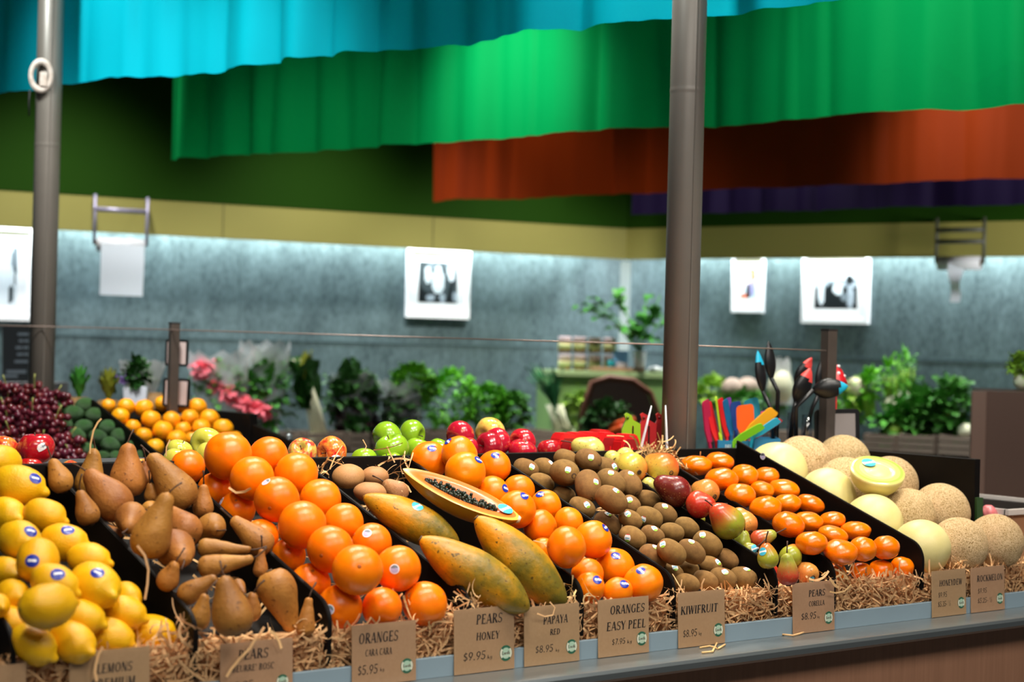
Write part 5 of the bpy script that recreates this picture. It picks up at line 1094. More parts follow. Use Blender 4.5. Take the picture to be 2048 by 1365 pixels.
def spoon(bx, tx, w, z, tip, label, joint, foot=None, tlen=.18):
    b = at(*bx, z); t = at(*tx, z); d = t - b; L = d.length; d.normalize(); fc = (-FW * .8 + EX * .6).normalized(); sd = d.cross(fc).normalized(); fc = sd.cross(d); hw = px2m(w, z) / 2
    e = empty('cooking_spoon', b, label, 'spoon', 'black cooking spoons'); V, mi, Fc = [], [], []; n, m = 16, 14
    for i in range(m + 1):
        u = i / m; r = hw * (math.sin(pi * min(1, u * .98 + .02)) ** .75) * (1.15 - .35 * u); cup = -.5 * hw * sin(pi * u)
        for k in range(n): a = 2 * pi * k / n; V.append(d * L * u + sd * r * cos(a) + fc * (r * .55 * sin(a)))
    F1, F2 = [], []
    for i in range(m):
        for k in range(n): (F2 if tip and (i + .5) / m + .05 * cos(2 * pi * k / n) > 1 - tlen * 1.6 else F1).append([i * n + k, i * n + (k + 1) % n, (i + 1) * n + (k + 1) % n, (i + 1) * n + k])
    obj('head', (V, F1 + [list(range(n))[::-1]]), m_spn, e)
    if tip: obj('tip', (V, F2 + [[m * n + k for k in range(n)]]), plain('silicone_tip_' + label.split()[-1], tip, .4), e)
    J = at(*joint, z); q = [d * L * .04, J - b] + ([at(*foot, z + .03) - b] if foot else []); obj('handle', tube(q, [.006] * len(q), 8), m_spn, e)
CY, RD = (30, 176, 214), (228, 74, 70)
spoon((1526, 786), (1515, 700), 27, 4.78, CY, 'black spoon with a blue tip, leftmost of the black spoons', (1546, 828), (1546, 905), .2); spoon((1543, 760), (1537, 681), 29, 4.83, None, 'plain black spoon standing tallest, tip above the wire', (1556, 784), (1552, 905))
spoon((1590, 772), (1624, 715), 34, 4.87, RD, 'black spoon with a red tip, uppermost of the two red tipped', (1592, 810), (1580, 905), .22); spoon((1590, 806), (1622, 736), 44, 4.78, RD, 'black spoon with a red tip, lower and nearer one', (1586, 830), (1578, 905), .2)
spoon((1638, 790), (1645, 714), 28, 4.91, None, 'plain black spoon behind the short square post', (1625, 815), (1600, 905)); spoon((1624, 781), (1697, 773), 42, 4.73, CY, 'black spoon with a blue tip lying sideways across the post', (1592, 815), (1592, 905), .15)
us = obj('utility_shelf', join(box((3.87, 3.43, 1.09), (.36, .24, .02)), box((3.87, 3.43, .54), (.32, .20, 1.08))), m_black, smooth=False); tag(us, 'black utility shelf behind the end of the melon bin', 'shelf'); rp = at(1671, 754, 5.05); e = obj('red_spotted_gadget', join(xf(lathe([(.036, 0), (.032, .012), (.018, .04), (.004, .055)], 20), Matrix.Identity(4)), tube([(0, 0, 0), (0, 0, 1.101 - rp.z + .02)], .006, 8)), plain('red_silicone', (204, 24, 34), .35), loc=rp - Vector((0, 0, .02))); tag(e, 'red cone gadget with white dots behind the square post', 'gadget')
obj('spots', join(*[xf(ball(.005, 8, 6), Matrix.Translation(((.036 - z * .5) * cos(a), (.036 - z * .5) * sin(a), z))) for a, z in ((-1, .022), (-.3, .034), (-2, .03), (.6, .02), (-1.6, .05))]), plain('white_dots', (236, 236, 236), .4), e)
m_slv2 = clear('clear_plastic_tube', (216, 220, 226), .1, .86)
for (x, y0, y1, w), lb in (((1536, 838, 885, 34), 'ribbed clear plastic sleeve behind the sky blue spatula'), ((1583, 826, 880, 22), 'clear plastic sleeve left of the dark spoon handles'), ((1612, 830, 885, 22), 'clear plastic sleeve between the spoon handles and sign')):
    c = at(x, y1 + 25, 4.83); top_ = at(x, y0, 4.83).z; r = px2m(w, 4.83) / 2
    o = obj('plastic_sleeve', lathe([(r * .7, 0), (r, .05), (r * 1.05, (top_ - c.z) * .6), (r * .9, top_ - c.z)], 14), m_slv2, loc=c); tag(o, lb, 'sleeve')
# red slicers, clips and white sticks on the shelf, left of the pole
m_red = plain('red_plastic', (214, 26, 30), .4, spec=.45)
def slicer(px, z, label):
    c = at(*px, z); c.z = 1.117; u = (EX * .86 + FW * .50); u.z = 0; u.normalize(); v = Vector((u.y, -u.x, 0)); H = at(px[0], px[1], z).z - 1.117
    e = empty('fruit_slicer', c, label, 'slicer', 'red plastic slicers'); W_ = .036
    P = [(-W_, 0), (-W_ * .98, H * .45), (-W_ * .72, H * .86), (-W_ * .45, H), (W_ * .45, H), (W_ * .72, H * .86), (W_ * .98, H * .45), (W_, 0)]
    obj('shell', prism(P, v * -.05, v * .025, u, (0, 0, 1), .003), m_red, e, False)
    bars = [box(u * (cos(a) * W_ * .42) + Vector((0, 0, H * .38 + sin(a) * H * .25)) + v * .028, (W_ * .7, .006, .004), (u * cos(a) + Vector((0, 0, sin(a))), v, Vector((0, 0, cos(a))) - u * sin(a))) for a in (.5, 1.57, 2.6)]
    obj('spokes', join(*bars), m_red, e, False); obj('rim', prism([(x * .86, y * .9) for x, y in P], v * .004, v * .025, u, (0, 0, 1)), plain('dark_red_plastic', (150, 14, 20), .45), e, False)
for p, z, lb in (((1128, 866), 4.30, 'red slicer furthest left, beside the last red apple'), ((1152, 865), 4.32, 'second red slicer from the apples'), ((1176, 864), 4.34, 'third red slicer, behind the yellow green pear'), ((1208, 865), 4.36, 'fourth red slicer with open face, behind the pear'), ((1252, 868), 4.34, 'red slicer with open spoked face nearest the green clip'), ((1200, 860), 4.53, 'red slicer standing behind the row, only top seen')): slicer(p, z, lb)
CP = [(1175, 160), (1215, 130), (1290, 170), (1310, 240), (1380, 280), (1425, 305), (1425, 760), (1320, 760), (1320, 340), (1292, 330), (1290, 760), (1130, 760), (1130, 400), (1195, 240)]
def clip(dx, dy, z, col, label):
    P = [at(1100 + x / 7.877 + dx, 810 + y / 7.877 + dy, z) for x, y in CP]; o = P[0]; u = EX; v = EY
    e = empty('bag_clip', o, label, 'clip', 'plastic clips standing by the pole'); m = plain('clip_' + label.split()[0], col, .4)
    obj('body', prism([((p - o).dot(u), (p - o).dot(v)) for p in P], FW * .03, (0, 0, 0), u, v), m, e, False)
    q = at(1100 + 1225 / 7.877 + dx, 810 + 205 / 7.877 + dy, z - .002) - o; obj('rivet', xf(ball(.004, 10, 6), Matrix.Translation(q)), plain('clip_pin', tuple(int(x * .6) for x in col), .4), e)
clip(0, 0, 4.44, (150, 196, 30), 'lime green plastic clip beside the red slicers'); clip(32, 0, 4.46, (204, 34, 40), 'red plastic clip right of the lime green clip'); clip(63, 0, 4.48, (204, 30, 38), 'red plastic clip nearest the steel pole')
for a, b, lb in (((1303, 812), (1281, 900), 'white plastic stick leaning left between the red clips'), ((1331, 811), (1334, 905), 'white plastic stick standing upright by the steel pole')):
    q = [at(*a, 4.36), at(a[0] * .5 + b[0] * .5, a[1] * .5 + b[1] * .5, 4.36), at(*b, 4.36)]; q.append(q[2] + (q[2] - q[1]).normalized() * .05); o = obj('white_stick', tube(q, [.0016, .0032, .0036, .0036], 8), plain('white_plastic', (226, 228, 234), .4)); tag(o, lb, 'stick', 'white plastic sticks')
# right of the counter
m_cab = plain('brown_cabinet', (98, 72, 60), .5, (86, 62, 52), 3, spec=.3)
a = at(1966, 782, 6.0); ztop = a.z; u = (EX - FW * .2); u.z = 0; u.normalize(); v = Vector((-u.y, u.x, 0))
cb = empty('brown_cabinet', (a.x, a.y, 0), 'tall plain brown cabinet at the right edge behind the melons', 'cabinet')
obj('body', box(u * .5 + v * .28 + Vector((0, 0, ztop / 2)), (1.0, .56, ztop), (u, v, Vector((0, 0, 1))), .003), m_cab, cb, False)
obj('corner_trim', box(u * -.012 + v * .02 + Vector((0, 0, ztop / 2 - .002)), (.05, .05, ztop), (u, v, Vector((0, 0, 1))), .003), plain('cabinet_edge', (120, 90, 76), .45), cb, False)
wb = onZ(2034, 1046, 1.06); bx = empty('wooden_crate', (3.80, 2.92, .851), 'wooden box with pale rim at the right edge behind rockmelons', 'crate')
obj('side', box((.16, 0, .10), (.34, .42, .20)), plain('ply_side', (176, 128, 92), .6, (160, 112, 78), 8), bx, False); obj('rim', join(*[box(q, d_) for q, d_ in (((.16, -.214, .206), (.36, .014, .014)), ((.16, .214, .206), (.36, .014, .014)), ((-.013, 0, .206), (.014, .42, .014)), ((.333, 0, .206), (.014, .42, .014)))]), plain('pale_rim', (206, 196, 188), .5), bx, False); obj('shaded_inside', box((.16, 0, .201), (.33, .41, .004)), m_black, bx, False)  # black sheet under the rim stands in for the shade inside the box
rb = onX(1984, 1028, 3.76); o = obj('sweet_packet', prism([(-.012, -.02), (-.016, .012), (.0, .024), (.014, .012), (.026, -.02)], (0, .02, 0), (0, 0, 0), EX, EY, .004), plain('pink_foil_packet', (222, 60, 70), .25, (236, 170, 170), 90), loc=Vector((3.72, 2.80, 0)) * 0 + rb); tag(o, 'small pink and white foil packet poking up behind last rockmelon', 'packet')
go = onX(1960, 1020, 3.66); o = obj('green_packet', prism([(-.006, -.12), (-.008, .03), (.008, .03), (.006, -.12)], (0, .02, 0), (0, 0, 0), EX, EY), plain('dark_green_packet', (30, 64, 24), .5), loc=go, smooth=False); tag(o, 'narrow dark green packet beside the black end board', 'packet')
# ------------------------------------------------------------------ room shell
K = at(1250, 600, 10.5); K.z = 0
dl = (_Rt * 7000 + _Fh * 3500).normalized(); dr = (_Rt * 5100 - _Fh * 3500).normalized()      # along the left wall to the corner, and on along the right wall
nl = Vector((dl.y, -dl.x, 0)); nr = Vector((dr.y, -dr.x, 0))                                    # into the room
def zinc():
    t = NT('galvanised_zinc_sheet'); n = t.noise(9, 4, .6, stretch=(1, 1, .35)); m = t.noise(46, 3, .6, stretch=(1, 1, .6)); mm = t.mix(.45, t.ramp(n, [(.3, (62, 78, 82)), (.72, (112, 134, 138))]), t.ramp(m, [(.3, (58, 74, 78)), (.7, (124, 146, 150))]))
    t.bump(n, .06, .02); return t.fin(mm, .42, metal=.35, spec=.5)
m_zinc = zinc(); m_olive = plain('olive_painted_board', (146, 140, 72), .6, (140, 134, 68), 3); m_green = plain('dark_green_painted_board', (26, 60, 0), .8, (22, 54, 0), 2, spec=.12); m_trim = plain('zinc_corner_flashing', (186, 196, 196), .35, metal=.4)
def struct(name, vf, m): return tag(obj(name, vf, m, smooth=False), kind='structure')
Lw, Rw = 9.0, 5.5
def wallbox(P, d, n, s0, s1, z0, z1, off, th): c = P + d * ((s0 + s1) / 2) + n * (off - th / 2) + Vector((0, 0, (z0 + z1) / 2)); return box(c, (s1 - s0, th, z1 - z0), (d, n, Vector((0, 0, 1))))
struct('wall_left', wallbox(K, dl, nl, -Lw, .1, 0, 3.7, 0, .1), m_zinc); struct('wall_right', wallbox(K, dr, nr, -.1, Rw, 0, 3.7, 0, .1), m_zinc)
OFF = .22
# where the two bulkheads meet
def meet(off):
    # point P with (P-K).nl = off and (P-K).nr = off
    a, b, c, d = nl.x, nl.y, nr.x, nr.y; det = a * d - b * c
    return K + Vector(((off * d - b * off) / det, (a * off - off * c) / det, 0))
KB = meet(OFF)
zb = onP(820, 501, K + nl * OFF, nl).z; zt = onP(820, 436, K + nl * OFF, nl).z; zb2_ = onP(1700, 511.5, K + nr * OFF, nr).z
zb = (zb + zb2_) / 2; zt = (zt + onP(1700, 443, K + nr * OFF, nr).z) / 2
struct('trim_1', wallbox(KB, dl, nl, -Lw, 0, zb, zt, 0, .03), m_olive); struct('trim_2', wallbox(KB, dr, nr, 0, Rw, zb, zt, 0, .03), m_olive)
KG = meet(OFF + .003)
struct('trim_3', wallbox(KG, dl, nl, -Lw, 0, zt, 3.7, 0, .03), m_green); struct('trim_4', wallbox(KG, dr, nr, 0, Rw, zt, 3.7, 0, .03), m_green)
struct('trim_5', box(K + (nl + nr).normalized() * .012 + Vector((0, 0, zb / 2)), (.07, .012, zb), ((dl + dr).normalized(), (nl + nr).normalized(), Vector((0, 0, 1)))), m_trim)
for i, s in enumerate((-7.2, -6.0, -4.8, -3.6, -2.4, -1.2)): struct('trim_%d' % (6 + i), wallbox(K, dl, nl, s, s + .008, 0, zb + .1, .003, .004), m_zinc)
struct('trim_12', wallbox(K, dl, nl, -Lw, -.05, 1.444, 1.450, .004, .004), plain('sheet_seam', (80, 100, 104), .5)); struct('trim_13', wallbox(K, dr, nr, .05, Rw, 1.425, 1.437, .004, .004), plain('sheet_seam_right', (66, 84, 88), .5))
for i, px in enumerate(((445, 450), (865, 470))):
    q = onP(px[0], px[1], KB, nl); s = (q - KB).dot(dl); struct('trim_%d' % (14 + i), wallbox(KB, dl, nl, s, s + .006, zb, zt, .002, .002), plain('board_joint_%d' % i, (104, 100, 50), .7))
m_floor = plain('grey_concrete_floor', (92, 90, 88), .5, (76, 74, 72), 2); struct('floor', box((2.5, 5, -.05), (26, 24, .1)), m_floor)
struct('ceiling', box((2.5, 5, 3.75), (26, 24, .1)), plain('dark_ceiling', (40, 46, 40), .8))
for P, d, n, a, b in ((KB, dl, nl, -8.6, -.15), (KB, dr, nr, .15, 5.2)):
    c = P + d * ((a + b) / 2) - n * (OFF * .55) + Vector((0, 0, zb + .10)); l = lamp('cove_strip_lamp', 'AREA', c, c - Vector((0, 0, 1)) - n * .25, COVE * (b - a), (.86, .95, 1), b - a, .05)
    l.rotation_euler = Matrix((d, -n, Vector((0, 0, 1)))).transposed().to_euler()
# ------------------------------------------------------------------ hanging fabric
def cloth(name, c, tr=.45):
    t = NT(name); col = t.mix(t.noise(2.5, 2), c, tuple(max(0, int(x * .94)) for x in c)); t.fin(col, .7, spec=.08)
    tl = t.add('ShaderNodeBsdfTranslucent'); mx = t.add('ShaderNodeMixShader'); mx.inputs[0].default_value = tr; t.l(col, tl.inputs[0])
    t.l(t.b.outputs[0], mx.inputs[1]); t.l(tl.outputs[0], mx.inputs[2]); t.l(mx.outputs[0], t.n['Material Output'].inputs[0])
    wv = t.noise(420, 1, .5); t.bump(wv, .08, .001); return t.m
ZD = 2.205
def drape(name, pa, pb, hgt, m, seed, amp, label, ragged=.004, ZD=2.205):
    a = onZ(*pa, ZD); b = onZ(*pb, ZD); L = (b - a).length; e = (b - a).normalized(); n = Vector((e.y, -e.x, 0)); nx, nz = int(L / .012), 16; rnd = random.Random(seed); V, Fc = [], []
    def fold(s, k):
        q = mnoise.noise(Vector((s * 1.9, seed * 3.7, k * .10))) * .9 + mnoise.noise(Vector((s * 4.3, seed * 1.3, k * .25 + 5))) * .6
        v = abs(mnoise.noise(Vector((s * 4.2, seed * 9.1, k * .18)))); return q + (v - .25) * 1.9 + .30 * mnoise.noise(Vector((s * 11, seed, k * .3)))
    for j in range(nz + 1):
        k = j / nz
        for i in range(nx + 1):
            s = L * i / nx; q = fold(s, k) * amp * (1 - .35 * k); hem = (mnoise.noise(Vector((s * 2.2, seed, 9))) * .012 + mnoise.noise(Vector((s * 14, seed, 3))) * ragged) * (1 - k) ** 2
            V.append(a + e * (s + .3 * amp * mnoise.noise(Vector((s * 5, seed, 1)))) + n * q + Vector((0, 0, k * hgt + hem)))
    for j in range(nz):
        for i in range(nx): o = j * (nx + 1) + i; Fc.append([o, o + 1, o + nx + 2, o + nx + 1])
    o = obj(name, (V, Fc), m); tag(o, label, 'fabric drape', 'coloured fabric drapes hanging under the ceiling'); return a, e, L
drape('fabric_drape', (-300, 218), (2300, -66), 1.0, cloth('turquoise_cloth', (0, 186, 208)), 1, .055, 'turquoise fabric drape hanging nearest, behind the poles', .008, 2.335)
drape('fabric_drape', (345, 321), (2500, 174), 1.0, cloth('green_cloth', (0, 166, 84)), 2, .065, 'bright green fabric drape hanging behind the turquoise one', .004, 2.25)
drape('fabric_drape', (862, 404), (2500, 337), 1.0, cloth('orange_cloth', (138, 47, 12), .3), 3, .06, 'burnt orange fabric drape hanging behind the green one')
drape('fabric_drape', (1272, 431), (2500, 396), 1.0, cloth('purple_cloth', (11, 3, 30), .25), 4, .06, 'dark purple fabric drape hanging furthest back', .004, 2.19)
# ------------------------------------------------------------------ pictures
GREYS = [plain('photo_tone_%d' % i, c, .3) for i, c in enumerate([(24, 30, 32), (64, 74, 78), (112, 124, 132), (160, 172, 184), (206, 216, 224), (238, 242, 246)])]
TONES = [plain('print_tone_%d' % i, c, .4) for i, c in enumerate([(50, 44, 46), (236, 120, 84), (150, 150, 196), (226, 222, 236), (198, 226, 240), (244, 206, 190)])]
def picture(P, n, d, r, ph, fn, pal, label):
    x0, y0, x1, y1 = r; xm, ym = (x0 + x1) / 2, (y0 + y1) / 2; a = onP(x0, ym, P, n); b = onP(x1, ym, P, n); t = onP(xm, y0, P, n).z; bt = onP(xm, y1, P, n).z
    W_ = abs((b - a).dot(d)); H = t - bt; c = (a + b) / 2; c.z = (t + bt) / 2; e = empty('framed_picture', c + n * .004, label, 'picture', 'framed pictures on the zinc wall'); ax = (d, n, Vector((0, 0, 1)))
    f = .06 * min(W_, H); fr = [box(d * q[0] + Vector((0, 0, q[1])) + n * .014, s, ax) for q, s in (((0, H / 2 - f / 2), (W_, .028, f)), ((0, -H / 2 + f / 2), (W_, .028, f)), ((-W_ / 2 + f / 2, 0), (f, .028, H - 2 * f)), ((W_ / 2 - f / 2, 0), (f, .028, H - 2 * f)))]
    obj('frame', join(*fr), plain('white_picture_frame', (236, 238, 240), .4), e, False); obj('mount', box(n * .006, (W_ - 2 * f, .010, H - 2 * f), ax), plain('white_mount_board', (240, 242, 246), .6), e, False)
    u0, v0, u1, v1 = ph; N = 26; V, Fc, mi = [], [], []
    for j in range(N + 1):
        for i in range(N + 1): V.append(d * (W_ * (u0 + (u1 - u0) * i / N - .5)) + Vector((0, 0, H * (v0 + (v1 - v0) * j / N - .5))) + n * .0115)
    for j in range(N):
        for i in range(N): o = j * (N + 1) + i; Fc.append([o, o + 1, o + N + 2, o + N + 1]); mi.append(max(0, min(5, int(fn((i + .5) / N, (j + .5) / N)))))
    obj('photograph', (V, Fc, mi), pal, e, False)
def el(u, v, cx, cy, rx, ry): return ((u - cx) / rx) ** 2 + ((v - cy) / ry) ** 2 < 1
def ph1(u, v):
    g = .4 + 1.6 * v + mnoise.noise(Vector((u * 5, v * 4, 1))) * 1.2
    for cx, cy, rx, ry, t in ((.5, .52, .17, .30, 4.6), (.5, .80, .09, .12, 4.2), (.24, .68, .09, .22, 4), (.84, .78, .10, .24, 4.2), (.32, .12, .12, .08, 3.6), (.62, .13, .07, .12, 3.5), (.95, .16, .08, .12, 3)):
        if el(u, v, cx, cy, rx, ry): g = t
    return g
def ph2(u, v):
    g = (4.6 if v > .72 else 3.2 if v > .55 else .4) + mnoise.noise(Vector((u * 6, v * 6, 4))) * 1.3
    for cx, cy, rx, ry, t in ((.16, .42, .08, .34, 4.2), (.55, .50, .12, .16, 4.3), (.84, .30, .08, .30, 3.4), (.82, .72, .09, .12, .4), (.37, .48, .05, .20, .6), (.98, .3, .05, .3, .8), (.7, .3, .1, .1, 2)):
        if el(u, v, cx, cy, rx, ry): g = t
    return g
def ph3(u, v):
    g = 4.8
    for cx, cy, rx, ry, t in ((.95, .76, .10, .22, 2.4), (.6, .40, .26, .34, 4.2), (.45, .88, .12, .05, 1.6), (.86, .18, .06, .16, 1.6), (.35, .12, .05, .16, 3.2), (.95, .5, .03, .14, 1)):
        if el(u, v, cx, cy, rx, ry): g = t
    return g
def ph4(u, v):
    g = 3 if v > .3 else 4
    for cx, cy, rx, ry, t in ((.72, .80, .26, .30, 1), (.55, .72, .12, .2, 5), (.5, .2, .16, .32, 0), (.78, .34, .18, .3, 2), (.2, .06, .2, .1, 1)):
        if el(u, v, cx, cy, rx, ry): g = t
    return g
picture(K, nl, dl, (811, 497, 936, 637), (.19, .22, .81, .80), ph1, GREYS, 'white framed black and white photo on the left wall near the centre')
picture(K, nl, dl, (-86, 452, 66, 641), (.2, .16, .785, .80), ph3, GREYS, 'white framed photo partly cut off at the left edge')
picture(K, nr, dr, (1608, 505, 1742, 648), (.18, .21, .82, .76), ph2, GREYS, 'large white framed black and white crowd photo on the right wall')
picture(K, nr, dr, (1468, 514, 1531, 626), (.26, .26, .74, .78), ph4, TONES, 'small white framed colour print just right of the big pole')
# ------------------------------------------------------------------ paper roll brackets
m_rod = plain('bracket_steel', (150, 146, 170), .4, metal=.4); m_rod2 = plain('dark_bracket', (66, 68, 58), .5); m_roll = clear('plastic_bag_roll', (222, 226, 232), .3, .45)
m_rollw = plain('white_bag_roll', (206, 210, 216), .5); m_tear = plain('white_plastic_bag', (206, 216, 226), .5)
def bracket(P, n, d, xa, xb, yt, yb, bars, label, mr, sheet):
    Q = P + n * .16; A0 = onP(xa, yt, P + n * .02, n); B0 = onP(xb, yt + 4, P + n * .02, n); A1 = onP(xa, yb, Q, n); B1 = onP(xb, yb, Q, n); A0.z = B0.z = max(A0.z, B0.z); A1.z = B1.z = (A1.z + B1.z) / 2; r0 = A1.copy()
    e = empty('roll_dispenser', r0, label, 'roll dispenser', 'bag roll dispensers under the bulkhead')
    T1 = A1.copy(); T1.z = A0.z; T2 = B1.copy(); T2.z = A0.z
    ar = [tube([p - r0 for p in q], .009, 8) for q in ((A0, T1, A1), (B0, T2, B1))]; obj('arm', ar[0], mr, e); obj('arm', ar[1], mr, e)
    for y in bars: p = onP(xa, y, Q, n); s = B1 - A1; obj('crossbar', tube([p - r0, p - r0 + Vector((s.x, s.y, 0))], .012, 8), mr, e)
    s = B1 - A1; c = Vector((0, 0, -.0)); ro = obj('roll', tube([s * .06, s * .94], .036, 18), m_rollw, e); obj('core', join(tube([s * .045, s * .062], .017, 14), tube([s * .938, s * .955], .017, 14)), plain('cardboard_core', (92, 72, 48), .8), e)
    if sheet == 1:
        p0 = s * .14 - n * -.0; V = []; y1 = onP(xa, 590, Q, n).z - r0.z
        for j in range(9): k = j / 8; V += [s * .10 + n * (.038 - .0 * k) + Vector((0, 0, y1 * k)), s * .92 + n * (.038 + .006 * sin(k * 5)) + Vector((0, 0, y1 * k))]
        obj('sheet', (V, [[2 * j, 2 * j + 1, 2 * j + 3, 2 * j + 2] for j in range(8)]), m_tear, e)
    else:
        V = []; y1 = -.2
        for j in range(9): k = j / 8; w_ = .26 * (1 - .5 * k); V += [s * (.5 - w_ / 2 - .05) + n * (.038 + .02 * sin(k * 7)) + Vector((0, 0, y1 * k)), s * (.5 + w_ / 2) + n * (.038 - .02 * sin(k * 9)) + Vector((0, 0, y1 * k))]
        obj('bag_end', (V, [[2 * j, 2 * j + 1, 2 * j + 3, 2 * j + 2] for j in range(8)]), m_tear, e)
bracket(KB, nl, dl, 188, 293, 397, 491, (418,), 'bag roll dispenser with hanging white sheet on the left bulkhead', m_rod, 1)
bracket(KB, nr, dr, 1872, 1967, 442, 527, (461, 484), 'bag roll dispenser with crumpled bag end on the right bulkhead', m_rod2, 0)
# ------------------------------------------------------------------ produce benches along the walls
m_crate = plain('weathered_crate_wood', (132, 116, 102), .75, (112, 98, 86), 12, stretch=(1, 1, 8)); m_bench = plain('dark_bench', (58, 54, 52), .6)
PLn = K + nl * .95; PRn = K + nr * .95
def bench(P, d, n, s0, s1, z, label):
    o = obj('produce_bench', join(wallbox(P, d, n, s0, s1, z - .06, z, -.05, .8), wallbox(P, d, n, s0 + .05, s1 - .05, 0, z - .06, -.15, .65)), m_bench, smooth=False); tag(o, label, 'bench')
zl = onP(700, 905, PLn, nl).z; zr = onP(1820, 907, PRn, nr).z
bench(PLn, dl, nl, (onP(392, 900, PLn, nl) - PLn).dot(dl), (onP(1106, 900, PLn, nl) - PLn).dot(dl), zl, 'long dark produce bench along the left zinc wall'); bench(PRn, dr, nr, (onP(1405, 900, PRn, nr) - PRn).dot(dr), 4.2, zr, 'long dark produce bench along the right zinc wall')
def crate(P, d, n, x0, x1, ytop, zbase, label):
    a = onP(x0, ytop, P, n); b = onP(x1, ytop, P, n); w_ = (b - a).dot(d); h = a.z - zbase; c = (a + b) / 2 - n * .16; c.z = zbase
    e = empty('wooden_crate', c, label, 'crate', 'weathered wooden crates on the benches'); ax = (d, n, Vector((0, 0, 1)))
    for q in (.155, -.155): obj('side', join(*[box(n * q + Vector((0, 0, h * (i + .5) / 3)), (w_ - .01, .012, h / 3 - .006), ax) for i in range(3)]), m_crate, e, False)
    for q in (-1, 1): obj('end', box(d * (w_ / 2 - .012) * q + Vector((0, 0, h / 2)), (.014, .30, h), ax), m_crate, e, False)
    obj('base', box(Vector((0, 0, .008)), (w_ - .03, .29, .012), ax), m_crate, e, False)
for i, (x0, x1, y, w_) in enumerate(((515, 605, 868, 'under the wrapped pink flowers'), (610, 690, 866, 'under the white stemmed silverbeet'), (700, 742, 866, 'narrow, right of silverbeet stem'), (750, 850, 866, 'under the bagged salad greens'), (856, 960, 862, 'under the parsley heap'), (965, 1035, 864, 'under the spinach'), (1040, 1110, 862, 'under the leek roots'), (400, 508, 868, 'at the left end of the bench'))):
    crate(PLn, dl, nl, x0, x1, y, zl, 'weathered wooden crate ' + w_ + ' on the left bench')
for i, (x0, x1, y, w_) in enumerate(((1420, 1530, 862, 'behind the coloured spatulas'), (1540, 1650, 862, 'behind the black spoons'), (1725, 1790, 867, 'under the fennel'), (1795, 1870, 868, 'in the middle under leafy greens'), (1875, 1945, 870, 'furthest right under leafy greens'))):
    crate(PRn, dr, nr, x0, x1, y, zr, 'weathered wooden crate ' + w_ + ' on the right bench')
def leafmat(name, c, c2, rough=.45): return plain(name, c, rough, c2, 14, val=.2, spec=.35)
LM = dict(bright=leafmat('parsley_green', (104, 180, 36), (66, 142, 24)), dark=leafmat('dark_leaf_green', (50, 98, 36), (32, 70, 28)), mid=leafmat('mid_leaf_green', (78, 144, 50), (52, 112, 40)), lime=leafmat('pale_celery_green', (150, 186, 70), (120, 166, 50)), blue=leafmat('leek_green', (52, 110, 66), (36, 88, 50)), white=leafmat('white_stalk', (226, 226, 200), (206, 208, 170)), yel=leafmat('yellowing_leaf', (150, 156, 50), (120, 130, 40)), purple=leafmat('purple_leaf', (58, 22, 34), (36, 16, 26)))
def leaf(base, d, L, W, droop, seed, cup=.25):
    d = Vector(d).normalized(); s = d.cross(Vector((0, 0, 1))); s = s.normalized() if s.length > .05 else Vector((1, 0, 0)); up = s.cross(d); V, Fc = [], []; m = 5
    for i in range(m + 1):
        k = i / m; w_ = W * .5 * sin(pi * min(.97, .12 + .86 * k)) ** .8; c = base + d * L * k + Vector((0, 0, -droop * L * k * k)) ; wob = .2 * W * sin(seed + k * 9)
        V += [c + s * w_ + up * (cup * w_ + wob), c, c - s * w_ + up * (cup * w_ - wob)]
    for i in range(m): o = i * 3; Fc += [[o, o + 1, o + 4, o + 3], [o + 1, o + 2, o + 5, o + 4]]
    return V, Fc
def heap(c, rx, ry, rz, n, L, W, up=.5, rnd=random):
    q = []
    W *= 1.5; L *= 1.15
    for i in range(int(n * 1.35)):
        u = Vector((rnd.gauss(0, 1), rnd.gauss(0, 1), rnd.gauss(0, 1))).normalized(); p = c + EX * u.x * rx * .85 + _Fh * u.y * ry * .85 + Vector((0, 0, u.z * rz * .85))
        q.append(leaf(p, u + Vector((rnd.gauss(0, .35), rnd.gauss(0, .35), up)), L * rnd.uniform(.6, 1.2), W * rnd.uniform(.7, 1.2), rnd.uniform(0, .5), i))
    return join(*q)
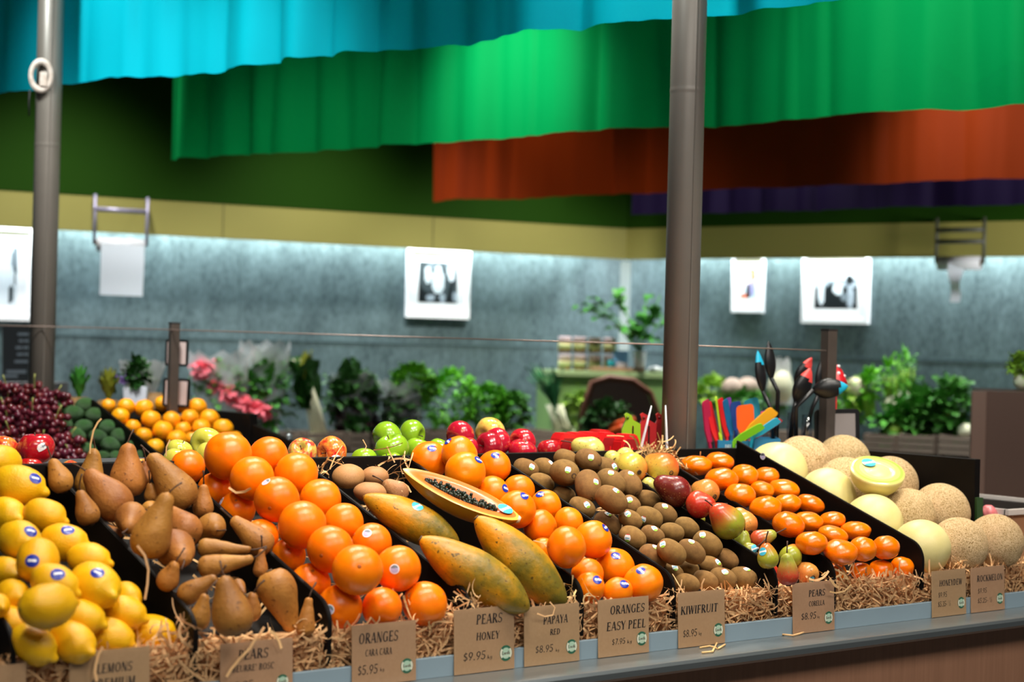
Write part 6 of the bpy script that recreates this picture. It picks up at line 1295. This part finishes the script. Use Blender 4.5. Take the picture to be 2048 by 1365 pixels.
def veg(name, px, py, P, n, wpx, hpx, label, cat, parts):
    c = onP(px, py, P - n * (.17 if n in (nl, nr) else 0), n); z = (c - EYE).dot(FW); e = empty(name, c, label, cat); rx, rz = px2m(wpx, z) / 2, px2m(hpx, z) / 2
    for p in parts:
        k = p[0]; o0 = Vector((0, 0, 0))
        if k == 'heap': obj(p[1], heap(o0 + EX * p[6] * rx + EY * p[7] * rz if len(p) > 6 else o0, rx * p[5], rx * .6 * p[5], rz * p[5], p[3], px2m(p[4][0], z), px2m(p[4][1], z)), LM[p[2]], e)
        elif k == 'stalks':
            q = []
            for i in range(p[3]):
                a = i / max(1, p[3] - 1) - .5; b = EX * (p[4][0] + a * p[5][0]) * rx + EY * p[4][1] * rz; t = EX * (p[6][0] + a * p[7][0]) * rx + EY * p[6][1] * rz + _Fh * random.uniform(-.03, .03); q.append(tube([b, b.lerp(t, .5) + EX * random.uniform(-.01, .01), t], [px2m(p[8], z), px2m(p[8], z) * .9, px2m(p[8], z) * .5], 7))
            obj(p[1], join(*q), LM[p[2]], e)
        elif k == 'fan':
            q = []
            for i in range(p[3]):
                a = i / max(1, p[3] - 1) - .5; b = EX * p[4][0] * rx + EY * p[4][1] * rz; d = EX * (p[5][0] + a * p[6]) * rx + EY * p[5][1] * rz + _Fh * random.uniform(-.06, .06); q.append(leaf(b + _Fh * random.uniform(-.03, .03), d, d.length * random.uniform(.85, 1.1), px2m(p[7], z), random.uniform(0, .2), i))
            obj(p[1], join(*q), LM[p[2]], e)
        elif k == 'ball': obj(p[1], xf(lump(ball(px2m(p[3], z), 16, 10, p[5] if len(p) > 5 else 1), px2m(p[3], z) * .14, 30, px), Matrix.Translation(EX * p[4][0] * rx + EY * p[4][1] * rz)), p[2] if not isinstance(p[2], str) else LM[p[2]], e)
        elif k == 'wrap':
            V, Fc = [], []; N, M_ = 20, 6
            for j in range(M_ + 1):
                k2 = j / M_; r = rx * (p[3] + (p[4] - p[3]) * k2)
                for i in range(N): a = 2 * pi * i / N; rr = r * (1 + .16 * mnoise.noise(Vector((cos(a) * 2, sin(a) * 2, k2 * 3 + px)))); V.append(EX * (rr * cos(a) + p[5] * rx) + _Fh * rr * .5 * sin(a) + EY * rz * (-1 + 2 * k2 * p[6] + .15 * sin(a * 5) * k2))
            for j in range(M_):
                for i in range(N): Fc.append([j * N + i, j * N + (i + 1) % N, j * N + N + (i + 1) % N, j * N + N + i])
            obj(p[1], (V, Fc), p[2], e, False)
        elif k == 'flower':
            for fx, fy, fr_ in p[3]:
                c2 = EX * (fx - px) / wpx * 2 * rx - EY * (fy - py) / hpx * 2 * rz - FW * .05; obj(p[1], heap(c2, px2m(fr_, z) * .8, px2m(fr_, z) * .6, px2m(fr_, z) * .45, 46, px2m(fr_ * .8, z), px2m(fr_ * .6, z), .2), p[2], e)
    return e
m_pk = plain('pink_petals', (236, 74, 104), .5, (246, 150, 160), 40); m_lil = plain('lilac_petals', (150, 120, 190), .5)
m_cel = clear('crinkled_cellophane', (236, 242, 244), .18, .42, .7); m_bag = clear('clear_salad_bag', (230, 238, 238), .2, .58, .6); m_bag2 = clear('frosted_glare_bag', (226, 232, 236), .3, .35, .75)  # milky plastic, whitened further to stand in for glare on the wraps
veg('flower_bouquet', 440, 795, PLn, nl, 130, 165, 'bouquet of pink flowers in clear wrap right of the short left post', 'flowers', [('heap', 'leaves', 'mid', 90, (26, 10), .8), ('flower', 'flower', m_pk, [(409, 738, 20), (434, 772, 15), (460, 788, 17), (488, 806, 16), (520, 822, 22)]), ('wrap', 'cellophane', m_cel, .5, 1.0, 0, 1.0)])
veg('flower_bouquet', 530, 785, PLn, nl, 110, 170, 'bouquet in shiny clear wrap with bright top, left of the silverbeet', 'flowers', [('heap', 'leaves', 'mid', 80, (34, 14), .75), ('wrap', 'cellophane', m_cel, .45, .95, 0, 1.05), ('wrap', 'wrap_top', m_bag2, .25, .5, .0, 1.0)])
veg('silverbeet_bunch', 610, 790, PLn, nl, 90, 190, 'silverbeet bunch with thick white stems and dark leaves', 'vegetable', [('fan', 'leaves', 'dark', 14, (.1, -.3), (-.25, 1.2), 1.6, 56), ('fan', 'young_leaves', 'yel', 3, (.0, .2), (.0, .75), .7, 22), ('stalks', 'stems', 'white', 5, (.70, -.95), (.45, 0), (.05, .25), (.4, 0), 8), ('stalks', 'leaf_ribs', 'white', 2, (.40, -.2), (.2, 0), (-.35, .75), (.3, 0), 4), ('ball', 'root_end', 'white', 14, (.25, -.95), 1.0)])
veg('kale_bunch', 705, 795, PLn, nl, 100, 110, 'dark kale bunch in a clear bag right of the silverbeet', 'vegetable', [('heap', 'leaves', 'dark', 110, (34, 18), .85), ('heap', 'purple_leaves', 'purple', 40, (30, 16), .6, .1, -.7), ('fan', 'pale_leaves', 'mid', 6, (.1, .0), (.2, .9), 1.2, 16), ('wrap', 'plastic_bag', m_bag, .8, .9, 0, .9)])
veg('radicchio_heap', 715, 868, PLn, nl, 90, 60, 'very dark purple leaves low in front of the kale', 'vegetable', [('heap', 'leaves', 'purple', 90, (26, 16), .9)])
veg('salad_bag', 800, 820, PLn, nl, 96, 110, 'clear plastic bag of dark salad greens left of the parsley', 'vegetable', [('heap', 'leaves', 'dark', 110, (24, 14), .55), ('wrap', 'plastic_bag', m_bag, .8, .9, 0, .8), ('wrap', 'bag_top', m_bag2, .45, .95, 0, 1.0)])
for px, py, w_, h, lb, k in ((825, 768, 90, 80, 'bright green parsley bunch furthest left, above the salad bag', 'bright'), (900, 795, 120, 120, 'large bright green parsley bunch in the middle of the heap', 'bright'), (975, 812, 90, 90, 'bright green parsley bunch at the right of the heap', 'bright')):
    veg('parsley_bunch', px, py, PLn, nl, w_, h, lb, 'herbs', [('heap', 'leaves', k, 230, (15, 10), .95)])
veg('spinach_bunch', 1022, 825, PLn, nl, 70, 80, 'dark green spinach bunch left of the leeks', 'vegetable', [('heap', 'leaves', 'mid', 120, (20, 12), .9)])
veg('leek_bunch', 1095, 800, PLn, nl, 110, 130, 'bunch of leeks with green tops and pale roots', 'vegetable', [('stalks', 'shanks', 'white', 11, (.55, -.95), (.55, 0), (.25, -.15), (.6, 0), 3), ('fan', 'leaves', 'blue', 22, (.3, -.3), (-.45, 1.45), 1.5, 11), ('heap', 'roots', 'white', 50, (9, 2), .35, .6, -1.0)])
veg('celery_bunch', 1148, 800, PLn, nl, 50, 60, 'yellow green leaf bunch between leeks and wicker basket', 'vegetable', [('heap', 'leaves', 'lime', 60, (18, 9), .8)])
# green counter in the corner with jars
PC = K + (nl + nr).normalized() * 1.0; nC = (nl * .75 + nr * .25).normalized(); dC = Vector((-nC.y, nC.x, 0))
ct = [onP(1112, 744, PC, nC), onP(1352, 744, PC, nC)]; zc_ = (ct[0].z + ct[1].z) / 2
gc = empty('green_counter', (ct[0].x, ct[0].y, 0), 'pale green counter in the corner under the jars', 'counter'); wC = (ct[1] - ct[0]).dot(dC); axC = (dC, nC, Vector((0, 0, 1)))
obj('body', box(dC * wC / 2 - nC * .22 + Vector((0, 0, (zc_ - .03) / 2)), (wC, .44, zc_ - .03), axC), plain('pale_green_paint', (116, 150, 84), .5), gc, False); obj('top', box(dC * wC / 2 - nC * .22 + Vector((0, 0, zc_ - .015)), (wC + .02, .48, .03), axC, .003), plain('pale_green_top', (150, 172, 120), .4), gc, False)
PJ = PC - nC * .2
m_jar = plain('brown_jar_contents', (150, 108, 76), .3); m_lid = plain('pale_pink_lid', (214, 190, 196), .4); m_jl = plain('cream_green_jar_label', (182, 186, 128), .6)
zj = onP(1180, 742, PJ, nC)
for j, (yb_, yt_) in enumerate(((741, 709), (707, 674))):
    for i in range(4):
        a = onP(1129 + i * 30, yb_, PJ, nC); z = (a - EYE).dot(FW); r = px2m(13, z); h = px2m(31, z); e = empty('preserve_jar', (a.x, a.y, zc_ + j * (h + .012)), ('upper' if j else 'lower') + ' row jar with pale lid, ' + ['leftmost', 'second from left', 'third from left', 'rightmost'][i] + ' on green counter', 'jar', 'jars stacked on the green counter')
        obj('glass', lathe([(r * .95, 0), (r, .004), (r, h * .68), (r * .9, h * .72)], 16), m_jar, e); obj('lid', lathe([(r * .99, h * .72), (r * 1.0, h), (r * .92, h + .002)], 16), m_lid, e); obj('label', lathe([(r * 1.01, h * .2), (r * 1.01, h * .6)], 16)[0:2], m_jl, e)
PT2 = PC - nC * .06
def onC(px, py): return onP(px, py, PT2, nC)
a = onC(1232, 740); tr = obj('cork_tray', box((a.x, a.y, zc_ + .012), (.30, .12, .022), axC, .004), plain('brown_tray', (150, 116, 86), .6), smooth=False); tag(tr, 'small brown tray on the green counter in front of jars', 'tray')
a = onC(1222, 728); o = obj('turquoise_tub', box((a.x, a.y, zc_ + .024 + .018), (.036, .03, .036), axC, .004), plain('turquoise_plastic', (20, 150, 160), .4)); tag(o, 'tiny turquoise tub on the brown tray', 'tub')
a = onC(1243, 728); o = obj('white_box', box((a.x, a.y, zc_ + .024 + .013), (.055, .03, .026), axC, .003), plain('white_carton', (220, 220, 224), .5), smooth=False); tag(o, 'tiny white box beside the turquoise tub', 'box')
a = onC(1250, 705); o = obj('blue_card', box(Vector((a.x, a.y, zc_ + .06)) - nC * .08, (.085, .006, .11), axC), plain('blue_card', (96, 150, 196), .5, (120, 170, 210), 8), smooth=False); tag(o, 'small blue card standing behind the brown tray', 'card')
a = onC(1279, 725); z = (a - EYE).dot(FW); pt = empty('potted_plant', (a.x, a.y, zc_), 'leafy green plant in a white pot on the green counter', 'plant'); r = px2m(13, z); h = px2m(42, z)
obj('pot', lathe([(r * .8, 0), (r, h), (r * .9, h), (r * .85, h * .9)], 20), plain('white_pot', (226, 226, 220), .4), pt); obj('soil', lathe([(r * .86, h * .86), (r * .86, h * .92)], 16), plain('potting_soil', (52, 40, 30), .9), pt)
qs = []
for i in range(16): q = Vector((0, 0, h * .9)); d = EX * random.uniform(-.30, .22) + Vector((0, 0, random.uniform(.12, .34))) + _Fh * random.uniform(-.12, .12); qs.append((q, d))
obj('stems', join(*[tube([q, q + d * .5 + Vector((0, 0, .03)), q + d], .003, 5) for q, d in qs]), LM['mid'], pt); obj('leaves', join(*[leaf(q + d * random.uniform(.5, 1), d + Vector((random.gauss(0, .2), 0, -.1)), .11, .07, .4, i) for i, (q, d) in enumerate(qs * 3)]), LM['mid'], pt)
a = onC(1312, 738); o = obj('white_cloth', lump(xf(ball(.05, 14, 8, .35), Matrix.Translation((0, 0, .015))), .02, 30, 2), plain('white_crumpled_cloth', (206, 210, 210), .7), loc=(a.x, a.y, zc_)); tag(o, 'crumpled white cloth at the right end of the green counter', 'cloth')
# wicker basket standing in front of the green counter
PB = K + (nl + nr).normalized() * 1.75; bk = onP(1240, 830, PB, nC); z = (bk - EYE).dot(FW); W_ = px2m(165, z) / 2; H_ = px2m(80, z)
m_wk = plain('dark_wicker', (64, 36, 22), .6, (34, 22, 16), 60, .6, 90)
wb_ = empty('wicker_basket', (bk.x, bk.y, onP(1240, 905, PB, nC).z), 'dark wicker basket with arched back in front of green counter', 'basket'); zz = wb_.location.z
arc = [(-W_ * 1.0, 0), (-W_ * .92, onP(0, 800, PB, nC).z - zz if False else H_ * 1.05), (-W_ * .72, H_ * 1.72), (-W_ * .3, H_ * 1.86), (W_ * .3, H_ * 1.80), (W_ * .75, H_ * 1.5), (W_ * .95, H_ * 1.0), (W_, 0)]
obj('woven_back', prism([(x * .97, y * .97) for x, y in arc], nC * -.02, -nC * .03, dC, (0, 0, 1)), m_wk, wb_, False); obj('rim', tube([dC * x + Vector((0, 0, y)) for x, y in arc], .016, 8), plain('brown_wicker_rim', (96, 50, 28), .6), wb_); obj('front', box(nC * .20 + Vector((0, 0, H_ * .22)), (W_ * 2, .02, H_ * .5), axC, .004), m_wk, wb_, False); obj('base', box(nC * .09 + Vector((0, 0, .01)), (W_ * 1.96, .24, .02), axC), m_wk, wb_, False)
bs = obj('basket_stand', box(Vector((bk.x, bk.y, (zz - .001) / 2)) + nC * .05, (W_ * 2, .36, zz - .002), axC), m_bench, smooth=False); tag(bs, 'dark stand under the wicker basket', 'stand')
veg('dark_herb_bunch', 1215, 845, PB + nC * .12, nC, 100, 90, 'dark green herb bunch filling the wicker basket', 'herbs', [('heap', 'leaves', 'dark', 160, (18, 11), .9)])
m_car = plain('carrot_orange', (214, 84, 16), .5)
for i, (x, y, ang) in enumerate(((1228, 862, .2), (1243, 846, .5), (1252, 858, -.2))):
    p = onP(x, y, PB + nC * .22, nC); o = obj('carrot', xf(lathe([(.004, -.07), (.014, -.02), (.021, .05), (.016, .068), (.004, .07)], 12), Matrix.Rotation(1.3, 4, 'X') @ Matrix.Rotation(ang, 4, 'Y')), m_car, loc=p); obj('leaf_stub', tube([(0, -.06, .02), (0, -.08, .028)], .004, 6), LM['mid'], o); tag(o, ['orange carrot lowest left in the basket', 'orange carrot topmost in the basket', 'orange carrot on the right in the basket'][i], 'carrot', 'carrots in the wicker basket')
# right bench
m_mush = plain('mottled_mushroom', (196, 176, 160), .7, (92, 78, 66), 26); m_caul = plain('cauliflower_curd', (226, 222, 196), .8, (208, 200, 160), 40, .5, 60)
veg('lettuce', 1424, 785, PRn, nr, 60, 56, 'bright green lettuce just right of the big pole', 'vegetable', [('heap', 'leaves', 'lime', 90, (18, 13), .9)])
veg('mushroom_bag', 1482, 778, PRn, nr, 84, 48, 'mottled pale mushrooms heaped behind the spatulas', 'vegetable', [('ball', 'mushrooms', m_mush, 26, (-.35, 0), .8), ('ball', 'mushrooms', m_mush, 24, (.35, .1), .85)])
veg('spinach_bunch', 1500, 812, PRn, nr, 150, 50, 'dark greens low behind the spatulas', 'vegetable', [('heap', 'leaves', 'mid', 130, (20, 12), .9)])
veg('daikon_bag', 1562, 765, PRn, nr, 60, 90, 'white bagged vegetable behind the black spoons', 'vegetable', [('ball', 'root', 'white', 26, (0, -.2), 1.3), ('wrap', 'plastic_bag', m_bag2, .8, .6, 0, 1)])
veg('cauliflower', 1712, 778, PRn, nr, 60, 50, 'creamy cauliflower head right of the short square post', 'vegetable', [('ball', 'curd', m_caul, 24, (0, .1), .8), ('heap', 'leaves', 'lime', 30, (22, 14), .9, 0, -.4)])
veg('herb_bunch', 1695, 815, PRn, nr, 90, 80, 'green curly herb bunch below the cauliflower', 'herbs', [('heap', 'leaves', 'bright', 170, (14, 9), .95)])
for x, y, lb, r in ((1784, 810, 'fennel with white bulb and green stalks, left of the pair', 20), (1812, 795, 'fennel with white bulb behind, right of the pair', 17)):
    veg('fennel_bulb', x, y, PRn - nr * (.0 if r == 20 else .12), nr, 60, 130, lb, 'vegetable', [('ball', 'bulb', 'white', r, (0, 0), .9), ('stalks', 'stalks', 'lime', 6, (0, .15), (.5, 0), (-.1 if r == 20 else 0, .9), (1.0, 0), 3.5), ('heap', 'fronds', 'bright', 60, (22, 4), .55, -.1, .85)])
veg('celery_leaf_bunch', 1735, 790, PRn, nr, 60, 90, 'tall celery leaf bunch left of the fennel', 'vegetable', [('stalks', 'stalks', 'lime', 5, (.2, -1), (.5, 0), (.1, .6), (1, 0), 3.5), ('heap', 'leaves', 'bright', 50, (18, 9), .6, .2, .5)])
for x, y, w_, h, k, lb in ((1850, 830, 80, 90, 'mid', 'leafy choy bunch left of two right hand bunches'), (1905, 815, 80, 90, 'mid', 'leafy choy bunch beside the brown cabinet'), (1800, 845, 70, 50, 'mid', 'low choy bunch under the fennel'), (1875, 850, 80, 60, 'dark', 'dark choy leaves hanging over the right crate')):
    veg('choy_bunch', x, y, PRn, nr, w_, h, lb, 'vegetable', [('heap', 'leaves', k, 80, (40, 17), .8), ('stalks', 'stems', 'lime', 4, (-.2, -.7), (.8, 0), (.2, .3), (.9, 0), 3)])
for x, y, lb in ((1788, 862, 'pale green cabbage half in the crate under the fennel'), (1932, 862, 'white radish end beside the brown cabinet')): veg('pale_cabbage', x, y, PRn + nr * .05, nr, 36, 30, lb, 'vegetable', [('ball', 'head', 'white' if x > 1900 else 'lime', 18, (0, 0), .8)])
cp = at(2046, 752, 6.3); cz = ztop
o = empty('lettuce', Vector((cp.x, cp.y, cz)), 'green lettuce with white base on top of the brown cabinet', 'vegetable'); obj('base', xf(ball(.035, 14, 8, .9), Matrix.Translation((0, 0, .032))), LM['white'], o); obj('leaves', heap(Vector((0, 0, .09)), .035, .03, .03, 60, .035, .026), LM['lime'], o)
# pineapples, pot and wrapped flowers behind the rear tray
lb_ = obj('rear_bench', box((at(225, 830, 6.75).x, at(225, 830, 6.75).y, .56), (1.1, .42, 1.12), (EX, FW, Vector((0, 0, 1)))), m_bench, smooth=False); tag(lb_, 'dark bench behind the rear tray carrying pineapples', 'bench')
m_pin = plain('pineapple_rind', (150, 112, 62), .7, (92, 66, 34), 70, .8, 90)
for x, yb_, yt_, crown, lb in ((157, 838, 795, 1, 'pineapple with green crown behind the avocados, left'), (216, 838, 800, 1, 'pineapple with dark crown behind the rear mandarins'), (306, 838, 786, 0, 'brown pineapple body without visible crown beside the post')):
    a = at(x, yb_, 6.6); a.z = 1.122; t = at(x, yt_, 6.6).z; h = t - 1.122; r = .062; e = empty('pineapple', a, lb, 'pineapple', 'pineapples behind the rear tray'); obj('body', lathe([(r * .6, 0), (r * .95, h * .2), (r, h * .5), (r * .9, h * .8), (r * .5, h)], 20), m_pin, e)
    if crown: obj('crown', join(*[leaf(Vector((0, 0, h)), Vector((cos(i * 2.4) * (.1 + i * .02), sin(i * 2.4) * (.1 + i * .02), 1.0)), .135 - .002 * i, .024, .05, i) for i in range(26)]), LM['yel'] if x > 200 else LM['mid'], e)
a = at(273, 803, 6.55); a.z = 1.122; ht = at(273, 773, 6.55).z - 1.122; w_ = px2m(24, 6.55); pc = empty('white_planter', a, 'square white planter holding wrapped lilac flowers behind rear mandarins', 'planter')
obj('pot', prism([(-w_ * .8, 0), (w_ * .8, 0), (w_, ht), (-w_, ht)], FW * .07, -FW * .035, EX, (0, 0, 1), .004), plain('white_planter_gloss', (206, 210, 220), .35), pc, False); obj('plant', heap(Vector((0, 0, ht + .05)), .035, .03, .045, 50, .04, .02), LM['dark'], pc)
PP = at(285, 755, 6.7); V = -FW; veg('flower_bouquet', 285, 757, PP, V, 96, 66, 'lilac flowers in frosted wrap left of the short post', 'flowers', [('flower', 'flower', m_lil, [(262, 752, 8), (252, 760, 7)]), ('heap', 'leaves', 'mid', 30, (16, 7), .5), ('wrap', 'cellophane', m_cel, .55, 1.0, 0, 1.0)])
veg('flower_bouquet', 230, 757, at(230, 757, 6.75), V, 30, 60, 'small lilac sprig behind the dark crowned pineapple', 'flowers', [('flower', 'flower', m_lil, [(231, 752, 8)]), ('stalks', 'stems', 'mid', 3, (0, -1), (.3, 0), (0, .3), (.8, 0), 1.5)])
# chalk board at the far left
cb_ = empty('chalkboard', at(36, 708, 8.2), 'black chalkboard price list left of the pole under the framed photo', 'sign', rot=Matrix((EX, -FW, EY)).transposed().to_quaternion()); w_, h = px2m(62, 8.2), px2m(112, 8.2)
obj('board', box((0, 0, 0), (w_, .012, h), None, .002), plain('chalkboard_black', (30, 36, 40), .6), cb_, False); L_ = []
for y, x0, x1, t in ((.86, .5, .95, .05), (.78, .22, .86, .06), (.60, .16, .60, .05), (.47, .14, .30, .05), (.47, .33, .52, .05), (.35, .14, .32, .05), (.35, .36, .56, .05), (.23, .14, .28, .05), (.23, .31, .46, .05), (.11, .14, .50, .05)): L_.append(box((w_ * ((x0 + x1) / 2 - .5), -.0065, h * (y - .5 + .04)), (w_ * (x1 - x0), .0006, h * t)))
obj('chalk_lines', join(*L_), plain('chalk', (112, 124, 134), .8), cb_, False)
st = at(36, 764, 8.2); o = obj('board_stand', box((st.x, st.y, st.z / 2 - .002), (.4, .3, st.z - .004), (EX, FW, Vector((0, 0, 1)))), m_bench, smooth=False); tag(o, 'dark stand under the chalkboard behind the grapes', 'stand')
# ------------------------------------------------------------------ labels that single out each fruit of a pile
ORD = ['first', 'second', 'third', 'fourth', 'fifth', 'sixth', 'seventh', 'eighth', 'ninth', 'tenth', 'eleventh', 'twelfth']
for nm, items in PILES.items():
    items.sort(key=lambda q: -q[2]); gap = 24 if nm in ('kiwifruit bin', 'front mandarin bin', 'corella pear bin') else (34 if nm in ('cara cara orange bin', 'easy peel orange bin', 'brown pear bin', 'lemon bin', 'melon bin') else 20)
    rows = []
    for q in items:
        if rows and rows[-1][0][2] - q[2] < gap: rows[-1].append(q)
        else: rows.append([q])
    for i, r in enumerate(rows):
        r.sort(key=lambda q: q[1]); n = len(r)
        for j, (o, x, y, d) in enumerate(r):
            pos = '' if n == 1 else (', leftmost' if j == 0 else (', rightmost' if j == n - 1 else (', middle' if n == 3 else ', %s from left' % ORD[j])))
            rw = 'front row' if i == 0 else ('back row' if i == len(rows) - 1 else '%s row up' % ORD[i])
            o['label'] = '%s%s, %s of %s' % (d.strip(), pos, rw, nm); o['group'] = {'orange': 'oranges', 'mandarin': 'mandarins', 'pear': 'pears'}.get(o['category'], o['category']) + ' in the ' + nm
